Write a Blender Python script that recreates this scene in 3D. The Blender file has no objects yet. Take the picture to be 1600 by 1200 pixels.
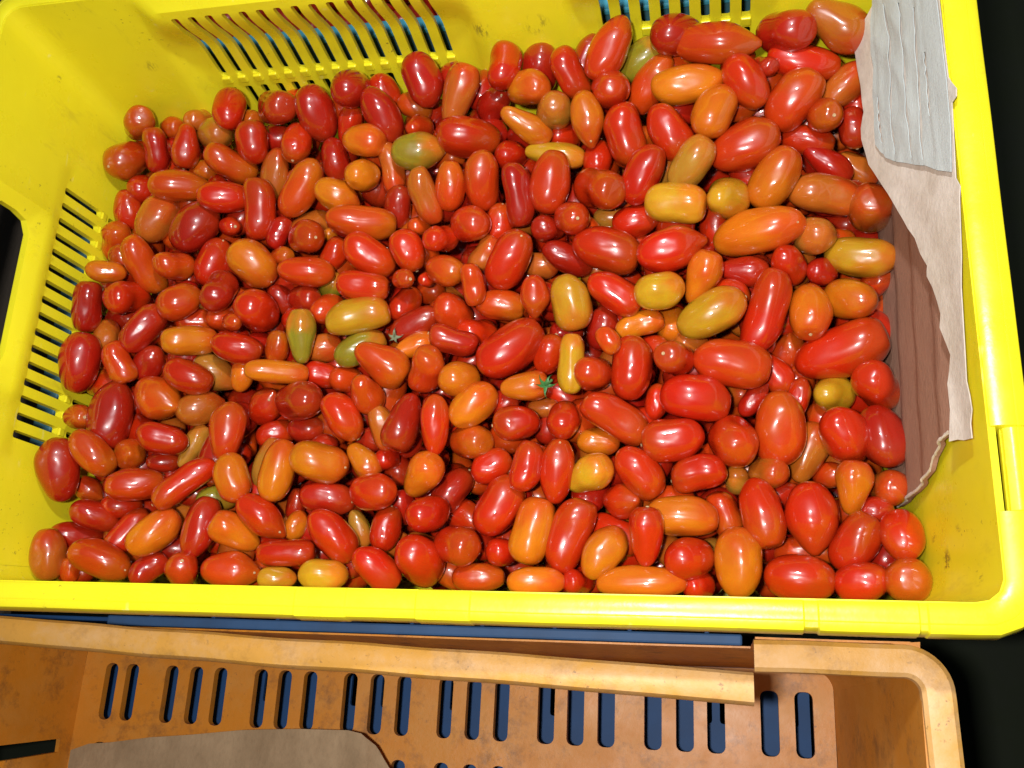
import bpy, bmesh, math, random
import numpy as np
from mathutils import Vector, Matrix, noise
from mathutils.geometry import delaunay_2d_cdt
random.seed(5)
scene = bpy.context.scene
col = scene.collection

# ------------------------------------------------------------------ camera
CAM_LOC = (0.4491, -0.0533, 0.4450)
cam_data = bpy.data.cameras.new("camera")
cam_data.sensor_width = 36
cam_data.lens = 1546.4 / 1600 * 36
cam_data.clip_start = 0.01
cam_data.clip_end = 50
camera = bpy.data.objects.new("camera", cam_data)
camera.location = CAM_LOC
camera.rotation_euler = (0.33338, 0.20850, 0.04837)
col.objects.link(camera)
scene.camera = camera

# ------------------------------------------------------------------ world and lamps
world = bpy.data.worlds.new("World")
scene.world = world
world.use_nodes = True
world.node_tree.nodes['Background'].inputs[0].default_value = (0.80, 0.88, 1.0, 1)
world.node_tree.nodes['Background'].inputs[1].default_value = 0.055


def lamp(name, loc, target, w, h, power, color):
    d = bpy.data.lights.new(name, 'AREA')
    d.shape = 'RECTANGLE'
    d.size, d.size_y = w, h
    d.energy = power
    d.color = color
    o = bpy.data.objects.new(name, d)
    o.location = loc
    o.rotation_euler = (Vector(target) - Vector(loc)).to_track_quat('-Z', 'Y').to_euler()
    col.objects.link(o)
    return o


lamp("flash_lamp", (0.400, -0.062, 0.53), (0.36, 0.12, -0.1), 0.034, 0.018, 4.9, (1.0, 0.98, 0.96))
lamp("market_lamp", (0.42, 0.28, 0.62), (0.30, 0.15, -0.1), 0.042, 0.020, 4.0, (0.93, 0.96, 1.0))
scene.view_settings.view_transform = 'Standard'
scene.view_settings.look = 'None'
scene.view_settings.exposure = 0.0
scene.view_settings.gamma = 1.0

# ------------------------------------------------------------------ data (world metres)
TOM = [[0.5149,0.1554,-0.1168,0.0557,0.0329,0.929,0.254,0.268,"R",0,"","biggest glossy red tomato, lying aslant beside the brown cardboard"],
[0.4702,0.2235,-0.0951,0.0559,0.028,0.955,0.068,0.289,"O",0,"","big orange long tomato above a level deep red one and below a slanting orange one"],
[0.4782,0.1079,-0.1106,0.044,0.0306,0.051,0.912,0.407,"V",0,"","big orange-red oval tomato standing upright, three tomatoes below the big bent red tomato"],
[0.4529,0.1437,-0.1004,0.0454,0.0295,0.971,-0.146,-0.189,"V",0,"","big orange-red oval tomato lying level, two tomatoes below left of the big bent red tomato"],
[0.4724,0.1756,-0.1007,0.052,0.0259,0.323,0.902,0.286,"R",1,"k","longest bent bright red tomato standing upright right of centre"],
[0.4932,0.0571,-0.1115,0.0397,0.0289,0.037,-0.999,-0.01,"R",4,"t","big bright red pointed tomato standing upright, two tomatoes above the front rim right joints"],
[0.3229,0.1559,-0.0978,0.0466,0.0294,0.714,0.68,-0.167,"R",0,"","big bright red oval tomato above a level orange one and below a level orange-red one"],
[0.3613,0.0457,-0.1086,0.0452,0.0262,0.39,0.884,0.257,"R",1,"k","big bright red bent tomato leaning right, two tomatoes below the yellow-tipped tomato"],
[0.4475,0.3364,-0.0664,0.052,0.0254,0.986,-0.157,0.059,"V",0,"","big orange-red long tomato lying level, two tomatoes below right of the right back slots"],
[0.4634,0.2762,-0.0851,0.044,0.0292,0.931,0.307,0.198,"V",0,"","big orange-red oval tomato leaning right, two tomatoes above the round mustard tomato"],
[0.4321,0.1225,-0.1001,0.0412,0.0278,0.965,-0.179,-0.189,"R",0,"","big bright red oval tomato lying level, three tomatoes above right of the yellow-tipped tomato"],
[0.4537,0.0318,-0.1088,0.0393,0.0265,0.025,0.999,0.039,"O",0,"","big orange oval tomato below a slanting orange-red one and left of a long orange-red one"],
[0.5179,0.3421,-0.0667,0.042,0.0288,0.818,-0.434,-0.377,"B",0,"","big brownish orange oval tomato leaning left, just left of the torn paper top"],
[0.4854,0.0233,-0.1074,0.0378,0.0253,0.992,-0.128,0.02,"R",0,"","big bright red oval tomato lying level, just above the front rim right joints"],
[0.4423,0.1728,-0.0961,0.0434,0.0259,0.903,0.4,0.158,"Y",0,"s","big mustard yellow oval tomato below a slanting orange one and above a level orange-red one"],
[0.4927,0.3025,-0.0812,0.0415,0.0283,0.666,0.575,0.476,"V",0,"","big orange-red oval tomato leaning right, three tomatoes below left of the torn paper top"],
[0.4667,0.0583,-0.1076,0.0411,0.0245,0.216,-0.975,0.055,"R",0,"","big bright red oval tomato standing upright, four tomatoes left of the cardboard tip"],
[0.3806,0.2159,-0.0933,0.0431,0.0278,0.953,-0.286,-0.104,"R",0,"","big bright red oval tomato lying level, three tomatoes below left of the round mustard tomato"],
[0.4017,0.0191,-0.1066,0.0506,0.0193,0.999,0.024,-0.022,"O",0,"","longest orange tomato lying level along the front rim"],
[0.5343,0.1036,-0.1163,0.0369,0.0272,0.327,-0.944,0.034,"D",0,"","big deep red oval tomato leaning left, two tomatoes above the cardboard tip"],
[0.051,0.1233,-0.1125,0.0472,0.0297,0.087,0.993,0.077,"D",0,"","big deep red oval tomato above a slanting orange-red one and below a slanting orange-red one"],
[0.3865,0.111,-0.0988,0.0434,0.0241,0.804,-0.441,-0.399,"V",1,"k","big orange-red bent tomato below a round orange-red one and above a slanting bright red one"],
[0.4235,0.0557,-0.1066,0.0417,0.0234,0.999,-0.047,0.0,"O",0,"","big orange long tomato lying level, two tomatoes above left of the upright orange front tomato"],
[0.5099,0.2485,-0.1022,0.0437,0.0258,0.964,-0.14,-0.224,"B",0,"","big brownish orange oval tomato lying level, two tomatoes left of the torn paper waist"],
[0.4191,0.2116,-0.088,0.0416,0.0264,0.94,0.306,-0.152,"R",0,"","big bright red oval tomato lying level, two tomatoes below left of the round mustard tomato"],
[0.4803,0.2561,-0.0907,0.0412,0.0265,0.516,0.725,0.457,"O",0,"","big orange oval tomato below a level brownish orange one and above a long orange one"],
[0.4306,0.317,-0.077,0.0457,0.0248,0.998,0.07,-0.006,"O",0,"","big orange long tomato lying level, two tomatoes below right of the dark olive back tomato"],
[0.5276,0.2093,-0.1057,0.0426,0.0245,0.94,-0.232,0.25,"Y",0,"","long mustard yellow tomato lying level against the brown cardboard"],
[0.5148,0.0434,-0.1096,0.0351,0.0247,0.468,0.843,0.267,"R",0,"","big bright red oval tomato leaning right, two tomatoes below left of the cardboard tip"],
[0.3188,0.062,-0.1079,0.0389,0.026,0.487,0.87,0.074,"R",0,"","big bright red oval tomato leaning right, two tomatoes left of the yellow-tipped tomato"],
[0.4191,0.0982,-0.0992,0.0362,0.026,-0.985,-0.173,0.005,"R",0,"s","big bright red oval tomato lying level, two tomatoes above right of the yellow-tipped tomato"],
[0.3392,0.0476,-0.1077,0.04,0.0241,0.225,0.974,0.006,"O",2,"c","big orange oval tomato above a long orange one and below an upright bright red one"],
[0.5138,0.1037,-0.1143,0.0372,0.0265,0.444,-0.585,-0.679,"R",0,"","big bright red oval tomato leaning left, two tomatoes below the biggest red tomato by cardboard"],
[0.3956,0.1411,-0.0962,0.039,0.0252,0.043,0.981,0.188,"R",0,"","big bright red oval tomato below a long orange one and above a long orange-red one"],
[0.024,0.0846,-0.1064,0.0427,0.0282,-0.032,0.926,0.377,"D",0,"","tall deep red tomato leaning on the left wall below the slots"],
[0.4992,0.3274,-0.0792,0.0446,0.0228,0.965,-0.161,-0.205,"R",0,"","big bright red long tomato lying level, two tomatoes below left of the torn paper top"],
[0.3928,0.288,-0.0829,0.0395,0.0267,0.212,-0.773,-0.598,"R",0,"","big bright red oval tomato standing upright, two tomatoes below the dark olive back tomato"],
[0.2909,0.2987,-0.0881,0.043,0.0271,0.864,0.085,-0.497,"R",0,"","big bright red oval tomato lying level, two tomatoes left of the tan round tomato"],
[0.3202,0.2129,-0.0936,0.0407,0.0259,0.531,0.736,0.42,"R",0,"","big bright red oval tomato leaning right, three tomatoes above the green calyx"],
[0.3456,0.2613,-0.087,0.041,0.0261,0.199,0.929,0.313,"V",0,"","big orange-red oval tomato standing upright, two tomatoes below the tan round tomato"],
[0.3835,0.339,-0.0649,0.043,0.0242,0.526,0.763,0.376,"V",0,"","big orange-red long tomato leaning right, just left of the dark olive back tomato"],
[0.4884,0.341,-0.0678,0.0397,0.0284,0.596,-0.447,0.667,"D",0,"","big deep red roundish tomato end on, two tomatoes left of the torn paper top"],
[0.0246,0.1582,-0.1057,0.0423,0.0283,0.165,0.955,0.246,"D",0,"","big deep red oval tomato standing upright, two tomatoes below right of the left side slots"],
[0.2243,0.1797,-0.0967,0.0424,0.0247,0.968,0.229,-0.106,"Y",0,"","big mustard yellow oval tomato lying level, just above left of the small dried calyx"],
[0.4193,0.2866,-0.0822,0.0391,0.0247,0.499,-0.751,-0.431,"R",0,"","big bright red oval tomato leaning left, two tomatoes below the dark olive back tomato"],
[0.4526,0.0993,-0.1054,0.0385,0.0275,0.278,-0.583,0.764,"R",0,"","big bright red roundish tomato end on, three tomatoes above the upright orange front tomato"],
[0.2713,0.0298,-0.1129,0.0378,0.027,0.194,-0.443,-0.875,"R",0,"","big bright red oval tomato leaning left, just above left of the front rim middle"],
[0.0945,0.2562,-0.1049,0.0424,0.029,0.618,0.783,0.068,"D",4,"t","big deep red pointed tomato below a long orange-red one and above a level orange-red one"],
[0.2054,0.0879,-0.1049,0.0376,0.0257,0.899,-0.114,-0.423,"O",0,"","big orange oval tomato lying level, three tomatoes below right of the long glossy cylinder tomato"],
[0.4227,0.2401,-0.0856,0.0378,0.0242,0.98,-0.192,0.051,"Y",2,"c","big mustard yellow oval tomato lying level, two tomatoes left of the round mustard tomato"],
[0.2212,0.2449,-0.0931,0.0468,0.0228,0.893,0.023,-0.449,"V",0,"","big orange-red long tomato above a slanting bright red one and below a round orange one"],
[0.2424,0.1484,-0.097,0.037,0.0259,0.797,-0.44,-0.414,"V",0,"","big orange-red oval tomato above a slanting orange-red one and left of a slanting orange one"],
[0.4002,0.0805,-0.1036,0.0345,0.0238,0.598,-0.671,-0.438,"R",0,"","big bright red oval tomato leaning left, two tomatoes right of the yellow-tipped tomato"],
[0.2175,0.0432,-0.1089,0.0384,0.0235,0.613,-0.661,-0.432,"R",0,"","big bright red oval tomato leaning left, just above the pale yellow front tomato"],
[0.4973,0.1763,-0.105,0.0362,0.0258,-0.038,-0.957,0.286,"O",0,"s","big orange oval tomato below a small deep red one and above a slanting orange-red one"],
[0.3595,0.1825,-0.0944,0.0353,0.0252,0.209,-0.842,-0.498,"Y",0,"","big mustard yellow oval tomato standing upright, two tomatoes above the green calyx"],
[0.4459,0.2949,-0.0752,0.0364,0.026,0.448,0.892,-0.062,"O",0,"","big orange oval tomato above a slanting tan-orange one and below a long orange-red one"],
[0.0619,0.0272,-0.1124,0.0407,0.0239,0.844,-0.304,-0.442,"V",0,"","big orange-red oval tomato right of a small orange-red one and below a small orange-red one"],
[0.4032,0.2596,-0.083,0.0388,0.0229,0.459,0.808,0.37,"R",0,"","big bright red oval tomato leaning right, two tomatoes left of the round mustard tomato"],
[0.2591,0.1105,-0.0987,0.0376,0.0236,-0.25,-0.967,0.051,"D",3,"p","big deep red pear-shaped tomato above a slanting orange one and below an upright orange-red one"],
[0.465,0.3121,-0.0731,0.0368,0.0235,0.505,-0.737,-0.45,"R",0,"","big bright red oval tomato leaning left, three tomatoes below right of the right back slots"],
[0.5384,0.0233,-0.1056,0.0355,0.0254,0.004,-0.135,0.991,"V",0,"","big orange-red roundish tomato end on, two tomatoes left of the front right corner"],
[0.5352,0.2411,-0.1084,0.0394,0.0282,-0.126,-0.085,0.988,"B",0,"","big brownish orange roundish tomato end on, just below left of the torn paper waist"],
[0.3764,0.254,-0.0867,0.0394,0.0282,0.62,-0.496,0.608,"R",0,"","big bright red roundish tomato end on, two tomatoes below right of the tan round tomato"],
[0.5327,0.1337,-0.1173,0.0366,0.0262,0.438,-0.16,-0.884,"R",0,"","big bright red roundish tomato end on, three tomatoes above the cardboard tip"],
[0.2837,0.3273,-0.0824,0.0426,0.0238,0.39,0.815,0.429,"B",3,"p","big brownish orange pear-shaped tomato standing upright, three tomatoes left of the tan round tomato"],
[0.1782,0.0834,-0.1057,0.0406,0.0226,0.159,0.987,0.022,"O",0,"","big orange long tomato below a level bright red one and above a small orange one"],
[0.1154,0.0751,-0.1063,0.0462,0.0204,-0.713,-0.666,0.22,"R",0,"s","big bright red long tomato below a long tan-orange one and above a slanting orange one"],
[0.3806,0.0357,-0.1073,0.034,0.022,0.535,0.834,-0.132,"O",0,"","big orange oval tomato leaning right, two tomatoes above left of the long orange front tomato"],
[0.4048,0.0431,-0.0971,0.0334,0.0215,0.062,0.919,0.389,"R",0,"s","big bright red oval tomato standing upright, just above the long orange front tomato"],
[0.1434,0.2233,-0.1023,0.0375,0.028,0.512,-0.489,-0.707,"O",0,"","big orange oval tomato leaning left, two tomatoes above left of the long olive-mustard pear tomato"],
[0.3536,0.0813,-0.1014,0.0385,0.0202,0.107,0.947,0.302,"R",0,"","big bright red long tomato standing upright, just left of the yellow-tipped tomato"],
[0.1419,0.2644,-0.1021,0.0437,0.0249,0.024,0.918,0.395,"R",0,"","big bright red long tomato below a slanting orange-red one and above a small orange-red one"],
[0.4318,0.2635,-0.0808,0.0371,0.0227,0.605,0.582,0.543,"M",0,"","big tan-orange oval tomato above a level mustard yellow one and below a slanting orange one"],
[0.5209,0.1838,-0.1079,0.0351,0.0251,0.631,-0.448,0.633,"O",0,"","big orange oval tomato left of a slanting orange-red one and below a round tan-orange one"],
[0.1806,0.329,-0.0924,0.0405,0.0268,0.169,-0.622,-0.764,"D",0,"","big deep red oval tomato leaning left, just below left of the left back slots"],
[0.1715,0.2774,-0.1011,0.0447,0.0238,0.568,0.735,0.37,"V",0,"","big orange-red long tomato leaning right, three tomatoes below the left back slots"],
[0.5164,0.0215,-0.1046,0.029,0.022,0.924,0.147,0.352,"R",0,"","big bright red oval tomato lying level, two tomatoes below left of the cardboard tip"],
[0.3016,0.2654,-0.0869,0.0393,0.0235,0.114,0.749,0.652,"V",0,"","big orange-red oval tomato standing upright, three tomatoes below left of the tan round tomato"],
[0.0974,0.045,-0.1104,0.0377,0.0238,0.656,0.713,-0.249,"O",0,"","medium orange oval tomato above a slanting deep red one and below a level orange-red one"],
[0.4329,0.0794,-0.1038,0.0316,0.0227,-0.956,-0.213,-0.201,"R",0,"s","medium bright red oval tomato lying level, three tomatoes right of the yellow-tipped tomato"],
[0.1294,0.0483,-0.1095,0.04,0.0218,0.171,0.981,-0.094,"D",0,"","medium deep red long tomato above a level orange-red one and below an upright orange one"],
[0.5379,0.0465,-0.1048,0.032,0.0229,-0.034,-0.796,0.605,"R",0,"","medium bright red oval tomato standing upright, just below left of the cardboard tip"],
[0.386,0.187,-0.0933,0.0365,0.0217,0.824,-0.488,-0.286,"R",0,"","medium bright red oval tomato leaning left, three tomatoes above right of the green calyx"],
[0.4246,0.3471,-0.0692,0.0362,0.0259,0.776,0.33,-0.538,"D",0,"","medium deep red oval tomato lying level, just below the right back slots"],
[0.1528,0.022,-0.1114,0.0361,0.023,0.954,-0.028,-0.299,"V",0,"","medium orange-red oval tomato lying level, two tomatoes left of the pale yellow front tomato"],
[0.2282,0.221,-0.0946,0.0377,0.0243,0.758,-0.46,-0.462,"R",0,"","medium bright red oval tomato leaning left, two tomatoes above the twin mustard and orange tomatoes"],
[0.259,0.3388,-0.0791,0.0369,0.0258,0.215,-0.765,-0.606,"D",0,"","medium deep red oval tomato standing upright, two tomatoes right of the left back slots"],
[0.3023,0.1204,-0.0968,0.0334,0.0233,0.714,0.699,-0.035,"O",0,"","medium orange oval tomato below a round orange one and above a round orange-red one"],
[0.1421,0.1079,-0.1026,0.0379,0.023,0.127,0.978,0.165,"V",0,"","medium orange-red oval tomato right of a long tan-orange one and above an upright orange one"],
[0.2293,0.3206,-0.088,0.0402,0.0243,0.319,-0.611,-0.724,"D",0,"s","medium deep red oval tomato leaning left, two tomatoes below right of the left back slots"],
[0.0629,0.2664,-0.1073,0.0409,0.0266,0.418,0.906,-0.07,"B",4,"t","medium brownish orange pointed tomato above a long orange-red one and below a slanting orange-red one"],
[0.4368,0.1952,-0.0948,0.0341,0.0223,0.393,0.747,0.536,"O",3,"p","medium orange pear-shaped tomato leaning right, two tomatoes above left of the big bent red tomato"],
[0.3251,0.2527,-0.0858,0.0415,0.0202,0.11,-0.841,-0.529,"D",1,"k","medium deep red bent tomato standing upright, two tomatoes below left of the tan round tomato"],
[0.2571,0.291,-0.0879,0.0356,0.0255,0.964,0.155,-0.218,"G",4,"t","olive green tomato with orange left end below the back slots"],
[0.4274,0.0329,-0.1081,0.0334,0.0238,0.526,0.139,-0.839,"R",0,"","medium bright red roundish tomato end on, two tomatoes left of the upright orange front tomato"],
[0.5156,0.0734,-0.1095,0.0307,0.0207,0.1,0.931,0.351,"O",0,"","medium orange oval tomato standing upright, two tomatoes above left of the cardboard tip"],
[0.0607,0.228,-0.1051,0.044,0.0233,0.233,-0.591,-0.772,"V",1,"k","medium orange-red bent tomato leaning left, three tomatoes above right of the left side slots"],
[0.4515,0.2428,-0.0878,0.0371,0.0265,0.315,0.444,-0.839,"Y",0,"","round mustard yellow tomato next to a level mustard one"],
[0.0871,0.1323,-0.1067,0.0384,0.0274,0.861,-0.444,0.248,"V",4,"t","medium orange-red pointed tomato below a slanting deep red one and above a small orange-red one"],
[0.2465,0.0247,-0.1098,0.0334,0.0215,0.643,-0.53,-0.553,"R",0,"","medium bright red oval tomato leaning left, two tomatoes right of the pale yellow front tomato"],
[0.4127,0.1852,-0.0881,0.0306,0.0229,0.946,0.297,-0.133,"Y",0,"","medium mustard yellow oval tomato lying level, three tomatoes left of the big bent red tomato"],
[0.2937,0.0391,-0.111,0.0343,0.0245,0.76,-0.195,0.62,"R",0,"","medium bright red roundish tomato end on, just above the front rim middle"],
[0.1524,0.0451,-0.1102,0.0337,0.0225,-0.733,0.4,0.551,"O",3,"p","medium orange pear-shaped tomato above a level orange-red one and below an upright orange one"],
[0.2196,0.1146,-0.0993,0.0335,0.0224,0.504,-0.721,-0.475,"R",0,"s","medium bright red oval tomato leaning left, two tomatoes below left of the small dried calyx"],
[0.0819,0.2837,-0.0982,0.0427,0.0226,0.861,0.116,-0.495,"V",0,"","medium orange-red long tomato lying level, three tomatoes below right of the plain back left corner"],
[0.3715,0.079,-0.1029,0.0314,0.0225,0.793,0.297,0.531,"Y",0,"","orange tomato with a bright yellow end facing up, mid front"],
[0.069,0.181,-0.1042,0.0395,0.0227,0.565,0.813,-0.143,"D",0,"","medium deep red oval tomato leaning right, two tomatoes right of the left side slots"],
[0.0802,0.0748,-0.1083,0.0375,0.0216,0.858,0.204,-0.471,"V",0,"","medium orange-red oval tomato below a small orange-red one and right of a small orange-red one"],
[0.1699,0.0547,-0.1081,0.036,0.0207,0.729,-0.571,-0.378,"R",0,"","medium bright red oval tomato below a long orange one and above a level orange-red one"],
[0.3576,0.33,-0.0742,0.0353,0.0221,0.407,-0.651,-0.641,"R",1,"k","medium bright red bent tomato leaning left, just above right of the tan round tomato"],
[0.189,0.1265,-0.1016,0.0367,0.0262,0.811,-0.192,0.552,"D",0,"","medium deep red roundish tomato below a small orange-red one and above a level orange one"],
[0.0227,0.0307,-0.1139,0.0344,0.0234,0.006,0.954,0.301,"B",0,"","medium brownish orange oval tomato standing upright, just above the front rim left end"],
[0.2719,0.0788,-0.1045,0.0327,0.0233,0.612,0.513,0.602,"O",0,"","medium orange oval tomato leaning right, three tomatoes above the front rim middle"],
[0.1513,0.1886,-0.1017,0.0384,0.0274,-0.091,0.181,-0.979,"R",0,"","medium bright red roundish tomato above a small orange-red one and below a slanting orange one"],
[0.1499,0.0775,-0.1031,0.0326,0.0226,0.333,-0.929,-0.159,"O",0,"","medium orange oval tomato left of a long tan-orange one and below an upright orange-red one"],
[0.1169,0.3002,-0.1008,0.0397,0.0235,0.613,-0.132,-0.779,"V",1,"k","medium orange-red bent tomato below a round tan-orange one and above a level bright red one"],
[0.0495,0.094,-0.1023,0.0363,0.0218,0.594,-0.663,-0.456,"V",0,"","medium orange-red oval tomato above a small orange-red one and left of a small orange-red one"],
[0.3686,0.2992,-0.0785,0.035,0.021,0.139,-0.889,-0.436,"O",0,"","medium orange oval tomato standing upright, just right of the tan round tomato"],
[0.2657,0.2559,-0.0857,0.0386,0.0198,0.206,-0.695,-0.689,"B",1,"k","medium brownish orange bent tomato leaning left, just below the olive tomato near the back slots"],
[0.343,0.0185,-0.1058,0.0337,0.0175,0.974,0.049,-0.222,"O",0,"","medium orange long tomato left of a level orange-red one and below an upright orange one"],
[0.2418,0.0699,-0.1061,0.033,0.0235,0.877,-0.104,0.469,"R",0,"","medium bright red roundish tomato end on, three tomatoes above left of the front rim middle"],
[0.3361,0.0827,-0.0964,0.0304,0.0202,0.206,0.978,-0.045,"R",0,"","medium bright red oval tomato standing upright, two tomatoes left of the yellow-tipped tomato"],
[0.2798,0.1082,-0.0957,0.0365,0.0177,0.028,0.94,0.34,"R",0,"","medium bright red long tomato below a round orange one and above a slanting orange one"],
[0.1852,0.2128,-0.0972,0.0375,0.0202,0.953,-0.023,-0.302,"V",0,"","medium orange-red long tomato right of a small orange-red one and above a slanting orange-red one"],
[0.2718,0.1428,-0.095,0.0322,0.023,0.4,0.462,0.792,"V",0,"","medium orange-red oval tomato below a slanting orange one and left of a round orange one"],
[0.3286,0.1085,-0.0977,0.0282,0.0214,-0.947,-0.16,0.28,"R",0,"s","medium bright red oval tomato lying level, two tomatoes below left of the green calyx"],
[0.3297,0.2994,-0.0813,0.0373,0.0188,0.759,-0.334,-0.559,"O",0,"","medium orange long tomato left of a round tan-orange one and below a round orange one"],
[0.1079,0.1685,-0.0991,0.0369,0.0204,0.781,0.202,-0.591,"O",2,"c","medium orange long tomato below a level orange-red one and above a slanting bright red one"],
[0.1869,0.1683,-0.0975,0.0357,0.0198,-0.017,0.948,0.317,"G",3,"p","olive-mustard pear-shaped tomato standing with its wide end up"],
[0.3614,0.1433,-0.0921,0.0362,0.0166,0.035,0.982,0.186,"Y",2,"c","medium mustard yellow long tomato standing upright, just above right of the green calyx"],
[0.1183,0.2715,-0.0962,0.0365,0.0222,0.837,0.135,-0.53,"R",0,"","medium bright red oval tomato lying level, four tomatoes below left of the left back slots"],
[0.1106,0.1442,-0.1006,0.0332,0.0219,0.888,-0.261,-0.378,"R",0,"","medium bright red oval tomato leaning left, two tomatoes left of the long glossy cylinder tomato"],
[0.2143,0.0202,-0.1085,0.03,0.02,0.935,0.066,-0.349,"Y",0,"","pale greenish yellow tomato cut off by the front rim"],
[0.4467,0.0591,-0.1177,0.0286,0.0191,0.401,-0.879,-0.257,"V",0,"","medium orange-red oval tomato right of a long orange one and above an upright orange one"],
[0.315,0.3396,-0.0724,0.0328,0.0234,0.097,0.995,-0.015,"R",0,"","medium bright red oval tomato standing upright, two tomatoes above left of the tan round tomato"],
[0.0965,0.104,-0.1047,0.0338,0.0208,0.911,-0.182,-0.369,"R",0,"s","medium bright red oval tomato below a round orange-red one and above a level orange-red one"],
[0.0248,0.3179,-0.1127,0.0382,0.0273,-0.202,-0.691,0.694,"V",0,"s","medium orange-red oval tomato leaning right, two tomatoes below the plain back left corner"],
[0.3337,0.1302,-0.0946,0.0291,0.0199,0.972,0.134,-0.192,"O",0,"q","orange tomato with a fresh green calyx on its end"],
[0.19,0.0326,-0.1072,0.036,0.0171,0.979,0.079,-0.188,"R",2,"c","medium bright red long tomato lying level, just above left of the pale yellow front tomato"],
[0.095,0.1975,-0.1009,0.0312,0.0235,0.796,0.55,-0.254,"V",0,"","medium orange-red oval tomato below a level orange-red one and above a long orange one"],
[0.5017,0.2223,-0.1014,0.0324,0.0231,0.257,-0.451,0.855,"M",0,"","medium tan-orange roundish tomato below a level brownish orange one and above a level orange one"],
[0.143,0.1621,-0.0981,0.0339,0.02,0.931,-0.127,-0.341,"R",0,"","medium bright red oval tomato below a small orange-red one and above a small orange one"],
[0.2814,0.2622,-0.0851,0.0331,0.0197,0.139,0.804,0.577,"V",0,"","medium orange-red oval tomato standing upright, three tomatoes below left of the tan round tomato"],
[0.2885,0.1603,-0.0925,0.0316,0.0189,-0.911,0.161,0.38,"D",0,"s","medium deep red oval tomato below a slanting orange-red one and above a round orange one"],
[0.2758,0.0572,-0.1077,0.0302,0.0216,0.401,0.407,-0.821,"R",0,"","medium bright red oval tomato leaning right, two tomatoes above the front rim middle"],
[0.3832,0.3183,-0.0767,0.0348,0.0248,0.175,-0.576,0.799,"R",0,"","medium bright red roundish tomato end on, just below left of the dark olive back tomato"],
[0.1743,0.1439,-0.0958,0.0411,0.0153,0.879,0.067,-0.473,"O",2,"c","thin orange cylinder tomato lying level with a long streak of light"],
[0.2271,0.199,-0.0931,0.0343,0.0188,0.973,-0.103,-0.208,"R",2,"c","medium bright red long tomato lying level, just above the twin mustard and orange tomatoes"],
[0.4203,0.1452,-0.0944,0.0305,0.0218,-0.353,-0.127,0.927,"R",0,"s","medium bright red roundish tomato end on, three tomatoes right of the green calyx"],
[0.1227,0.2035,-0.1005,0.0339,0.0242,-0.08,0.831,-0.55,"D",0,"","medium deep red roundish tomato end on, four tomatoes right of the left side slots"],
[0.0497,0.2053,-0.1069,0.0351,0.025,0.084,0.448,-0.89,"R",0,"","medium bright red roundish tomato end on, two tomatoes right of the left side slots"],
[0.3304,0.3258,-0.0799,0.0327,0.0233,0.749,-0.388,0.538,"O",0,"","medium orange roundish tomato below an upright deep red one and above a long orange one"],
[0.1494,0.3392,-0.0949,0.0376,0.0268,0.65,-0.466,0.6,"D",0,"","medium deep red roundish tomato end on, two tomatoes below left of the left back slots"],
[0.2072,0.3394,-0.0827,0.0363,0.0259,-0.066,0.576,-0.815,"D",0,"","medium deep red roundish tomato end on, just below right of the left back slots"],
[0.2548,0.2213,-0.0917,0.0288,0.0214,0.389,-0.834,-0.392,"R",0,"s","plump bright red oval tomato leaning left, two tomatoes above the small dried calyx"],
[0.0222,0.1991,-0.105,0.0363,0.02,0.178,0.903,0.392,"D",2,"c","medium deep red long tomato below a small orange one and above a slanting orange-red one"],
[0.218,0.3029,-0.0895,0.0321,0.0229,0.95,-0.266,0.163,"O",0,"","medium orange oval tomato above a round orange one and below a round deep red one"],
[0.2005,0.267,-0.0957,0.031,0.0215,0.835,-0.283,-0.472,"O",4,"t","medium orange pointed tomato right of a long orange-red one and below a level orange one"],
[0.2953,0.2362,-0.0897,0.0332,0.0237,0.566,-0.41,0.715,"R",0,"","medium bright red roundish tomato below an upright orange-red one and above a level orange-red one"],
[0.2924,0.1369,-0.0974,0.0308,0.022,0.301,0.303,-0.904,"O",0,"","medium orange roundish tomato above a slanting orange one and right of an upright orange-red one"],
[0.2345,0.1286,-0.0967,0.0301,0.0215,0.063,-0.334,-0.94,"V",0,"","medium orange-red oval tomato below a slanting orange-red one and above a long brownish orange one"],
[0.1333,0.3131,-0.0959,0.0306,0.0234,-0.095,0.883,0.459,"R",0,"","medium bright red oval tomato standing upright, three tomatoes below left of the left back slots"],
[0.3739,0.1376,-0.0947,0.0298,0.0213,0.336,0.303,-0.892,"V",0,"","medium orange-red roundish tomato below a small orange-red one and above a long orange-red one"],
[0.4864,0.2044,-0.1012,0.0289,0.0206,0.343,-0.181,-0.922,"R",0,"","medium bright red roundish tomato end on, two tomatoes below right of the round mustard tomato"],
[0.3476,0.308,-0.0798,0.0322,0.023,0.171,-0.229,0.958,"M",0,"","medium tan-orange roundish tomato end on, two tomatoes below the yellow panel between back slots"],
[0.0558,0.1564,-0.1045,0.0304,0.0207,0.389,-0.837,-0.385,"V",0,"","medium orange-red oval tomato leaning left, two tomatoes below right of the left side slots"],
[0.114,0.3387,-0.092,0.0332,0.0237,-0.102,0.978,-0.184,"R",0,"","medium bright red oval tomato standing upright, three tomatoes left of the left back slots"],
[0.0788,0.3177,-0.1015,0.0322,0.0211,-0.181,-0.893,-0.413,"R",0,"s","medium bright red oval tomato below a small orange-red one and above a long orange-red one"],
[0.1812,0.2388,-0.099,0.0325,0.0232,0.704,-0.354,0.615,"R",0,"s","medium bright red roundish tomato above a long orange-red one and below a long orange-red one"],
[0.3571,0.1105,-0.0967,0.0275,0.0196,-0.026,0.773,-0.634,"R",0,"","medium bright red roundish tomato end on, just below right of the green calyx"],
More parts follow.
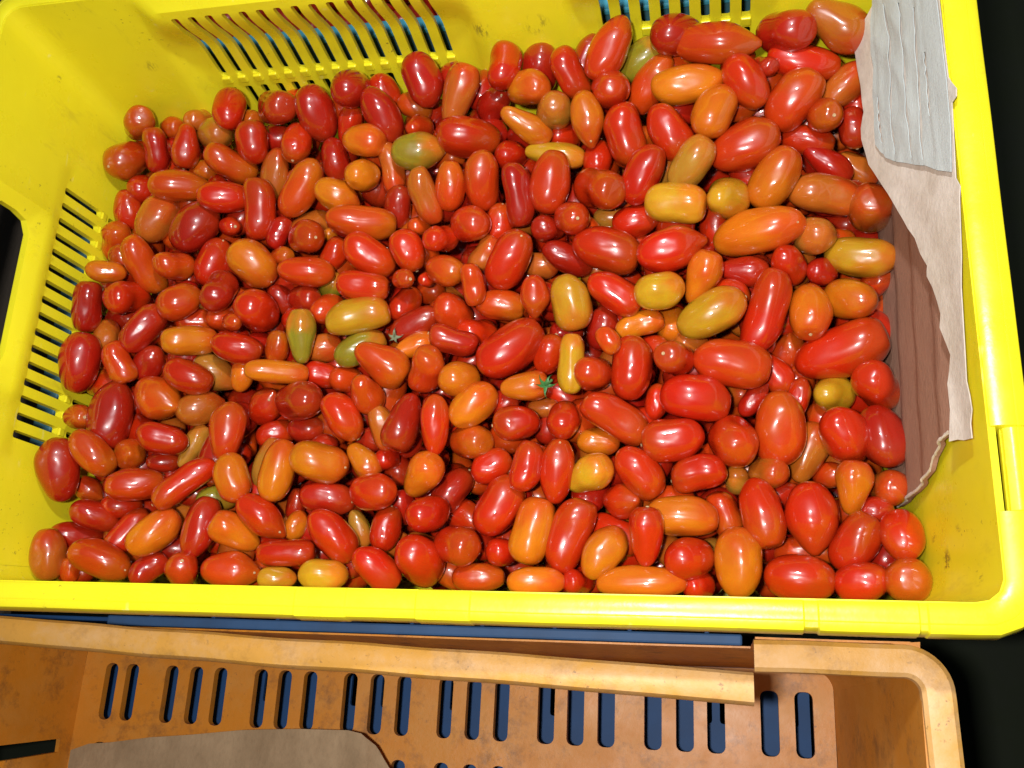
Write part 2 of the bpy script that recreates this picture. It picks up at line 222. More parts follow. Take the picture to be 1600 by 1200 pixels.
[0.3378,0.1864,-0.0908,0.0257,0.0179,0.004,-0.931,-0.366,"V",4,"t","medium orange-red pointed tomato standing upright, two tomatoes above the green calyx"],
[0.3599,0.2351,-0.087,0.03,0.0215,0.363,-0.455,0.813,"R",0,"s","medium bright red roundish tomato end on, three tomatoes below the tan round tomato"],
[0.5098,0.2914,-0.0829,0.0286,0.0204,0.277,-0.549,0.789,"V",0,"s","medium orange-red roundish tomato end on, three tomatoes below left of the torn paper top"],
[0.0526,0.3199,-0.1059,0.0337,0.0195,0.03,0.785,0.619,"D",0,"","medium deep red oval tomato below a small orange-red one and above a long orange-red one"],
[0.0857,0.225,-0.1016,0.0296,0.0211,0.414,0.302,-0.859,"V",0,"","medium orange-red oval tomato right of a long orange-red one and above a slanting orange-red one"],
[0.1653,0.3107,-0.0972,0.0299,0.0213,-0.0,-0.997,0.072,"R",0,"s","medium bright red oval tomato standing upright, two tomatoes below left of the left back slots"],
[0.2805,0.2069,-0.0921,0.0271,0.0194,0.91,-0.37,0.188,"V",0,"","medium orange-red oval tomato left of an upright orange-red one and above a slanting orange-red one"],
[0.1211,0.0218,-0.11,0.0291,0.0208,0.444,0.26,0.858,"R",0,"s","medium bright red roundish tomato end on, three tomatoes left of the pale yellow front tomato"],
[0.2184,0.2781,-0.0915,0.0312,0.0223,0.031,0.503,-0.864,"O",0,"","medium orange roundish tomato below a level orange one and above a long orange-red one"],
[0.036,0.343,-0.1052,0.0347,0.0248,0.541,-0.213,0.813,"B",0,"","round brownish orange tomato alone in the far back left corner"],
[0.0989,0.3282,-0.1044,0.0337,0.0241,0.655,-0.446,0.609,"M",0,"","medium tan-orange roundish tomato below an upright bright red one and above a slanting orange-red one"],
[0.299,0.1949,-0.0897,0.0272,0.0158,0.083,-0.813,-0.576,"V",0,"","medium orange-red oval tomato standing upright, two tomatoes above right of the small dried calyx"],
[0.2765,0.2268,-0.0892,0.0261,0.0187,0.368,0.402,-0.838,"R",0,"","small bright red roundish tomato above a level orange-red one and below an upright orange-red one"],
[0.1862,0.0175,-0.1066,0.0238,0.0145,0.884,0.08,-0.46,"Y",0,"","small mustard yellow oval tomato lying level, just left of the pale yellow front tomato"],
[0.0335,0.2235,-0.1029,0.0278,0.0159,0.884,0.068,-0.462,"O",0,"","small orange oval tomato below an upright orange-red one and left of a long orange-red one"],
[0.3836,0.1532,-0.0833,0.0177,0.0132,0.483,-0.846,-0.225,"V",0,"","small orange-red oval tomato below an upright deep red one and above a round orange-red one"],
[0.0297,0.12,-0.1075,0.0232,0.0166,0.848,-0.165,0.503,"V",0,"s","small orange-red roundish tomato above a slanting orange-red one and below an upright deep red one"],
[0.2545,0.2006,-0.089,0.0177,0.0127,0.752,-0.304,0.585,"V",0,"s","small orange-red roundish tomato below a slanting bright red one and above a slanting orange one"],
[0.1394,0.1783,-0.0942,0.0171,0.0122,0.745,-0.276,0.608,"V",0,"","small orange-red roundish tomato end on, two tomatoes above left of the long glossy cylinder tomato"],
[0.495,0.0983,-0.1296,0.0373,0.0234,0.391,0.917,0.078,"B",0,"","brownish orange tomato tucked beside an upright orange-red one, below the biggest red tomato by cardboard"],
[0.4077,0.3269,-0.0871,0.0418,0.0221,0.558,0.565,0.608,"V",0,"","big orange-red long tomato half hidden leaning right, two tomatoes below the right back slots"],
[0.4017,0.343,-0.0854,0.0366,0.024,0.868,0.341,0.361,"G",0,"","olive green tomato tucked beside a long orange-red one, below left of the right back slots"],
[0.4904,0.0414,-0.1308,0.0341,0.019,0.968,-0.028,0.251,"V",0,"","medium orange-red long tomato half hidden lying level, two tomatoes above the front rim right joints"],
[0.2081,0.0683,-0.1171,0.0354,0.0209,0.913,-0.09,-0.398,"D",0,"","deep red tomato tucked beside a level orange one, above the pale yellow front tomato"],
[0.3355,0.3472,-0.0891,0.0336,0.0249,0.198,0.662,0.723,"D",0,"","medium deep red oval tomato half hidden standing upright, two tomatoes above the tan round tomato"],
[0.284,0.0765,-0.1301,0.035,0.0208,0.543,0.814,-0.206,"D",0,"","medium deep red oval tomato half hidden leaning right, three tomatoes above the front rim middle"],
[0.5225,0.3131,-0.0859,0.0342,0.0203,0.731,0.632,0.259,"B",0,"","medium brownish orange oval tomato half hidden leaning right, two tomatoes below the torn paper top"],
[0.5091,0.1319,-0.1255,0.0341,0.0244,0.417,0.274,-0.866,"Y",0,"","mustard yellow tomato tucked beside a slanting bright red one, above left of the cardboard tip"],
[0.5364,0.17,-0.1298,0.0309,0.0208,0.319,-0.853,-0.413,"R",0,"","medium bright red oval tomato half hidden leaning left, three tomatoes below the torn paper waist"],
[0.2234,0.1626,-0.1072,0.0357,0.0206,0.808,0.526,-0.265,"G",0,"","medium olive green oval tomato half hidden leaning right, just left of the small dried calyx"],
[0.1074,0.2318,-0.1132,0.036,0.0233,0.348,0.935,0.07,"R",0,"","bright red tomato tucked beside a round deep red one, right of the left side slots"],
[0.0659,0.0477,-0.129,0.0383,0.0194,0.53,0.831,-0.168,"R",0,"","bright red tomato tucked beside a slanting orange one, below right of the lowest left slot"],
[0.3553,0.217,-0.1051,0.0355,0.0194,0.82,-0.25,-0.515,"D",0,"","medium deep red long tomato half hidden leaning left, three tomatoes above the green calyx"],
[0.5009,0.2861,-0.1003,0.0341,0.0189,0.962,-0.271,-0.025,"R",0,"","bright red tomato tucked beside a round orange-red one, above right of the round mustard tomato"],
[0.512,0.2715,-0.1047,0.0343,0.0189,0.787,-0.482,-0.384,"D",0,"","medium deep red long tomato below a round orange-red one and above a round tan-orange one"],
[0.3467,0.2838,-0.0927,0.039,0.018,0.977,-0.136,-0.167,"Y",0,"","medium mustard yellow long tomato above an upright orange-red one and below a round tan-orange one"],
[0.1137,0.1272,-0.1141,0.0318,0.023,0.702,0.439,-0.56,"B",4,"t","medium brownish orange pointed tomato below a slanting tan-orange one and above a long tan-orange one"],
[0.4613,0.2028,-0.1048,0.0294,0.0201,0.988,-0.09,-0.122,"D",0,"","medium deep red oval tomato half hidden lying level, two tomatoes below the round mustard tomato"],
[0.2588,0.1763,-0.1044,0.0358,0.0187,0.887,0.445,0.121,"D",0,"","medium deep red long tomato above a slanting orange one and below a small orange-red one"],
[0.3133,0.1879,-0.1064,0.0316,0.0202,0.972,-0.036,-0.234,"V",0,"","medium orange-red oval tomato half hidden lying level, two tomatoes above left of the green calyx"],
[0.306,0.0221,-0.12,0.0322,0.0174,0.995,0.032,-0.09,"V",0,"","medium orange-red long tomato half hidden lying level, just above right of the front rim middle"],
[0.3971,0.2382,-0.1007,0.0296,0.0208,0.979,0.182,0.091,"R",0,"","bright red tomato tucked beside a level bright red one, left of the round mustard tomato"],
[0.2982,0.1017,-0.1114,0.032,0.0229,0.727,-0.189,0.66,"V",0,"","medium orange-red roundish tomato below a slanting orange one and above a slanting deep red one"],
[0.2827,0.1835,-0.1064,0.0321,0.023,0.21,-0.178,-0.961,"V",0,"","medium orange-red oval tomato above a level deep red one and below a level orange-red one"],
[0.1181,0.153,-0.1188,0.032,0.0216,0.709,-0.456,-0.539,"M",0,"","medium tan-orange oval tomato left of a small orange one and below a small orange-red one"],
[0.028,0.0455,-0.1334,0.0361,0.0189,0.65,-0.04,-0.759,"D",0,"","medium deep red long tomato above a small orange-red one and below a small orange-red one"],
[0.1456,0.2962,-0.1114,0.0376,0.0198,0.246,0.794,0.556,"B",0,"","brownish orange tomato tucked beside a long orange-red one, below left of the left back slots"],
[0.3768,0.1728,-0.1118,0.0288,0.0198,0.222,0.81,0.542,"D",0,"","medium deep red oval tomato half hidden standing upright, four tomatoes above the yellow-tipped tomato"],
[0.536,0.076,-0.1224,0.0294,0.021,0.205,-0.217,0.954,"B",0,"","medium brownish orange roundish tomato half hidden end on, just above left of the cardboard tip"],
[0.247,0.0503,-0.1186,0.0294,0.0188,0.143,0.984,-0.105,"R",0,"","medium bright red oval tomato half hidden standing upright, four tomatoes below the small dried calyx"],
[0.3117,0.0869,-0.1128,0.0263,0.0202,0.779,0.615,-0.121,"R",0,"","medium bright red oval tomato half hidden leaning right, three tomatoes left of the yellow-tipped tomato"],
[0.0448,0.0573,-0.1232,0.0324,0.0195,0.714,-0.227,-0.663,"D",0,"","medium deep red oval tomato below a small orange-red one and above a slanting orange-red one"],
[0.4711,0.2966,-0.1027,0.0293,0.0193,0.983,0.168,-0.077,"B",0,"","brownish orange tomato tucked beside a slanting orange-red one, above right of the round mustard tomato"],
[0.4777,0.1427,-0.1193,0.0274,0.0182,0.607,-0.775,-0.173,"R",0,"","medium bright red oval tomato below a slanting orange-red one and above an upright orange-red one"],
[0.1651,0.0911,-0.1168,0.0341,0.0171,0.351,0.909,0.223,"M",0,"","medium tan-orange long tomato below a level bright red one and above a small orange one"],
[0.4,0.1702,-0.1034,0.0303,0.0169,0.959,0.274,-0.073,"O",0,"","medium orange long tomato half hidden lying level, three tomatoes above right of the green calyx"],
[0.2346,0.2882,-0.101,0.0351,0.0181,0.165,-0.898,-0.407,"B",0,"","medium brownish orange long tomato half hidden standing upright, four tomatoes above the small dried calyx"],
[0.3897,0.0669,-0.1158,0.0284,0.0203,0.636,-0.16,0.755,"R",0,"","medium bright red roundish tomato above a slanting orange one and below a level orange one"],
[0.3672,0.3474,-0.082,0.0303,0.0191,0.469,0.819,0.332,"D",0,"","deep red tomato tucked beside a long orange-red one, left of the dark olive back tomato"],
[0.5274,0.2903,-0.0971,0.0258,0.0195,0.155,-0.905,-0.396,"D",0,"s","medium deep red oval tomato half hidden standing upright, three tomatoes below the torn paper top"],
[0.4856,0.1615,-0.1329,0.0259,0.0196,0.41,0.758,0.506,"V",0,"","medium orange-red oval tomato above a slanting bright red one and below an upright orange one"],
[0.3754,0.1012,-0.1123,0.026,0.0183,0.962,0.063,-0.264,"O",0,"","medium orange oval tomato above a slanting mustard yellow one and below a round orange-red one"],
[0.1578,0.1291,-0.1186,0.0307,0.0219,0.628,0.364,0.688,"R",0,"","medium bright red roundish tomato below a long orange one and above a long tan-orange one"],
[0.4712,0.0835,-0.1168,0.0268,0.0191,0.615,-0.188,0.765,"B",0,"","medium brownish orange roundish tomato half hidden end on, four tomatoes left of the cardboard tip"],
[0.0239,0.2552,-0.1207,0.0328,0.0234,0.405,0.489,0.772,"V",0,"","medium orange-red oval tomato above a small orange one and below an upright bright red one"],
[0.243,0.1102,-0.1079,0.0307,0.0166,0.24,-0.804,-0.544,"B",0,"","medium brownish orange long tomato below a slanting orange-red one and above a slanting orange one"],
[0.3456,0.154,-0.1046,0.0258,0.0188,0.375,0.862,0.34,"R",0,"s","medium bright red oval tomato half hidden leaning right, just above the green calyx"],
[0.0918,0.0232,-0.1208,0.0269,0.0188,0.694,0.666,-0.274,"D",0,"","deep red tomato tucked beside a slanting orange one, right of the front rim left end"],
[0.231,0.0904,-0.1121,0.0264,0.0183,0.647,-0.715,-0.264,"O",0,"","medium orange oval tomato above a round bright red one and below a slanting orange-red one"],
[0.4748,0.3128,-0.1068,0.0296,0.017,0.98,-0.166,0.113,"R",0,"","bright red tomato tucked beside a slanting orange-red one, above right of the round mustard tomato"],
[0.418,0.1766,-0.1189,0.0288,0.0206,0.049,0.767,-0.64,"O",0,"","medium orange roundish tomato right of a long orange one and below a slanting orange one"],
[0.1915,0.3004,-0.1058,0.0302,0.0195,0.1,-0.876,-0.471,"D",0,"","medium deep red oval tomato half hidden standing upright, two tomatoes below the left back slots"],
[0.2405,0.2614,-0.1052,0.0294,0.0188,0.214,0.783,0.583,"D",0,"","medium deep red oval tomato half hidden standing upright, three tomatoes above the small dried calyx"],
[0.3032,0.3301,-0.0992,0.0289,0.0207,0.699,0.225,0.678,"D",0,"","deep red tomato tucked beside a long brownish orange one, left of the tan round tomato"],
[0.3517,0.0232,-0.1263,0.0253,0.0181,0.719,0.108,-0.686,"V",0,"","medium orange-red oval tomato right of a long orange one and below an upright orange one"],
[0.3111,0.2421,-0.1002,0.0257,0.0189,0.172,0.962,0.211,"R",0,"","medium bright red oval tomato half hidden standing upright, four tomatoes above the green calyx"],
[0.1941,0.167,-0.1164,0.0261,0.0194,0.938,0.25,-0.242,"B",0,"","brownish orange tomato tucked beside a long olive green one, left of the small dried calyx"],
[0.5268,0.0626,-0.1205,0.0221,0.0164,1.0,0.006,-0.005,"D",0,"","medium deep red oval tomato half hidden lying level, just left of the cardboard tip"],
[0.0277,0.2818,-0.1211,0.0301,0.0207,0.058,0.859,0.508,"R",0,"","medium bright red oval tomato above an upright orange-red one and below a slanting orange-red one"],
[0.0693,0.1605,-0.1169,0.0282,0.0201,0.596,0.623,0.507,"D",0,"","deep red tomato tucked beside a slanting orange-red one, below right of the left side slots"],
[0.2479,0.1943,-0.1139,0.0269,0.0192,0.427,0.807,-0.408,"R",0,"","medium bright red oval tomato below a small orange-red one and above a slanting orange one"],
[0.165,0.1115,-0.1235,0.026,0.0184,0.83,0.307,-0.465,"R",0,"","medium bright red oval tomato above a long tan-orange one and below a long orange one"],
[0.1077,0.1037,-0.1227,0.0323,0.0151,0.403,0.915,-0.015,"M",3,"p","medium tan-orange pear-shaped tomato half hidden leaning right, four tomatoes right of the lowest left slot"],
[0.3025,0.2213,-0.1008,0.0261,0.0171,0.618,0.73,0.29,"B",0,"","brownish orange tomato tucked beside a slanting bright red one, above left of the green calyx"],
[0.2607,0.1617,-0.1036,0.0261,0.0169,0.828,0.457,-0.324,"O",0,"","medium orange oval tomato below a long deep red one and above an upright orange-red one"],
[0.1977,0.1909,-0.1084,0.0271,0.0194,0.437,0.567,-0.699,"V",0,"","medium orange-red oval tomato above a level brownish orange one and below a long orange-red one"],
[0.3732,0.2832,-0.0983,0.0264,0.0189,0.099,0.983,-0.156,"R",0,"","bright red tomato tucked beside a round bright red one, left of the round mustard tomato"],
[0.0974,0.1909,-0.1198,0.0274,0.0185,0.904,0.132,-0.407,"V",0,"","small orange-red oval tomato above a long orange one and left of a small orange-red one"],
[0.5368,0.1987,-0.121,0.0239,0.016,0.666,0.536,0.519,"V",0,"","small orange-red oval tomato half hidden leaning right, two tomatoes below the torn paper waist"],
[0.2265,0.3458,-0.0967,0.0256,0.0194,0.523,-0.518,-0.677,"R",0,"","bright red tomato tucked beside a slanting deep red one, right of the left back slots"],
[0.3167,0.2883,-0.0961,0.0281,0.0201,0.198,0.5,-0.843,"R",0,"","bright red tomato tucked beside a long orange one, below left of the tan round tomato"],
[0.196,0.1483,-0.1149,0.024,0.0174,0.888,-0.15,-0.434,"R",0,"s","bright red tomato tucked beside a long orange one, below left of the small dried calyx"],
[0.4543,0.1891,-0.105,0.0222,0.016,0.915,-0.295,-0.273,"R",0,"","small bright red oval tomato below a long orange one and above a level orange-red one"],
[0.3197,0.037,-0.1183,0.0244,0.0174,0.313,0.157,-0.937,"R",0,"","small bright red roundish tomato half hidden end on, four tomatoes below the green calyx"],
[0.3429,0.235,-0.0983,0.026,0.0186,0.361,0.412,-0.837,"D",0,"","small deep red roundish tomato below an upright orange-red one and above an upright orange-red one"],
[0.3647,0.0204,-0.1171,0.0237,0.0169,0.384,0.13,-0.914,"R",0,"","small bright red roundish tomato half hidden end on, three tomatoes below the yellow-tipped tomato"],
[0.4321,0.0197,-0.1167,0.023,0.0165,0.489,0.122,-0.863,"R",0,"","bright red tomato tucked beside a round bright red one, below right of the yellow-tipped tomato"],
[0.201,0.3242,-0.1009,0.0276,0.0167,0.392,0.765,0.511,"R",0,"","small bright red oval tomato half hidden standing upright, two tomatoes below the left back slots"],
[0.1986,0.2298,-0.1065,0.0238,0.0179,0.463,0.844,0.27,"R",0,"","small bright red oval tomato above a slanting orange-red one and below a slanting orange one"],
[0.4898,0.1279,-0.1168,0.0231,0.014,0.195,0.956,0.22,"R",0,"","small bright red oval tomato above an upright orange-red one and below a slanting orange-red one"],
[0.0648,0.0981,-0.1199,0.0288,0.0205,0.549,-0.216,0.807,"V",4,"t","small orange-red pointed tomato above a level orange-red one and right of a slanting orange-red one"],
[0.5055,0.2036,-0.1114,0.0247,0.0176,0.486,0.35,-0.801,"D",0,"","small deep red roundish tomato below a round tan-orange one and above an upright orange one"],
[0.1779,0.2015,-0.1131,0.0264,0.0188,0.888,-0.216,0.406,"D",0,"","small deep red roundish tomato half hidden end on, just above the long olive-mustard pear tomato"],
[0.4647,0.1259,-0.115,0.0234,0.0133,0.642,0.763,0.074,"D",0,"","deep red tomato tucked beside an upright orange-red one, below the big bent red tomato"],
[0.036,0.2976,-0.1212,0.0305,0.0218,-0.294,0.488,-0.822,"R",0,"","small bright red roundish tomato below a slanting orange-red one and above an upright orange-red one"],
[0.4094,0.1246,-0.11,0.0221,0.0143,0.177,0.978,0.112,"R",0,"","small bright red oval tomato half hidden standing upright, three tomatoes right of the green calyx"],
[0.1205,0.19,-0.1141,0.0255,0.0182,0.325,0.35,-0.879,"V",0,"","plump orange-red oval tomato half hidden lying level, four tomatoes right of the left side slots"],
[0.3168,0.1254,-0.1107,0.023,0.0164,0.867,-0.166,0.471,"D",0,"","small deep red oval tomato half hidden lying level, two tomatoes left of the green calyx"],
[0.277,0.3481,-0.0902,0.0279,0.0199,-0.248,0.588,-0.77,"D",0,"","deep red tomato tucked beside a long brownish orange one, right of the left back slots"],
[0.1556,0.249,-0.1094,0.0236,0.0165,0.407,0.9,0.156,"D",0,"","small deep red oval tomato above a small orange-red one and below a long orange-red one"],
[0.1659,0.1655,-0.1079,0.0227,0.0158,0.182,0.876,0.446,"V",0,"","small orange-red oval tomato above a long orange one and below a round bright red one"],
[0.1187,0.3411,-0.1115,0.0272,0.0195,0.819,-0.364,0.443,"V",0,"","small orange-red roundish tomato right of a round tan-orange one and above a slanting orange-red one"],
[0.2531,0.3132,-0.095,0.0252,0.018,0.149,0.528,-0.836,"V",0,"","small orange-red roundish tomato below an upright deep red one and above an upright orange-red one"],
[0.0305,0.1829,-0.1197,0.025,0.0179,-0.302,0.868,-0.394,"B",0,"","small brownish orange roundish tomato above a slanting orange-red one and below a small orange one"],
[0.0321,0.0765,-0.1291,0.0216,0.0163,0.754,-0.499,-0.426,"V",4,"t","small orange-red pointed tomato above a slanting deep red one and below a slanting orange-red one"],
[0.1855,0.0529,-0.1248,0.02,0.0152,0.399,0.913,-0.083,"O",0,"","small orange oval tomato above a long bright red one and below a long orange one"],
[0.1412,0.1481,-0.1128,0.0218,0.015,0.221,0.917,0.333,"O",0,"","small orange oval tomato right of a slanting tan-orange one and below a small orange-red one"],
[0.0799,0.3446,-0.1097,0.0248,0.0177,0.122,0.54,-0.833,"B",0,"","brownish orange tomato tucked beside a round tan-orange one, right of the plain back left corner"],
[0.4762,0.3238,-0.0758,0.0194,0.0139,0.563,-0.525,0.638,"D",0,"","small deep red roundish tomato half hidden end on, three tomatoes above the round mustard tomato"],
[0.0531,0.3463,-0.1179,0.0239,0.0171,0.846,-0.343,0.408,"V",0,"","small orange-red roundish tomato left of a round tan-orange one and above a long orange-red one"],
[0.0356,0.0216,-0.1206,0.0172,0.013,0.014,0.95,0.311,"V",0,"","small orange-red oval tomato half hidden standing upright, three tomatoes below the lowest left slot"],
[0.161,0.2303,-0.107,0.019,0.0136,0.906,-0.224,0.359,"V",0,"","small orange-red roundish tomato half hidden end on, two tomatoes above the long olive-mustard pear tomato"],
[0.1191,0.2556,-0.1085,0.0196,0.014,0.73,-0.351,0.587,"R",0,"s","bright red tomato tucked beside a level bright red one, above the long glossy cylinder tomato"],
[0.2659,0.2051,-0.101,0.0132,0.0094,0.353,0.375,-0.857,"R",0,"","bright red tomato tucked beside a level orange-red one, above right of the small dried calyx"],
[0.531,0.2742,-0.1183,0.0291,0.0192,0.735,-0.516,-0.44,"B",0,"","medium brownish orange oval tomato half hidden leaning left, four tomatoes below the torn paper top"],
[0.0711,0.1616,-0.1372,0.0329,0.0235,0.948,-0.127,0.291,"R",0,"","medium bright red roundish tomato above a round orange-red one and below a level orange-red one"],
[0.0281,0.1503,-0.1307,0.033,0.0235,0.966,-0.102,0.236,"R",0,"","bright red tomato tucked beside a slanting orange-red one, above right of the lowest left slot"],
[0.2937,0.3437,-0.1017,0.032,0.0229,0.002,0.966,-0.257,"D",0,"","deep red tomato tucked beside an upright bright red one, right of the left back slots"],
[0.2967,0.1737,-0.1156,0.0299,0.0213,0.439,0.317,-0.841,"R",0,"","medium bright red roundish tomato below an upright orange-red one and above a round orange one"]]
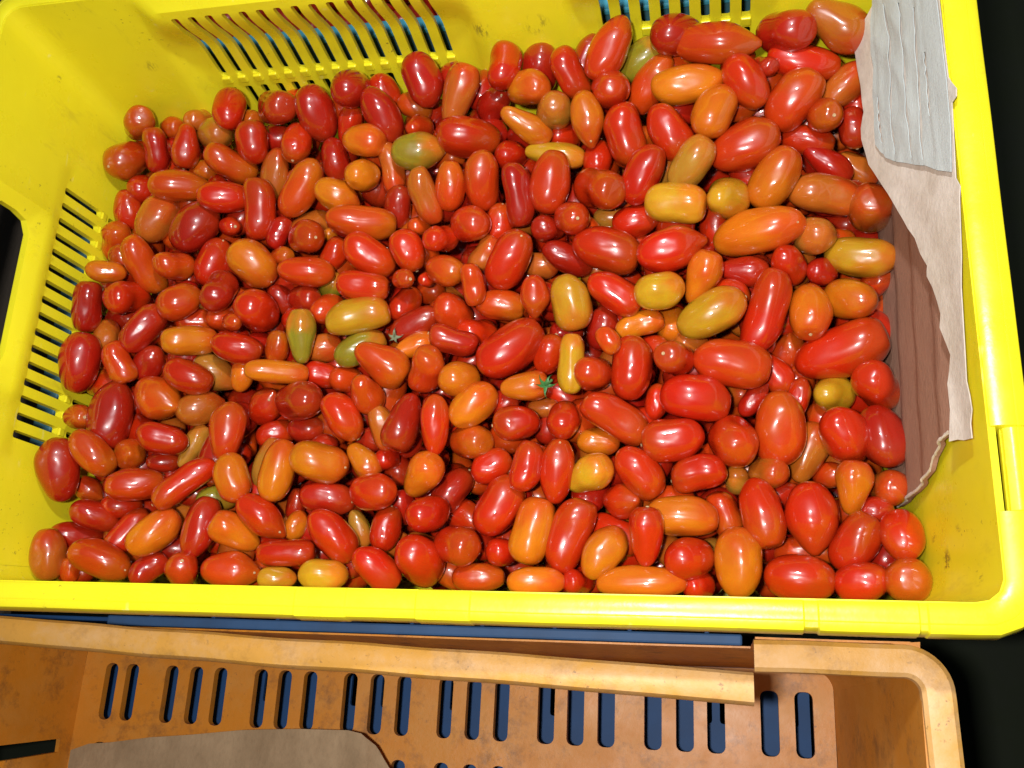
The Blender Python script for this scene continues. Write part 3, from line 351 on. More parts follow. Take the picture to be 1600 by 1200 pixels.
LOW = [[0.521,0.2483,-0.1389,0.0274,0.0196,0.757,-0.34,0.558,"D",0],
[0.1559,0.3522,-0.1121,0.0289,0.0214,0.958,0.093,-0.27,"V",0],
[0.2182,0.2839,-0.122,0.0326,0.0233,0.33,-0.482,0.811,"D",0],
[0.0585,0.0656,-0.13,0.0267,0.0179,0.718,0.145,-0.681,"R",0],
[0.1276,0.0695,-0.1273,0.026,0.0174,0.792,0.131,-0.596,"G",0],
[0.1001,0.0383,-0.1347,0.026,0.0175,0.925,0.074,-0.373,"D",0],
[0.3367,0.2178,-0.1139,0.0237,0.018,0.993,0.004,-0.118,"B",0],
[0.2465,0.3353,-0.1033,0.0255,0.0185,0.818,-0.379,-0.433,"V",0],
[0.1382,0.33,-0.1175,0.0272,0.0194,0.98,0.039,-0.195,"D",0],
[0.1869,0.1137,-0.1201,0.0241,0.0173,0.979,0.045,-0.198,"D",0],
[0.2712,0.298,-0.1084,0.0279,0.0199,0.721,-0.402,0.565,"V",0],
[0.0319,0.2005,-0.1325,0.027,0.0193,0.987,-0.093,0.134,"D",0],
[0.2115,0.1457,-0.1172,0.0243,0.0174,0.432,0.284,-0.856,"V",0],
[0.2591,0.2092,-0.1273,0.025,0.0179,0.899,-0.211,0.384,"R",0],
[0.1472,0.1713,-0.119,0.0252,0.018,0.356,0.323,-0.877,"D",0],
[0.146,0.1877,-0.1315,0.0258,0.0185,0.957,-0.137,0.257,"D",0],
[0.229,0.1066,-0.1237,0.0239,0.0171,0.925,-0.11,0.363,"D",0],
[0.2213,0.0296,-0.1293,0.0232,0.0166,0.932,-0.039,0.361,"D",0],
[0.3512,0.3018,-0.0996,0.0244,0.0175,0.624,0.381,-0.683,"R",0],
[0.4257,0.3112,-0.0975,0.0239,0.0171,0.708,0.345,-0.616,"D",0],
[0.3538,0.1717,-0.1154,0.0234,0.0167,0.62,0.269,-0.737,"D",0],
[0.4295,0.162,-0.1132,0.0226,0.0161,0.712,0.231,-0.663,"B",0],
[0.4069,0.1586,-0.1132,0.0227,0.0162,0.781,-0.242,0.576,"R",0],
[0.4549,0.1343,-0.128,0.0226,0.0161,0.728,-0.227,0.647,"B",0],
[0.4801,0.0737,-0.129,0.0217,0.0155,0.77,0.139,-0.623,"D",0],
[0.5061,0.0872,-0.1384,0.022,0.0157,0.668,-0.176,0.723,"V",0],
[0.5127,0.065,-0.136,0.0215,0.0154,0.658,-0.146,0.738,"V",0],
[0.1594,0.2036,-0.1182,0.0224,0.0164,0.509,-0.608,-0.609,"D",0],
[0.38,0.2468,-0.1106,0.0212,0.0154,0.997,-0.075,0.02,"M",0],
[0.0493,0.0615,-0.1418,0.0273,0.0136,0.753,0.643,-0.138,"M",0],
[0.2279,0.0509,-0.1248,0.0246,0.0125,0.324,-0.88,-0.347,"M",0],
[0.0222,0.2209,-0.1268,0.0271,0.0194,-0.562,0.358,-0.746,"D",0],
[0.1945,0.2114,-0.1174,0.0227,0.0162,0.623,0.294,0.725,"G",0],
[0.4536,0.0805,-0.1226,0.0196,0.014,0.01,0.501,0.866,"M",0],
[0.5184,0.2292,-0.1219,0.0207,0.0148,0.76,0.257,-0.597,"V",0],
[0.1812,0.067,-0.1305,0.0212,0.0129,0.172,0.956,0.236,"D",0],
[0.4145,0.2725,-0.1027,0.021,0.0127,0.384,0.714,0.585,"M",0],
[0.342,0.1226,-0.1136,0.0204,0.0122,1.0,-0.023,0.018,"B",0],
[0.2434,0.0931,-0.1198,0.0211,0.0151,0.134,0.246,-0.96,"R",0],
[0.4391,0.0425,-0.1333,0.0196,0.014,0.441,0.153,-0.884,"M",0],
[0.0834,0.3089,-0.1213,0.024,0.0172,0.869,-0.299,0.394,"V",0],
[0.2561,0.2458,-0.106,0.0186,0.0133,0.391,0.406,-0.826,"V",0],
[0.1915,0.2479,-0.1135,0.0141,0.01,0.029,0.454,-0.891,"O",0],
[0.0871,0.0935,-0.1246,0.022,0.0134,0.87,0.117,-0.479,"D",0],
[0.0291,0.024,-0.1327,0.032,0.0193,0.991,-0.127,-0.04,"R",0],
[0.0362,0.0747,-0.1451,0.0276,0.0197,-0.401,-0.916,0.011,"D",0],
[0.0304,0.1125,-0.1314,0.0327,0.0216,0.688,-0.279,0.67,"R",0],
[0.0253,0.1641,-0.1427,0.0356,0.0215,-0.523,0.491,0.696,"V",0],
[0.0333,0.2176,-0.1419,0.0357,0.0228,-0.676,0.733,-0.075,"V",0],
[0.0367,0.2375,-0.1212,0.0339,0.0203,-0.387,0.438,0.811,"R",0],
[0.0374,0.2612,-0.1361,0.0317,0.0236,-0.343,0.936,0.077,"V",0],
[0.0308,0.3123,-0.1427,0.0289,0.0185,-0.108,0.981,-0.16,"B",0],
[0.0285,0.3355,-0.1356,0.0339,0.0217,-0.757,0.648,0.082,"R",0],
[0.0589,0.0435,-0.1454,0.036,0.0223,0.715,-0.421,-0.558,"B",0],
[0.0549,0.0663,-0.1567,0.0323,0.0232,-0.995,-0.094,0.019,"R",0],
[0.0592,0.0901,-0.1408,0.0381,0.0239,-0.514,-0.858,-0.011,"D",0],
[0.0598,0.1173,-0.1322,0.0336,0.0219,-0.915,0.307,-0.262,"R",0],
[0.0507,0.1367,-0.1347,0.0357,0.021,-0.752,-0.564,-0.341,"R",0],
[0.057,0.1812,-0.12,0.0326,0.0241,-0.595,-0.784,0.176,"R",0],
[0.0592,0.2116,-0.1496,0.0334,0.0234,-0.972,0.182,-0.148,"V",0],
[0.0511,0.2393,-0.1489,0.0287,0.0234,-0.566,0.802,0.19,"R",0],
[0.0569,0.2559,-0.1564,0.0312,0.0225,-0.18,-0.201,-0.963,"R",0],
[0.0544,0.2861,-0.1217,0.0326,0.0194,-0.176,-0.984,-0.033,"D",0],
[0.0528,0.3123,-0.1326,0.0298,0.023,-0.371,0.891,-0.261,"R",0],
[0.0538,0.3388,-0.1377,0.0341,0.0226,0.394,-0.007,-0.919,"R",0],
[0.0708,0.0946,-0.1578,0.0352,0.0222,0.756,0.652,0.06,"R",0],
[0.0807,0.1429,-0.1265,0.0369,0.022,0.739,0.674,-0.017,"R",0],
[0.0816,0.1671,-0.1537,0.0341,0.0209,0.105,0.95,-0.295,"R",0],
[0.0721,0.1829,-0.1335,0.0287,0.0201,0.758,-0.591,0.277,"V",0],
[0.0837,0.2105,-0.1171,0.0287,0.018,-0.968,-0.208,-0.137,"D",0],
[0.081,0.2314,-0.122,0.0332,0.0199,0.535,-0.845,-0.008,"D",0],
[0.0719,0.2603,-0.1232,0.0269,0.0182,0.83,0.554,0.061,"V",0],
[0.0822,0.2857,-0.1175,0.0306,0.0202,0.42,0.907,-0.03,"V",0],
[0.0802,0.3118,-0.1381,0.0323,0.0206,-0.979,-0.188,-0.08,"V",0],
[0.0854,0.3354,-0.1312,0.0304,0.0194,0.352,-0.687,-0.636,"D",0],
[0.0952,0.038,-0.1504,0.0348,0.0242,-0.695,-0.483,0.533,"D",0],
[0.1078,0.0739,-0.1284,0.0264,0.018,0.966,-0.078,-0.246,"D",0],
[0.107,0.0915,-0.1357,0.0357,0.0212,0.659,-0.75,-0.056,"R",0],
[0.1031,0.144,-0.1328,0.0354,0.0221,-0.228,0.72,-0.656,"V",0],
[0.0967,0.1659,-0.116,0.0301,0.0237,0.327,0.944,-0.043,"D",0],
[0.0983,0.186,-0.1365,0.0336,0.0218,-0.242,0.914,0.325,"D",0],
[0.0956,0.208,-0.1415,0.0312,0.0192,-0.354,0.792,0.498,"B",0],
[0.0971,0.2355,-0.1312,0.0302,0.0245,-0.47,-0.861,-0.195,"D",0],
[0.101,0.2543,-0.143,0.0346,0.0205,0.012,-0.981,-0.195,"V",0],
[0.099,0.2885,-0.1188,0.0296,0.0181,0.22,-0.972,0.077,"R",0],
[0.0966,0.3022,-0.1321,0.0245,0.02,-0.916,-0.016,0.402,"D",0],
[0.0997,0.3334,-0.1468,0.0243,0.02,0.999,-0.039,-0.019,"R",0],
[0.1201,0.0516,-0.1273,0.0289,0.0229,-0.295,0.846,-0.443,"D",0],
[0.1233,0.075,-0.1475,0.0302,0.0182,0.657,-0.741,0.141,"B",0],
[0.127,0.0958,-0.1207,0.0386,0.0228,-0.237,-0.957,-0.166,"D",0],
[0.1305,0.1223,-0.1325,0.0333,0.0249,-0.877,-0.432,-0.21,"D",0],
[0.133,0.1385,-0.1433,0.0326,0.0206,-0.943,0.332,-0.021,"D",0],
[0.1249,0.1582,-0.1354,0.0291,0.0184,0.939,0.323,0.119,"D",0],
[0.1217,0.1844,-0.1308,0.0318,0.0201,-0.639,0.769,0.02,"R",0],
[0.121,0.2057,-0.125,0.0361,0.0229,-0.935,0.12,-0.334,"V",0],
[0.1272,0.2321,-0.1194,0.0308,0.0204,-0.869,-0.401,-0.29,"D",0],
[0.1193,0.2675,-0.1201,0.0258,0.0194,-0.708,-0.693,-0.138,"D",0],
[0.1339,0.2912,-0.1276,0.0267,0.0183,-0.953,-0.249,0.172,"D",0],
[0.1232,0.3001,-0.1345,0.0269,0.0182,-0.431,-0.87,-0.239,"D",0],
[0.1185,0.3388,-0.1325,0.0274,0.021,-0.513,-0.134,0.848,"R",0],
[0.1473,0.0374,-0.1269,0.0363,0.0236,0.084,0.976,-0.202,"B",0],
[0.1513,0.0752,-0.129,0.0361,0.0237,-0.904,0.392,-0.172,"R",0],
[0.1431,0.0861,-0.1516,0.0367,0.0229,-0.292,0.804,-0.518,"D",0],
[0.1556,0.1236,-0.1392,0.0322,0.0197,-0.283,0.957,0.063,"R",0],
[0.1471,0.1605,-0.1486,0.0357,0.0246,0.438,-0.469,-0.767,"V",0],
[0.1429,0.1882,-0.1485,0.0305,0.0215,-0.541,-0.836,-0.089,"D",0],
[0.1553,0.214,-0.132,0.0344,0.0231,-0.658,0.753,-0.023,"D",0],
[0.1451,0.2355,-0.1463,0.0365,0.0248,0.472,0.829,-0.299,"D",0],
[0.1429,0.256,-0.129,0.0266,0.0181,0.282,0.126,-0.951,"V",0],
[0.1448,0.2905,-0.1427,0.0358,0.0247,0.249,0.959,-0.139,"D",0],
[0.1549,0.3327,-0.1297,0.0284,0.0207,0.842,-0.1,0.53,"R",0],
[0.1706,0.038,-0.1326,0.0302,0.0189,0.948,-0.306,-0.087,"R",0],
[0.1702,0.0622,-0.1424,0.0288,0.0193,-0.576,0.665,-0.475,"B",0],
[0.1706,0.0904,-0.1397,0.0351,0.0212,0.873,0.471,-0.13,"D",0],
[0.1803,0.1143,-0.1501,0.0353,0.0215,-0.156,-0.987,-0.049,"R",0],
[0.1665,0.1368,-0.1459,0.0298,0.0247,0.169,-0.886,-0.433,"B",0],
[0.1736,0.1655,-0.1259,0.0254,0.0202,-0.779,0.48,-0.404,"D",0],
[0.1747,0.1901,-0.1244,0.0343,0.021,0.43,0.275,-0.86,"R",0],
[0.175,0.2163,-0.1286,0.0307,0.0231,0.659,-0.751,-0.045,"V",0],
[0.1785,0.2308,-0.1434,0.0351,0.0225,0.048,0.982,0.184,"D",0],
[0.1734,0.2566,-0.1207,0.0332,0.0244,-0.727,-0.611,0.313,"B",0],
[0.1665,0.2919,-0.1166,0.0275,0.0222,-0.942,0.317,-0.106,"B",0],
[0.169,0.3059,-0.1326,0.0302,0.0201,0.588,0.783,-0.202,"D",0],
[0.1995,0.0517,-0.1348,0.0336,0.0212,0.954,0.298,0.034,"D",0],
[0.2026,0.0739,-0.1321,0.0287,0.0184,0.863,-0.461,-0.205,"D",0],
[0.2,0.0989,-0.1197,0.0235,0.0181,0.572,0.789,0.223,"D",0],
[0.1982,0.1202,-0.1326,0.0304,0.0226,-0.629,0.778,0.008,"V",0],
[0.1909,0.139,-0.1424,0.0309,0.0207,0.69,-0.472,-0.549,"D",0],
[0.1965,0.1658,-0.1342,0.0376,0.0242,0.427,-0.882,-0.201,"R",0],
[0.1945,0.182,-0.1476,0.0321,0.0238,0.884,0.467,0.02,"B",0],
[0.1914,0.2166,-0.1381,0.0311,0.0185,0.055,-0.998,-0.026,"R",0],
[0.1977,0.23,-0.1252,0.0284,0.0215,-0.453,-0.611,0.65,"V",0],
[0.2028,0.2546,-0.1106,0.0309,0.0213,-0.865,0.501,0.017,"D",0],
[0.1964,0.2802,-0.1234,0.0298,0.0219,-0.132,-0.961,-0.243,"B",0],
[0.1913,0.3114,-0.1198,0.0331,0.0201,-0.42,-0.907,-0.027,"D",0],
[0.1962,0.3394,-0.1057,0.0287,0.0233,-0.848,0.351,0.397,"R",0],
[0.2201,0.0279,-0.1481,0.032,0.0219,-0.558,-0.388,-0.733,"V",0],
[0.216,0.0507,-0.1465,0.0232,0.0193,-0.218,-0.958,0.186,"D",0],
[0.2245,0.0939,-0.1331,0.0242,0.0183,0.145,-0.975,0.168,"D",0],
[0.229,0.1107,-0.1426,0.0307,0.0209,0.448,0.827,0.339,"R",0],
[0.2196,0.1332,-0.1291,0.0387,0.023,-0.351,0.841,-0.411,"D",0],
[0.2224,0.1658,-0.1349,0.0385,0.0249,0.21,0.889,0.408,"D",0],
[0.2206,0.1859,-0.1151,0.0288,0.0215,-0.885,0.179,0.429,"D",0],
[0.2274,0.2176,-0.1148,0.0308,0.0204,0.422,0.756,-0.501,"R",0],
[0.2211,0.2384,-0.1306,0.0314,0.0247,0.766,-0.63,0.131,"R",0],
[0.2279,0.2572,-0.1371,0.0306,0.023,-0.155,0.885,0.439,"D",0],
[0.2246,0.3092,-0.1138,0.0318,0.0223,-0.75,-0.595,-0.29,"R",0],
[0.2198,0.3254,-0.1206,0.0329,0.0218,0.992,-0.101,-0.079,"V",0],
[0.2454,0.045,-0.1342,0.0263,0.0181,-0.754,0.22,0.62,"B",0],
[0.2523,0.0657,-0.1332,0.0283,0.0187,0.042,-0.321,-0.946,"D",0],
[0.2438,0.0919,-0.1375,0.0256,0.0188,0.435,-0.791,0.429,"D",0],
[0.2507,0.1102,-0.1237,0.0312,0.0221,0.388,-0.763,-0.517,"D",0],
[0.2401,0.1367,-0.1184,0.0403,0.0237,-0.246,-0.931,-0.271,"V",0],
[0.2483,0.1595,-0.1244,0.0311,0.0206,-0.596,0.8,-0.076,"V",0],
[0.2384,0.1911,-0.1287,0.0337,0.0211,-0.965,0.246,0.089,"R",0],
[0.241,0.2104,-0.1399,0.0301,0.0232,0.563,0.517,-0.645,"D",0],
[0.2508,0.2411,-0.1253,0.0399,0.0246,-0.277,0.736,0.618,"V",0],
[0.2499,0.2632,-0.1292,0.0321,0.0238,0.896,0.136,-0.423,"V",0],
[0.2489,0.3157,-0.118,0.0284,0.0195,-0.801,-0.118,-0.587,"V",0],
[0.2501,0.3378,-0.1198,0.0345,0.0216,0.83,0.558,-0.008,"R",0],
[0.2637,0.0416,-0.1471,0.0346,0.0209,0.836,-0.396,0.38,"B",0],
[0.2626,0.0751,-0.1451,0.0264,0.0204,-0.922,-0.237,-0.305,"R",0],
[0.2622,0.0954,-0.144,0.0315,0.0198,-0.846,-0.484,-0.225,"R",0],
[0.2778,0.1208,-0.1111,0.0268,0.0185,-0.705,0.698,-0.122,"D",0],
[0.266,0.1474,-0.1349,0.0378,0.0232,0.612,-0.777,0.148,"D",0],
[0.2667,0.1627,-0.1196,0.029,0.0234,0.034,0.992,-0.121,"D",0],
[0.2723,0.1916,-0.1254,0.0242,0.0187,-0.871,0.49,-0.023,"B",0],
[0.2729,0.2045,-0.1416,0.0322,0.0201,0.691,-0.612,-0.384,"B",0],
[0.2756,0.262,-0.1043,0.0308,0.0249,-0.919,-0.362,-0.156,"D",0],
[0.2684,0.2862,-0.125,0.0325,0.0228,0.269,0.948,0.169,"R",0],
[0.2735,0.3086,-0.13,0.0245,0.0186,-0.669,0.643,0.372,"D",0],
[0.2671,0.3298,-0.1236,0.0287,0.0237,-0.77,-0.599,-0.219,"D",0],
[0.2864,0.0262,-0.1406,0.0307,0.0201,-0.772,0.341,0.536,"V",0],
[0.2995,0.0434,-0.1332,0.0286,0.0198,-0.889,0.122,0.44,"D",0],
[0.2883,0.0626,-0.1414,0.0296,0.0207,0.847,-0.496,0.191,"R",0],
[0.2968,0.0883,-0.1481,0.0248,0.0206,-0.815,-0.339,0.47,"V",0],
[0.291,0.1132,-0.13,0.0277,0.0231,0.955,0.2,-0.219,"R",0],
[0.2949,0.1356,-0.1233,0.0381,0.0241,-0.116,-0.595,0.795,"D",0],
[0.2921,0.1613,-0.13,0.0259,0.0184,0.748,0.661,-0.057,"R",0],
[0.292,0.1899,-0.1344,0.0279,0.0215,-0.615,0.481,0.625,"D",0],
[0.2974,0.216,-0.1177,0.0384,0.0239,-0.427,0.882,0.197,"D",0],
[0.2901,0.2321,-0.1301,0.0263,0.0188,-0.337,-0.522,-0.784,"D",0],
[0.2984,0.2541,-0.1137,0.0364,0.0225,0.461,-0.885,-0.065,"D",0],
[0.2888,0.2846,-0.119,0.0312,0.0204,-0.531,0.395,0.75,"D",0],
[0.2973,0.3118,-0.1096,0.0285,0.0231,-0.71,-0.697,0.1,"D",0],
[0.2943,0.3323,-0.1182,0.0263,0.0197,0.97,0.191,-0.151,"D",0],
[0.3127,0.0466,-0.1502,0.0371,0.0235,0.613,0.177,0.77,"R",0],
[0.3212,0.0662,-0.1276,0.0343,0.0211,-0.729,-0.396,-0.558,"D",0],
[0.3259,0.0876,-0.1269,0.0258,0.0183,-0.673,-0.602,0.43,"B",0],
[0.3213,0.1106,-0.1187,0.0314,0.0242,-0.567,-0.824,-0.023,"R",0],
[0.3115,0.1414,-0.1366,0.0309,0.0215,-0.42,0.726,-0.544,"D",0],
[0.3173,0.1625,-0.1179,0.0258,0.0191,0.046,-0.995,0.092,"D",0],
[0.3208,0.2196,-0.1328,0.0339,0.024,-0.703,0.344,-0.622,"D",0],
[0.3195,0.2535,-0.1198,0.0303,0.0242,0.399,0.21,-0.893,"B",0],
[0.3245,0.2892,-0.1189,0.0239,0.0196,0.353,0.281,-0.893,"R",0],
[0.3152,0.3033,-0.135,0.0262,0.0181,0.668,-0.659,0.347,"R",0],
[0.3395,0.0518,-0.1257,0.0279,0.0195,0.993,0.032,-0.112,"D",0],
[0.3355,0.0749,-0.1378,0.0303,0.0238,0.921,-0.33,-0.207,"V",0],
[0.3389,0.0901,-0.1159,0.0265,0.0197,-0.93,0.364,0.054,"V",0],
[0.3451,0.1158,-0.1242,0.0274,0.02,0.397,0.898,-0.192,"D",0],
[0.3491,0.1368,-0.1327,0.0297,0.0237,0.813,-0.574,-0.097,"R",0],
[0.3454,0.1716,-0.1309,0.0291,0.0199,-0.933,0.305,-0.192,"B",0],
[0.3455,0.1925,-0.1087,0.0303,0.0181,0.905,-0.422,0.049,"D",0],
[0.3458,0.2093,-0.1389,0.0344,0.0212,0.822,-0.559,-0.106,"V",0],
[0.3415,0.2423,-0.1172,0.0326,0.0207,-0.114,0.991,0.064,"R",0],
[0.3426,0.2538,-0.1339,0.042,0.0249,-0.672,-0.736,0.083,"D",0],
[0.3472,0.3111,-0.1148,0.0325,0.0244,-0.41,-0.862,-0.298,"D",0],
[0.3393,0.3241,-0.126,0.0268,0.0196,0.948,-0.18,-0.264,"D",0],
[0.3669,0.0264,-0.1405,0.029,0.0199,0.754,-0.39,0.529,"R",0],
[0.3619,0.0482,-0.1318,0.0359,0.0237,-0.12,0.991,-0.06,"D",0],
[0.3699,0.0747,-0.1228,0.0338,0.0225,0.199,0.901,-0.386,"D",0],
[0.3712,0.0958,-0.1405,0.0302,0.0245,0.284,-0.959,-0.007,"B",0],
[0.3627,0.1155,-0.1168,0.0289,0.0238,-0.287,-0.876,0.387,"V",0],
[0.3712,0.1359,-0.1432,0.0297,0.0201,-0.959,-0.249,-0.136,"R",0],
[0.362,0.1679,-0.1415,0.0313,0.0224,-0.488,0.602,-0.632,"D",0],
[0.3701,0.2159,-0.1245,0.0253,0.019,0.427,0.431,0.795,"B",0],
[0.366,0.2339,-0.1067,0.0272,0.0211,-0.482,0.874,-0.064,"V",0],
[0.359,0.2595,-0.1112,0.0349,0.0229,-0.995,0.098,-0.029,"D",0],
[0.3724,0.2831,-0.1155,0.0317,0.0236,0.297,0.851,-0.433,"V",0],
[0.3731,0.3244,-0.0995,0.0299,0.0201,0.896,0.434,-0.093,"D",0],
[0.3852,0.0485,-0.1231,0.0359,0.0224,0.924,-0.383,0.02,"R",0],
[0.3915,0.0688,-0.1359,0.0359,0.0237,0.632,0.425,0.648,"B",0],
[0.3877,0.0852,-0.1228,0.0273,0.0189,0.223,0.135,0.966,"D",0],
[0.398,0.113,-0.1199,0.0281,0.0216,-0.912,-0.384,0.144,"R",0],
[0.3826,0.1454,-0.1185,0.0369,0.0249,-0.333,-0.919,-0.21,"B",0],
[0.3956,0.1561,-0.1331,0.036,0.0235,0.191,-0.889,0.417,"D",0],
[0.3928,0.185,-0.1191,0.0314,0.024,0.494,0.867,0.06,"R",0],
[0.3849,0.2163,-0.1385,0.0329,0.0215,-0.817,0.503,0.283,"R",0],
[0.3932,0.2299,-0.1146,0.0283,0.0199,-0.946,0.323,0.025,"V",0],
[0.3879,0.2582,-0.1214,0.0284,0.0195,-0.801,-0.587,0.119,"V",0],
[0.3965,0.2919,-0.1029,0.0319,0.0204,0.819,0.539,0.198,"V",0],
[0.396,0.3017,-0.1169,0.0259,0.0214,-0.96,-0.239,0.144,"D",0],
[0.3939,0.3351,-0.1084,0.0276,0.0189,-0.527,-0.849,0.017,"V",0],
[0.4166,0.0395,-0.1281,0.0226,0.0182,-0.611,0.582,-0.537,"B",0],
[0.418,0.0671,-0.1197,0.0268,0.0187,-0.998,-0.057,-0.025,"V",0],
[0.4084,0.094,-0.117,0.0294,0.0214,-0.06,0.979,0.195,"D",0],
[0.4152,0.1122,-0.1353,0.0323,0.0233,-0.713,-0.62,0.328,"D",0],
[0.4147,0.1677,-0.1345,0.032,0.0189,-0.64,0.269,-0.72,"V",0],
[0.4152,0.1922,-0.1373,0.032,0.019,0.238,-0.971,0.006,"R",0],
[0.4118,0.2055,-0.1081,0.0282,0.0186,-0.5,0.698,0.513,"D",0],
[0.421,0.2328,-0.1063,0.0408,0.0246,0.226,0.946,0.233,"R",0],
[0.4194,0.2606,-0.1174,0.0298,0.0215,-0.926,0.335,0.175,"V",0],
[0.4184,0.2804,-0.1125,0.025,0.0193,0.685,0.45,0.573,"R",0],
[0.4112,0.3124,-0.1275,0.0262,0.0182,-0.97,-0.198,-0.143,"R",0],
[0.4205,0.3399,-0.0955,0.0308,0.024,-0.304,-0.871,-0.386,"V",0],
[0.4308,0.0401,-0.1473,0.0297,0.0247,0.895,-0.437,-0.087,"D",0],
[0.4395,0.0635,-0.1322,0.0352,0.0227,-0.699,-0.709,0.095,"D",0],
[0.4392,0.0949,-0.1333,0.0333,0.0199,-0.608,-0.512,-0.607,"V",0],
[0.4457,0.1097,-0.1394,0.0273,0.0217,-0.835,0.215,0.506,"D",0],
[0.4331,0.1456,-0.1158,0.0254,0.0186,0.906,0.39,0.161,"D",0],
[0.4459,0.1564,-0.1263,0.0356,0.0227,0.893,-0.376,0.248,"R",0],
[0.4424,0.1898,-0.1149,0.0239,0.0198,-0.56,-0.572,0.599,"R",0],
[0.4355,0.2169,-0.117,0.027,0.0187,0.979,0.155,-0.134,"D",0],
[0.4454,0.2389,-0.1114,0.0331,0.0204,0.098,0.903,0.419,"R",0],
[0.4457,0.253,-0.1265,0.0311,0.0231,-0.985,0.132,-0.11,"R",0],
[0.4317,0.2878,-0.1227,0.0283,0.0195,0.475,0.867,-0.151,"R",0],
[0.4381,0.3104,-0.1263,0.0369,0.0229,0.18,-0.592,-0.786,"V",0],
[0.4303,0.3387,-0.1188,0.0315,0.0224,0.373,-0.502,-0.78,"R",0],
[0.4652,0.0485,-0.1408,0.036,0.0238,0.945,-0.183,-0.27,"D",0],
[0.4547,0.0643,-0.1521,0.0275,0.0207,-0.15,-0.989,0.01,"V",0],
[0.4576,0.0881,-0.1374,0.0392,0.0248,-0.901,-0.416,-0.123,"B",0],
[0.4667,0.1091,-0.1549,0.0319,0.0229,0.967,-0.253,0.029,"B",0],
[0.4543,0.1367,-0.1488,0.0395,0.024,-0.55,-0.636,0.541,"V",0],
[0.4684,0.1718,-0.122,0.0335,0.0211,-0.167,0.984,0.066,"D",0],
[0.4645,0.1862,-0.1355,0.0304,0.0213,0.71,0.684,-0.168,"B",0],
[0.4674,0.2065,-0.121,0.0295,0.0197,0.375,0.92,0.114,"D",0],
[0.4666,0.2656,-0.1059,0.0279,0.0207,0.801,-0.59,-0.101,"D",0],
[0.468,0.2821,-0.1124,0.0313,0.0211,-0.987,0.142,-0.077,"D",0],
[0.4582,0.3082,-0.0925,0.0297,0.0187,0.954,0.269,-0.131,"V",0],
[0.4605,0.333,-0.0855,0.036,0.0219,-0.249,-0.941,0.23,"R",0],
[0.4815,0.0253,-0.1299,0.0337,0.022,-0.709,0.503,-0.495,"B",0],
[0.4909,0.0421,-0.1475,0.0279,0.0217,0.422,0.868,-0.26,"V",0],
[0.4899,0.0711,-0.1443,0.0303,0.0183,0.991,-0.121,0.054,"R",0],
[0.4834,0.0922,-0.1437,0.0291,0.0194,-0.309,-0.945,-0.106,"V",0],
[0.4893,0.1417,-0.1393,0.0288,0.0209,0.51,0.832,0.217,"V",0],
[0.4785,0.1623,-0.1494,0.0303,0.02,-0.346,-0.931,-0.119,"D",0],
[0.4878,0.1841,-0.1266,0.0335,0.0206,0.621,0.783,0.035,"R",0],
[0.4918,0.2137,-0.1249,0.0355,0.0237,0.393,0.879,-0.271,"B",0],
[0.4887,0.2315,-0.139,0.0306,0.023,-0.805,-0.58,0.128,"D",0],
[0.4881,0.2641,-0.1143,0.0228,0.0181,-0.816,-0.578,0.014,"B",0],
[0.4926,0.2769,-0.1312,0.0397,0.0242,0.018,0.966,-0.257,"V",0],
[0.4887,0.3111,-0.1186,0.029,0.0218,0.063,0.787,0.614,"R",0],
[0.4814,0.3252,-0.0935,0.0288,0.0197,0.833,-0.018,-0.552,"V",0],
[0.5118,0.0646,-0.1532,0.0309,0.0216,0.625,-0.704,0.338,"B",0],
[0.5086,0.0971,-0.153,0.0381,0.024,-0.651,0.362,-0.667,"B",0],
[0.5064,0.1185,-0.1403,0.0292,0.0207,-0.654,0.68,0.332,"R",0],
[0.5028,0.1428,-0.1596,0.029,0.0203,0.647,0.023,-0.762,"V",0],
[0.5173,0.1571,-0.14,0.0347,0.0207,0.773,0.603,-0.198,"V",0],
[0.503,0.1943,-0.1393,0.0304,0.0209,-0.86,-0.505,-0.073,"D",0],
[0.5057,0.2123,-0.1493,0.0349,0.0213,0.393,0.912,0.121,"R",0],
[0.518,0.2573,-0.1204,0.0356,0.0246,0.976,-0.027,0.216,"D",0],
[0.509,0.2832,-0.1208,0.0314,0.0218,0.694,-0.351,-0.629,"D",0],
[0.5166,0.3293,-0.0961,0.0227,0.0186,0.165,0.939,-0.303,"V",0],
[0.5344,0.0453,-0.1306,0.0407,0.0241,0.234,0.888,-0.396,"D",0],
[0.528,0.0683,-0.148,0.0232,0.0185,0.552,-0.782,0.289,"D",0],
[0.5272,0.0858,-0.1607,0.0347,0.0226,0.296,0.953,0.06,"V",0],
[0.5302,0.1389,-0.142,0.0365,0.0238,0.668,0.497,0.554,"R",0],
[0.5327,0.2334,-0.1382,0.0261,0.0199,-0.825,-0.261,-0.501,"D",0],
[0.5309,0.2792,-0.1337,0.0305,0.0197,-0.18,-0.975,0.127,"R",0],
[0.5293,0.3105,-0.1022,0.0305,0.0224,0.673,-0.735,0.081,"R",0],
[0.0379,0.0709,-0.1692,0.0288,0.0208,0.256,0.945,-0.202,"R",0],
[0.029,0.0954,-0.1512,0.0264,0.0208,-0.498,0.845,0.196,"D",0],
[0.029,0.1212,-0.1522,0.0282,0.0194,0.822,0.57,-0.02,"B",0],
[0.0314,0.1413,-0.1505,0.0318,0.0222,-0.929,0.333,-0.163,"D",0],
[0.0324,0.1889,-0.1435,0.0337,0.0209,-0.698,-0.451,0.556,"D",0],
[0.0284,0.2126,-0.1585,0.031,0.0183,-0.31,0.78,-0.544,"R",0],
[0.0252,0.258,-0.1502,0.0339,0.0206,0.351,-0.881,0.318,"D",0],
[0.035,0.2767,-0.1598,0.0396,0.0241,0.115,-0.938,0.326,"D",0],
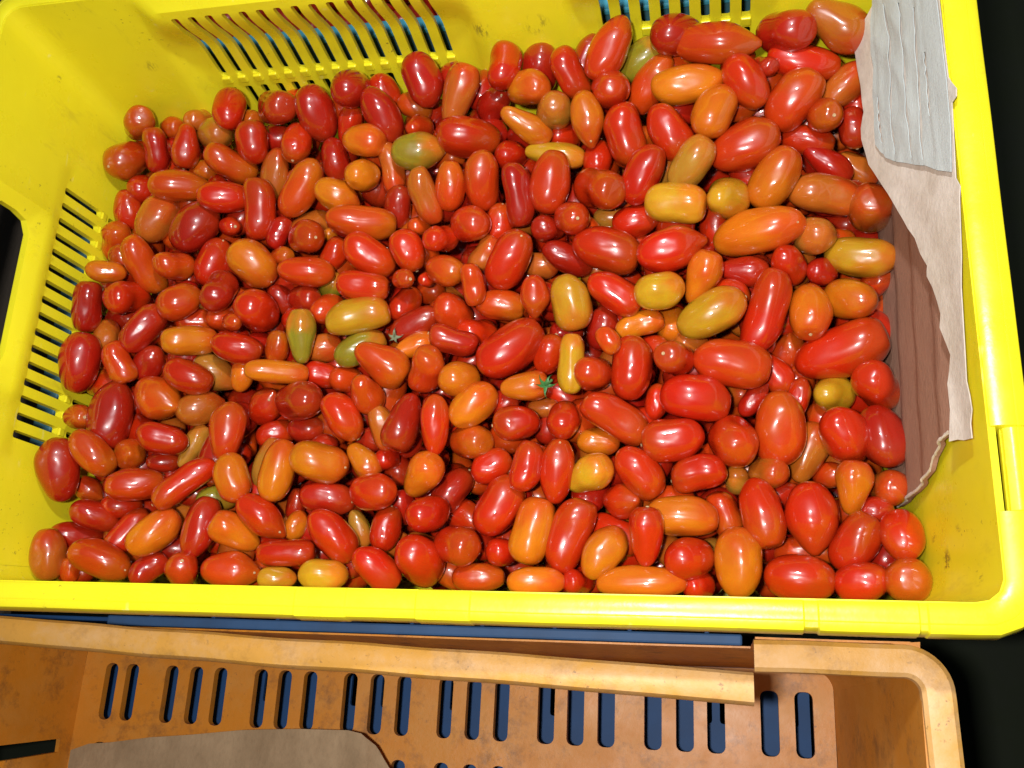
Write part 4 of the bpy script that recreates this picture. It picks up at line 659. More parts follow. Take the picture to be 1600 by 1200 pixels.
[0.0604,0.0508,-0.1735,0.0326,0.0197,-0.294,-0.484,-0.824,"V",0],
[0.0562,0.0956,-0.1694,0.026,0.0192,-0.008,0.995,0.103,"D",0],
[0.0528,0.1142,-0.1525,0.0307,0.0216,0.627,-0.741,0.24,"V",0],
[0.0487,0.139,-0.1647,0.0265,0.0186,0.947,0.131,-0.294,"R",0],
[0.0524,0.1685,-0.1536,0.033,0.0204,-0.986,0.167,-0.012,"V",0],
[0.0544,0.1908,-0.1636,0.0383,0.0249,-0.551,-0.821,-0.146,"V",0],
[0.0524,0.2316,-0.1682,0.03,0.0219,0.74,-0.582,-0.337,"R",0],
[0.0477,0.2894,-0.1393,0.0277,0.0192,-0.81,-0.263,-0.524,"B",0],
[0.0528,0.3156,-0.1506,0.032,0.0205,1.0,0.01,-0.003,"D",0],
[0.0538,0.3276,-0.1627,0.0371,0.0224,0.876,0.249,0.413,"V",0],
[0.0795,0.0403,-0.1641,0.0327,0.0199,0.672,-0.74,0.009,"R",0],
[0.0846,0.0846,-0.1437,0.0324,0.0196,0.246,0.3,0.921,"D",0],
[0.0817,0.1177,-0.1358,0.0223,0.0183,-0.758,-0.458,-0.465,"B",0],
[0.077,0.1334,-0.1471,0.0334,0.0241,-0.024,0.992,0.124,"D",0],
[0.0759,0.1945,-0.1495,0.0257,0.0194,0.302,-0.747,0.593,"R",0],
[0.0832,0.2316,-0.1458,0.0257,0.0194,0.228,-0.973,0.028,"V",0],
[0.0801,0.2529,-0.1507,0.0243,0.0193,0.275,-0.729,-0.627,"D",0],
[0.0722,0.2867,-0.1383,0.0396,0.0248,-0.855,0.202,-0.478,"D",0],
[0.0748,0.3129,-0.1659,0.0341,0.0236,-0.894,-0.163,0.418,"D",0],
[0.1082,0.0476,-0.1709,0.0288,0.0195,-0.954,-0.289,0.081,"R",0],
[0.0998,0.0628,-0.14,0.0302,0.0197,0.988,-0.146,-0.041,"B",0],
[0.1048,0.0945,-0.152,0.0294,0.018,0.744,0.659,-0.109,"V",0],
[0.1034,0.1201,-0.1422,0.0335,0.0201,-0.018,0.985,0.174,"D",0],
[0.0942,0.1422,-0.1564,0.0298,0.021,-0.523,0.362,0.772,"R",0],
[0.0981,0.1703,-0.1652,0.0324,0.0193,0.994,0.051,0.1,"D",0],
[0.1015,0.193,-0.1603,0.031,0.0238,0.64,0.768,-0.014,"D",0],
[0.0995,0.2326,-0.158,0.0293,0.0226,-0.31,-0.95,0.04,"D",0],
[0.0989,0.2889,-0.1503,0.0282,0.0223,0.24,0.877,0.416,"V",0],
[0.0991,0.3072,-0.1648,0.0351,0.0248,-0.099,-0.995,0.025,"R",0],
[0.1081,0.3328,-0.1615,0.0243,0.0195,-0.46,0.837,0.298,"R",0],
[0.1271,0.0463,-0.1457,0.0261,0.0203,0.878,0.209,-0.43,"R",0],
[0.1236,0.07,-0.163,0.0346,0.0206,0.637,-0.589,0.497,"R",0],
[0.1301,0.0992,-0.1381,0.0271,0.0182,-0.835,-0.456,-0.308,"R",0],
[0.1233,0.1184,-0.1528,0.0376,0.0228,-0.425,0.902,0.078,"V",0],
[0.1297,0.1651,-0.1637,0.0334,0.0205,-0.931,-0.231,-0.284,"R",0],
[0.1313,0.1958,-0.1606,0.0362,0.0249,0.346,-0.7,-0.624,"V",0],
[0.1195,0.228,-0.1375,0.0315,0.0217,-0.733,-0.607,-0.307,"D",0],
[0.1266,0.2633,-0.1396,0.0318,0.019,-0.722,0.692,0.005,"R",0],
[0.1283,0.2867,-0.1561,0.0314,0.0242,0.898,-0.44,-0.016,"V",0],
[0.1195,0.3103,-0.1459,0.0342,0.0218,-0.958,-0.051,0.283,"R",0],
[0.1565,0.0255,-0.1407,0.0296,0.023,0.584,-0.341,0.737,"V",0],
[0.1521,0.0363,-0.1614,0.0322,0.0208,0.672,-0.71,0.213,"R",0],
[0.1442,0.071,-0.1627,0.0266,0.0206,-0.832,0.549,-0.081,"V",0],
[0.1509,0.1175,-0.1548,0.0314,0.0197,-0.983,0.087,-0.163,"V",0],
[0.1553,0.1367,-0.1625,0.0256,0.0201,0.933,-0.359,0.003,"D",0],
[0.1565,0.2195,-0.1621,0.0343,0.0244,0.825,-0.466,-0.32,"D",0],
[0.1441,0.2666,-0.1652,0.0261,0.0192,0.551,-0.822,-0.144,"D",0],
[0.1468,0.2912,-0.1667,0.031,0.0233,-0.193,-0.95,-0.246,"V",0],
[0.1481,0.3304,-0.1494,0.0296,0.0217,0.261,0.925,0.277,"R",0],
[0.1687,0.0486,-0.1544,0.0265,0.0202,-0.452,-0.888,0.086,"R",0],
[0.1801,0.0694,-0.153,0.0356,0.0211,0.601,-0.678,0.423,"D",0],
[0.1772,0.086,-0.1702,0.0244,0.0198,0.462,0.884,-0.076,"D",0],
[0.1685,0.11,-0.1627,0.0295,0.0211,-0.198,-0.979,0.052,"D",0],
[0.1723,0.1609,-0.1605,0.0379,0.0234,-0.057,0.704,-0.708,"V",0],
[0.1734,0.1955,-0.1468,0.0338,0.0223,-0.504,-0.835,0.222,"R",0],
[0.1817,0.2613,-0.1471,0.0386,0.0235,0.122,-0.962,-0.246,"D",0],
[0.1771,0.2893,-0.1337,0.0316,0.0247,0.89,0.142,0.433,"R",0],
[0.1758,0.3043,-0.1498,0.0345,0.025,0.956,0.218,0.195,"R",0],
[0.1727,0.3261,-0.1548,0.0257,0.0203,0.169,0.951,0.259,"R",0],
[0.1962,0.0407,-0.1494,0.0323,0.0222,-0.723,-0.66,0.205,"D",0],
[0.2004,0.0655,-0.1647,0.0307,0.0246,0.85,-0.494,-0.183,"R",0],
[0.2005,0.0996,-0.1436,0.0304,0.0241,0.108,0.266,-0.958,"V",0],
[0.1987,0.1239,-0.1593,0.0248,0.0197,-0.201,-0.974,-0.101,"V",0],
[0.2052,0.1614,-0.1546,0.0344,0.0225,0.25,-0.94,0.232,"D",0],
[0.1978,0.2149,-0.1526,0.0311,0.0183,0.949,-0.312,0.043,"D",0],
[0.1916,0.2426,-0.1619,0.0339,0.0209,-0.502,-0.728,0.468,"R",0],
[0.2012,0.2804,-0.1433,0.0324,0.023,-0.93,0.296,0.219,"R",0],
[0.1992,0.3068,-0.1584,0.0388,0.0234,-0.332,-0.935,-0.124,"V",0],
[0.1998,0.3282,-0.1337,0.0286,0.0198,0.819,-0.519,0.244,"V",0],
[0.2293,0.04,-0.1581,0.0352,0.0228,0.211,0.766,0.607,"B",0],
[0.2233,0.0904,-0.1622,0.0335,0.0233,0.045,-0.147,-0.988,"D",0],
[0.2174,0.1127,-0.161,0.0283,0.0205,-0.698,0.572,-0.431,"D",0],
[0.2279,0.1408,-0.1475,0.0255,0.0187,0.064,-0.459,-0.886,"R",0],
[0.2217,0.1855,-0.145,0.0315,0.0238,-0.75,-0.656,0.085,"R",0],
[0.2276,0.213,-0.1525,0.0313,0.0205,-0.363,-0.931,0.028,"B",0],
[0.2202,0.2303,-0.1582,0.029,0.0223,0.744,0.583,-0.326,"V",0],
[0.2169,0.3044,-0.1363,0.0249,0.0192,-0.554,-0.747,-0.367,"B",0],
[0.2226,0.3354,-0.1363,0.0358,0.024,-0.876,0.446,0.187,"D",0],
[0.2488,0.0371,-0.1605,0.0241,0.0194,-0.536,-0.473,0.7,"D",0],
[0.2509,0.07,-0.1609,0.0293,0.0216,-0.063,-0.967,-0.246,"D",0],
[0.2456,0.0982,-0.1543,0.0226,0.0184,-0.915,0.294,0.277,"D",0],
[0.2382,0.1172,-0.1564,0.0281,0.019,-0.535,0.051,-0.843,"R",0],
[0.2422,0.1617,-0.1396,0.0262,0.0191,-0.475,-0.858,-0.195,"R",0],
[0.2478,0.1816,-0.1466,0.0297,0.0181,0.672,0.731,-0.117,"V",0],
[0.2531,0.2294,-0.1524,0.0285,0.0207,0.838,0.455,0.301,"D",0],
[0.2496,0.2664,-0.1471,0.033,0.0199,0.967,-0.118,-0.226,"R",0],
[0.2502,0.3092,-0.1351,0.0385,0.0246,-0.565,0.801,-0.197,"R",0],
[0.2714,0.0413,-0.1637,0.0335,0.0245,0.696,-0.54,0.473,"B",0],
[0.2736,0.0624,-0.1535,0.0298,0.019,0.154,0.883,-0.444,"D",0],
[0.2758,0.0898,-0.1555,0.0246,0.0188,0.159,0.662,-0.732,"R",0],
[0.2754,0.1178,-0.1415,0.0393,0.0233,-0.817,0.037,0.575,"V",0],
[0.2641,0.1372,-0.1489,0.0301,0.019,-0.741,0.67,0.047,"R",0],
[0.2715,0.1631,-0.151,0.0272,0.019,0.649,0.685,-0.332,"D",0],
[0.2708,0.19,-0.1554,0.0247,0.0194,0.177,0.984,-0.006,"D",0],
[0.2661,0.2134,-0.1544,0.0355,0.0215,0.837,0.547,-0.02,"D",0],
[0.2701,0.2891,-0.143,0.0259,0.0211,0.589,0.808,0.012,"D",0],
[0.2654,0.3047,-0.15,0.0256,0.019,0.197,0.852,0.485,"B",0],
[0.2637,0.3308,-0.1417,0.0223,0.0185,-0.997,0.003,0.079,"V",0],
[0.2886,0.0488,-0.1659,0.0254,0.0189,-0.018,-0.939,-0.344,"V",0],
[0.2944,0.0686,-0.1687,0.0341,0.0215,0.935,0.309,0.177,"R",0],
[0.302,0.1186,-0.1624,0.0253,0.0199,-0.846,0.086,0.527,"D",0],
[0.297,0.1418,-0.1515,0.0296,0.0207,-0.344,-0.934,0.09,"D",0],
[0.2911,0.1652,-0.145,0.0313,0.0193,0.445,0.873,0.199,"V",0],
[0.2954,0.1845,-0.1539,0.0273,0.0183,-0.43,0.785,0.445,"R",0],
[0.2975,0.2182,-0.1474,0.0323,0.0237,-0.797,-0.283,0.534,"V",0],
[0.2892,0.263,-0.1297,0.0289,0.0196,0.25,0.916,-0.315,"R",0],
[0.2909,0.2844,-0.1415,0.026,0.0211,-0.17,0.93,0.325,"D",0],
[0.2926,0.3134,-0.1275,0.0279,0.0194,0.44,0.891,0.109,"D",0],
[0.2918,0.3316,-0.1393,0.0281,0.0221,-0.778,0.539,-0.323,"D",0],
[0.3162,0.0363,-0.1719,0.0369,0.0224,0.666,-0.746,0.007,"R",0],
[0.3217,0.0679,-0.1573,0.0399,0.0244,0.848,0.5,-0.174,"V",0],
[0.3158,0.0905,-0.1384,0.0259,0.018,0.326,0.915,-0.237,"R",0],
[0.3178,0.1114,-0.147,0.0356,0.0248,-0.997,0.038,-0.065,"V",0],
[0.3134,0.1365,-0.1609,0.0299,0.0184,0.668,-0.744,-0.022,"R",0],
[0.3179,0.1604,-0.154,0.0315,0.0217,0.565,0.791,-0.235,"D",0],
[0.3126,0.1959,-0.1338,0.0263,0.0196,-0.872,0.238,0.428,"V",0],
[0.3243,0.234,-0.1473,0.0278,0.0229,-0.951,0.291,-0.109,"D",0],
[0.3127,0.2604,-0.1404,0.0306,0.0239,0.753,0.636,-0.17,"D",0],
[0.3178,0.2833,-0.1438,0.0367,0.0225,-0.734,-0.603,-0.312,"D",0],
[0.3234,0.3109,-0.1122,0.0273,0.0215,0.912,-0.362,0.19,"D",0],
[0.3242,0.3273,-0.1415,0.0321,0.0244,-0.815,-0.294,-0.5,"R",0],
[0.3479,0.0496,-0.1452,0.0317,0.0241,0.529,-0.802,-0.277,"D",0],
[0.3432,0.0641,-0.1632,0.029,0.021,-0.479,-0.867,-0.136,"R",0],
[0.3498,0.0984,-0.1356,0.0397,0.0249,0.027,0.981,-0.192,"R",0],
[0.3471,0.1372,-0.1507,0.024,0.0189,0.887,-0.313,-0.34,"R",0],
[0.3472,0.1935,-0.1251,0.0268,0.02,-0.857,0.046,-0.513,"D",0],
[0.3465,0.2048,-0.1558,0.0309,0.0193,-0.26,0.963,0.073,"V",0],
[0.3345,0.3013,-0.1316,0.023,0.0182,0.293,-0.955,-0.04,"R",0],
[0.3641,0.0447,-0.1591,0.0258,0.0208,-0.039,0.901,0.432,"R",0],
[0.3625,0.0622,-0.1679,0.0274,0.0201,0.666,0.289,-0.688,"D",0],
[0.3717,0.0911,-0.1608,0.0291,0.0237,-0.884,-0.375,-0.28,"R",0],
[0.3663,0.1126,-0.1531,0.0291,0.0194,0.892,0.422,-0.165,"R",0],
[0.3653,0.1455,-0.1561,0.0243,0.0185,0.915,0.206,0.348,"V",0],
[0.3722,0.2154,-0.1501,0.0282,0.021,0.2,0.881,-0.429,"B",0],
[0.3593,0.2428,-0.1447,0.0291,0.0198,0.704,-0.708,0.057,"R",0],
[0.3736,0.2546,-0.1317,0.0311,0.0198,-0.834,-0.035,0.551,"R",0],
[0.363,0.2871,-0.1364,0.0394,0.024,0.754,0.604,0.258,"V",0],
[0.3616,0.3134,-0.1413,0.0296,0.023,-0.459,0.882,-0.108,"D",0],
[0.3653,0.3339,-0.1134,0.0343,0.0245,-0.655,0.736,0.169,"V",0],
[0.3955,0.0432,-0.1431,0.0392,0.0248,0.954,0.277,0.112,"R",0],
[0.3934,0.0742,-0.1547,0.0369,0.0221,-0.977,-0.07,-0.201,"V",0],
[0.3957,0.1083,-0.1401,0.0275,0.0181,0.386,-0.921,0.06,"D",0],
[0.3939,0.1359,-0.146,0.037,0.0224,0.348,0.691,-0.633,"D",0],
[0.3878,0.1936,-0.1367,0.0388,0.0236,-0.925,-0.209,0.319,"D",0],
[0.3891,0.2654,-0.1462,0.0368,0.0227,-0.979,0.052,0.198,"D",0],
[0.393,0.3044,-0.1373,0.0223,0.0184,-0.983,-0.161,0.089,"D",0],
[0.3828,0.3267,-0.1275,0.0255,0.0204,-0.455,0.649,-0.61,"B",0],
[0.4165,0.0258,-0.1377,0.0251,0.0186,0.566,0.117,0.816,"V",0],
[0.4101,0.0369,-0.1584,0.0273,0.0212,-0.982,-0.108,0.158,"R",0],
[0.4173,0.066,-0.1394,0.0265,0.0208,-0.916,0.366,0.164,"D",0],
[0.4106,0.0998,-0.1536,0.0322,0.0241,-0.501,-0.855,-0.135,"V",0],
[0.4206,0.1452,-0.129,0.027,0.0185,0.08,-0.975,0.209,"D",0],
[0.4213,0.1595,-0.1511,0.0317,0.0237,-0.302,0.93,0.21,"D",0],
[0.4163,0.2197,-0.1253,0.0283,0.0208,0.887,0.327,-0.327,"D",0],
[0.4068,0.2332,-0.1331,0.0316,0.0249,-0.415,-0.9,-0.13,"V",0],
[0.4193,0.2809,-0.135,0.0298,0.022,-0.776,0.621,-0.111,"V",0],
[0.4179,0.3364,-0.1312,0.0268,0.0208,0.036,-0.933,0.357,"B",0],
[0.4336,0.0271,-0.1612,0.0305,0.0191,0.682,0.491,-0.542,"D",0],
[0.4403,0.0457,-0.1633,0.027,0.0198,0.923,-0.368,-0.11,"D",0],
[0.4413,0.0655,-0.1665,0.0322,0.0204,0.788,-0.594,0.16,"V",0],
[0.4344,0.0996,-0.1503,0.0298,0.0181,-0.343,0.911,0.229,"R",0],
[0.4402,0.1148,-0.165,0.0349,0.0244,-0.853,-0.455,-0.255,"D",0],
[0.4315,0.1812,-0.148,0.0294,0.0188,0.784,0.402,-0.473,"V",0],
[0.4434,0.2107,-0.13,0.0311,0.0195,-0.858,-0.51,0.059,"R",0],
[0.4437,0.2357,-0.1377,0.0331,0.0245,-0.577,-0.777,0.252,"R",0],
[0.4389,0.2627,-0.1431,0.0305,0.0229,-0.071,-0.958,-0.278,"D",0],
[0.4451,0.3025,-0.1082,0.0313,0.0234,0.882,0.433,-0.185,"D",0],
[0.4452,0.324,-0.0997,0.0272,0.0199,-0.881,0.466,0.075,"R",0],
[0.4592,0.0706,-0.1671,0.027,0.0196,-0.529,0.806,0.266,"D",0],
[0.456,0.0947,-0.1651,0.0293,0.0243,-0.826,-0.502,0.257,"R",0],
[0.4567,0.1902,-0.1587,0.0381,0.0234,-0.455,-0.339,-0.824,"V",0],
[0.4627,0.2191,-0.1399,0.0331,0.0233,0.359,-0.93,-0.078,"R",0],
[0.4663,0.2327,-0.1529,0.0309,0.0207,-0.414,0.899,0.146,"V",0],
[0.4663,0.2838,-0.13,0.028,0.0185,0.646,-0.604,0.466,"R",0],
[0.4604,0.3365,-0.1056,0.0295,0.0224,0.76,0.551,0.346,"R",0],
[0.4829,0.0466,-0.1639,0.03,0.0203,-0.956,-0.276,-0.096,"D",0],
[0.4883,0.0691,-0.1681,0.0345,0.022,-0.177,0.032,0.984,"R",0],
[0.4919,0.1168,-0.1614,0.0391,0.0243,0.939,0.227,0.26,"D",0],
[0.4865,0.1424,-0.1668,0.036,0.022,-0.574,-0.757,0.313,"B",0],
[0.4912,0.1877,-0.1555,0.0405,0.0249,0.955,-0.143,-0.258,"V",0],
[0.4825,0.2153,-0.1496,0.0258,0.0198,-0.551,-0.792,0.263,"B",0],
[0.4886,0.2548,-0.1514,0.0361,0.0241,-0.047,0.998,-0.044,"R",0],
[0.4799,0.3242,-0.1312,0.027,0.0201,-0.293,0.951,-0.097,"R",0],
[0.5034,0.0456,-0.1709,0.0271,0.0212,-0.443,-0.88,-0.173,"V",0],
[0.5161,0.0665,-0.1745,0.0251,0.0186,0.099,0.522,-0.847,"R",0],
[0.5054,0.0948,-0.1751,0.0231,0.0191,-0.777,0.62,0.105,"R",0],
[0.5116,0.1221,-0.1758,0.0342,0.0238,-0.757,-0.65,0.068,"R",0],
[0.5026,0.1628,-0.1595,0.0357,0.0221,0.378,-0.455,0.806,"V",0],
[0.5073,0.205,-0.1678,0.0412,0.0245,0.078,0.98,0.18,"D",0],
[0.5066,0.239,-0.1304,0.0224,0.0186,0.175,-0.969,0.172,"D",0],
[0.5088,0.2535,-0.162,0.0274,0.0213,-0.904,0.424,0.057,"V",0],
[0.5074,0.2914,-0.1449,0.037,0.0238,0.939,-0.161,0.303,"R",0],
[0.5053,0.3067,-0.1083,0.0327,0.0199,-0.656,-0.745,-0.119,"R",0],
[0.5046,0.3291,-0.1161,0.0299,0.0245,0.541,-0.836,-0.091,"D",0],
[0.5271,0.1478,-0.1592,0.0327,0.0202,-0.605,-0.782,-0.15,"V",0],
[0.5374,0.1896,-0.1368,0.0305,0.0183,-0.092,0.94,0.33,"V",0],
[0.5314,0.2649,-0.1468,0.0284,0.0225,0.762,0.609,0.22,"V",0],
[0.5343,0.2874,-0.1521,0.025,0.0203,0.342,0.835,-0.43,"R",0],
[0.5294,0.3135,-0.1208,0.0305,0.0227,-0.069,0.986,-0.152,"R",0],
[0.0292,0.0367,-0.1576,0.0284,0.0227,-0.483,0.831,0.276,"D",0],
[0.0332,0.0656,-0.1859,0.032,0.0217,-0.448,-0.801,0.397,"D",0],
[0.0356,0.0931,-0.178,0.0306,0.0241,-0.949,0.274,0.157,"V",0],
[0.0347,0.1142,-0.1912,0.0395,0.0235,0.275,0.961,-0.035,"D",0],
[0.0295,0.1589,-0.167,0.0314,0.0246,-0.561,0.798,0.218,"D",0],
[0.0309,0.1834,-0.1705,0.0289,0.0215,0.712,-0.627,-0.314,"R",0],
[0.034,0.2042,-0.1749,0.0305,0.022,-0.359,-0.571,-0.738,"R",0],
[0.0344,0.2372,-0.1768,0.0363,0.0243,0.02,0.996,0.088,"V",0],
[0.0323,0.2877,-0.1785,0.0225,0.0185,-0.635,0.735,0.24,"D",0],
[0.0236,0.3033,-0.1553,0.0231,0.0181,-0.22,0.92,0.323,"B",0],
[0.0486,0.0383,-0.1627,0.0314,0.0231,-0.734,0.59,-0.338,"D",0],
[0.0555,0.0622,-0.1913,0.0315,0.0234,-0.752,0.55,-0.363,"V",0],
[0.0497,0.1145,-0.1767,0.0324,0.0221,-0.927,0.346,0.143,"D",0],
[0.0516,0.1594,-0.1751,0.0315,0.0241,0.304,-0.935,0.182,"D",0],
[0.058,0.214,-0.1827,0.0269,0.018,0.697,0.616,0.367,"R",0],
[0.0605,0.256,-0.18,0.0276,0.0197,0.314,0.628,0.712,"V",0],
[0.054,0.285,-0.1682,0.0247,0.0205,0.816,0.57,0.093,"D",0],
[0.05,0.3041,-0.1795,0.036,0.0217,-0.021,0.999,-0.028,"D",0],
[0.0701,0.0878,-0.1836,0.0339,0.0234,-0.929,0.35,0.123,"R",0],
[0.0829,0.116,-0.1627,0.0328,0.0227,0.951,0.086,-0.297,"R",0],
[0.0854,0.1453,-0.1722,0.0303,0.0213,0.206,0.776,-0.596,"B",0],
[0.0828,0.1701,-0.1834,0.035,0.0215,0.271,-0.909,-0.317,"D",0],
[0.0729,0.215,-0.1723,0.0302,0.0191,0.749,0.635,-0.188,"D",0],
[0.0818,0.2356,-0.1789,0.0307,0.0241,0.46,-0.704,-0.541,"D",0],
[0.0783,0.2628,-0.1659,0.0375,0.0245,0.759,-0.651,0.012,"B",0],
[0.0718,0.2764,-0.1819,0.0312,0.0207,-0.957,0.228,-0.179,"R",0],
[0.0847,0.3326,-0.1585,0.0251,0.0183,0.585,0.799,0.14,"B",0],
[0.1055,0.0364,-0.182,0.0258,0.0199,0.969,0.213,-0.128,"D",0],
[0.0989,0.0743,-0.1601,0.0352,0.0223,-0.018,0.979,-0.203,"R",0],
[0.0982,0.0867,-0.1787,0.028,0.0225,0.08,0.996,0.042,"V",0],
[0.104,0.1403,-0.178,0.0304,0.0192,-0.609,0.749,-0.26,"D",0],
[0.1015,0.1923,-0.1798,0.0345,0.0231,-0.209,-0.929,-0.306,"R",0],
[0.1057,0.2522,-0.1743,0.0289,0.0196,0.933,-0.361,0.018,"D",0],
[0.1048,0.2782,-0.1682,0.0305,0.0188,0.655,0.605,0.452,"R",0],
[0.1099,0.3017,-0.181,0.0334,0.0234,0.85,0.384,0.361,"D",0],
[0.1212,0.0386,-0.1626,0.0296,0.0211,-0.251,-0.885,-0.393,"D",0],
[0.1255,0.065,-0.1831,0.0326,0.0215,0.406,0.869,-0.284,"D",0],
[0.1211,0.1186,-0.1724,0.036,0.023,0.368,0.925,0.097,"R",0],
[0.1293,0.1562,-0.1803,0.0331,0.0207,-0.643,-0.75,-0.157,"B",0],
[0.1242,0.1877,-0.1802,0.0334,0.0205,0.687,-0.099,-0.72,"R",0],
[0.134,0.2183,-0.1654,0.0255,0.0185,0.869,-0.275,-0.411,"D",0],
[0.121,0.2366,-0.1677,0.0359,0.023,-0.904,-0.424,-0.062,"D",0],
[0.1234,0.2561,-0.156,0.029,0.0207,-0.863,-0.065,-0.501,"R",0],
[0.1292,0.3157,-0.1634,0.0283,0.0226,-0.121,0.992,0.035,"D",0],
[0.1188,0.3251,-0.178,0.0304,0.0191,0.504,-0.863,-0.016,"R",0],
[0.1502,0.0457,-0.1774,0.0248,0.019,-0.679,-0.731,-0.068,"R",0],
[0.1453,0.0653,-0.1815,0.029,0.019,-0.343,-0.288,0.894,"V",0],
[0.1572,0.0917,-0.1759,0.0339,0.0249,0.478,0.878,0.011,"R",0],
[0.1514,0.1225,-0.1769,0.0348,0.0246,0.651,0.738,0.181,"V",0],
[0.1568,0.188,-0.165,0.0262,0.0198,0.917,0.162,-0.363,"D",0],
[0.1569,0.2343,-0.1775,0.0314,0.0233,-0.771,0.595,-0.228,"V",0],
[0.1572,0.2641,-0.1531,0.0393,0.0239,-0.623,0.78,0.065,"V",0],
[0.1438,0.3367,-0.1643,0.0306,0.0193,-0.862,0.212,0.461,"V",0],
[0.1798,0.037,-0.1638,0.0302,0.0219,-0.959,-0.261,0.107,"R",0],
[0.1673,0.0708,-0.1803,0.0293,0.02,-0.363,-0.886,0.287,"V",0],
[0.1768,0.1437,-0.1771,0.034,0.0205,0.47,-0.332,-0.818,"R",0],
[0.1717,0.1692,-0.144,0.0277,0.0211,-0.857,0.51,0.07,"D",0],
[0.1748,0.209,-0.1767,0.0261,0.0195,-0.543,0.571,-0.616,"V",0],
[0.179,0.2372,-0.1795,0.0259,0.0204,0.794,0.366,0.486,"D",0],
[0.1761,0.2849,-0.1671,0.0287,0.023,-0.301,0.811,0.502,"D",0],
[0.171,0.3157,-0.1718,0.0348,0.0223,-0.439,0.797,-0.414,"V",0],
[0.2012,0.0455,-0.1788,0.0305,0.0203,0.281,-0.934,-0.219,"D",0],
[0.2004,0.0715,-0.185,0.0311,0.0191,-0.644,0.287,0.709,"R",0],
[0.1998,0.0992,-0.1797,0.0343,0.0237,-0.807,-0.535,0.249,"D",0],
[0.1961,0.1227,-0.176,0.028,0.0217,-0.195,0.955,-0.223,"R",0],
[0.2056,0.1593,-0.1771,0.0374,0.0224,0.447,-0.318,0.836,"B",0],
[0.2012,0.1839,-0.1681,0.0257,0.0192,0.065,0.994,0.091,"R",0],
[0.1964,0.2084,-0.1664,0.0279,0.0207,0.698,0.698,-0.157,"B",0],
[0.2235,0.1475,-0.176,0.0287,0.0201,0.963,0.161,0.217,"D",0],
[0.2242,0.1838,-0.1643,0.0288,0.0215,-0.365,-0.846,-0.388,"V",0],
[0.2178,0.2192,-0.1727,0.0325,0.0214,-0.413,0.825,-0.386,"B",0],
[0.2236,0.2527,-0.1682,0.0249,0.02,0.143,0.985,-0.091,"D",0],
[0.2193,0.2765,-0.1587,0.0268,0.0209,-0.496,-0.851,-0.173,"V",0],
[0.225,0.3096,-0.1527,0.0402,0.0238,0.841,0.539,-0.051,"V",0],
[0.2296,0.3322,-0.1611,0.023,0.0182,0.589,-0.712,0.381,"D",0],
[0.245,0.0489,-0.1803,0.0338,0.022,0.793,-0.557,0.247,"R",0],
[0.2513,0.0998,-0.1719,0.0343,0.0205,0.938,-0.061,-0.342,"D",0],
[0.238,0.1145,-0.1792,0.0346,0.0217,-0.879,0.405,0.252,"D",0],
[0.2478,0.1394,-0.1583,0.0319,0.0223,-0.515,-0.812,0.276,"D",0],
[0.2458,0.1902,-0.1615,0.0241,0.0195,-0.462,-0.736,0.496,"B",0],
[0.2442,0.2145,-0.1665,0.0307,0.0199,0.496,0.86,-0.123,"B",0],
[0.2433,0.238,-0.1639,0.0316,0.0187,0.46,0.887,0.05,"D",0],
[0.2489,0.2803,-0.1617,0.0319,0.02,-0.301,-0.943,0.143,"V",0],
[0.271,0.0394,-0.1834,0.0354,0.0218,-0.48,-0.87,0.114,"D",0],
[0.2768,0.068,-0.184,0.0316,0.0245,-0.724,-0.669,-0.165,"B",0],
[0.2767,0.0989,-0.1746,0.0294,0.0186,-0.407,0.912,0.054,"V",0],
[0.2766,0.1322,-0.164,0.0368,0.0248,0.04,0.999,-0.035,"D",0],
[0.269,0.1593,-0.1691,0.0249,0.02,-0.443,0.545,0.712,"D",0],
[0.2705,0.1951,-0.1719,0.0319,0.024,-0.284,-0.957,-0.05,"D",0],
[0.2711,0.2334,-0.1646,0.0347,0.0225,-0.833,0.507,0.222,"V",0],
[0.2688,0.2566,-0.1632,0.0364,0.0223,-0.628,0.751,0.205,"D",0],
[0.276,0.2807,-0.158,0.0382,0.0228,-0.886,0.46,-0.057,"B",0],
[0.277,0.3109,-0.1582,0.0298,0.0186,0.13,-0.966,0.222,"D",0],
[0.3005,0.0517,-0.1832,0.0307,0.0212,0.466,0.884,-0.042,"D",0],
[0.2966,0.1351,-0.1728,0.0362,0.0218,-0.257,-0.963,0.082,"V",0],
[0.2919,0.1943,-0.1703,0.0296,0.0238,0.565,-0.765,0.308,"R",0],
[0.2985,0.2396,-0.1422,0.023,0.0187,-0.937,-0.328,-0.121,"B",0],
[0.2949,0.2867,-0.1654,0.0307,0.0228,0.528,-0.822,-0.216,"R",0],
[0.2996,0.3121,-0.1529,0.0283,0.0187,-0.672,-0.74,-0.01,"B",0],
[0.3228,0.069,-0.1796,0.0294,0.0226,-0.573,0.418,-0.705,"V",0],
[0.3224,0.1163,-0.1704,0.028,0.0218,0.549,0.829,0.104,"D",0],
[0.3232,0.1681,-0.1388,0.0328,0.0221,0.076,-0.997,0.026,"D",0],
[0.3189,0.1947,-0.1531,0.0365,0.0245,-0.073,-0.936,-0.345,"R",0],
[0.3232,0.2173,-0.1645,0.0386,0.0229,0.333,-0.941,0.052,"D",0],
[0.3102,0.2661,-0.1626,0.0405,0.0248,-0.354,-0.933,-0.067,"R",0],
[0.3166,0.3066,-0.154,0.0228,0.0189,0.245,0.61,-0.753,"R",0],
[0.3126,0.3349,-0.1612,0.0246,0.0201,-0.391,-0.474,0.789,"R",0],
[0.346,0.0434,-0.1743,0.0347,0.0239,-0.264,0.952,-0.158,"V",0],
[0.3371,0.089,-0.1506,0.0304,0.0217,-0.968,0.217,0.128,"V",0],
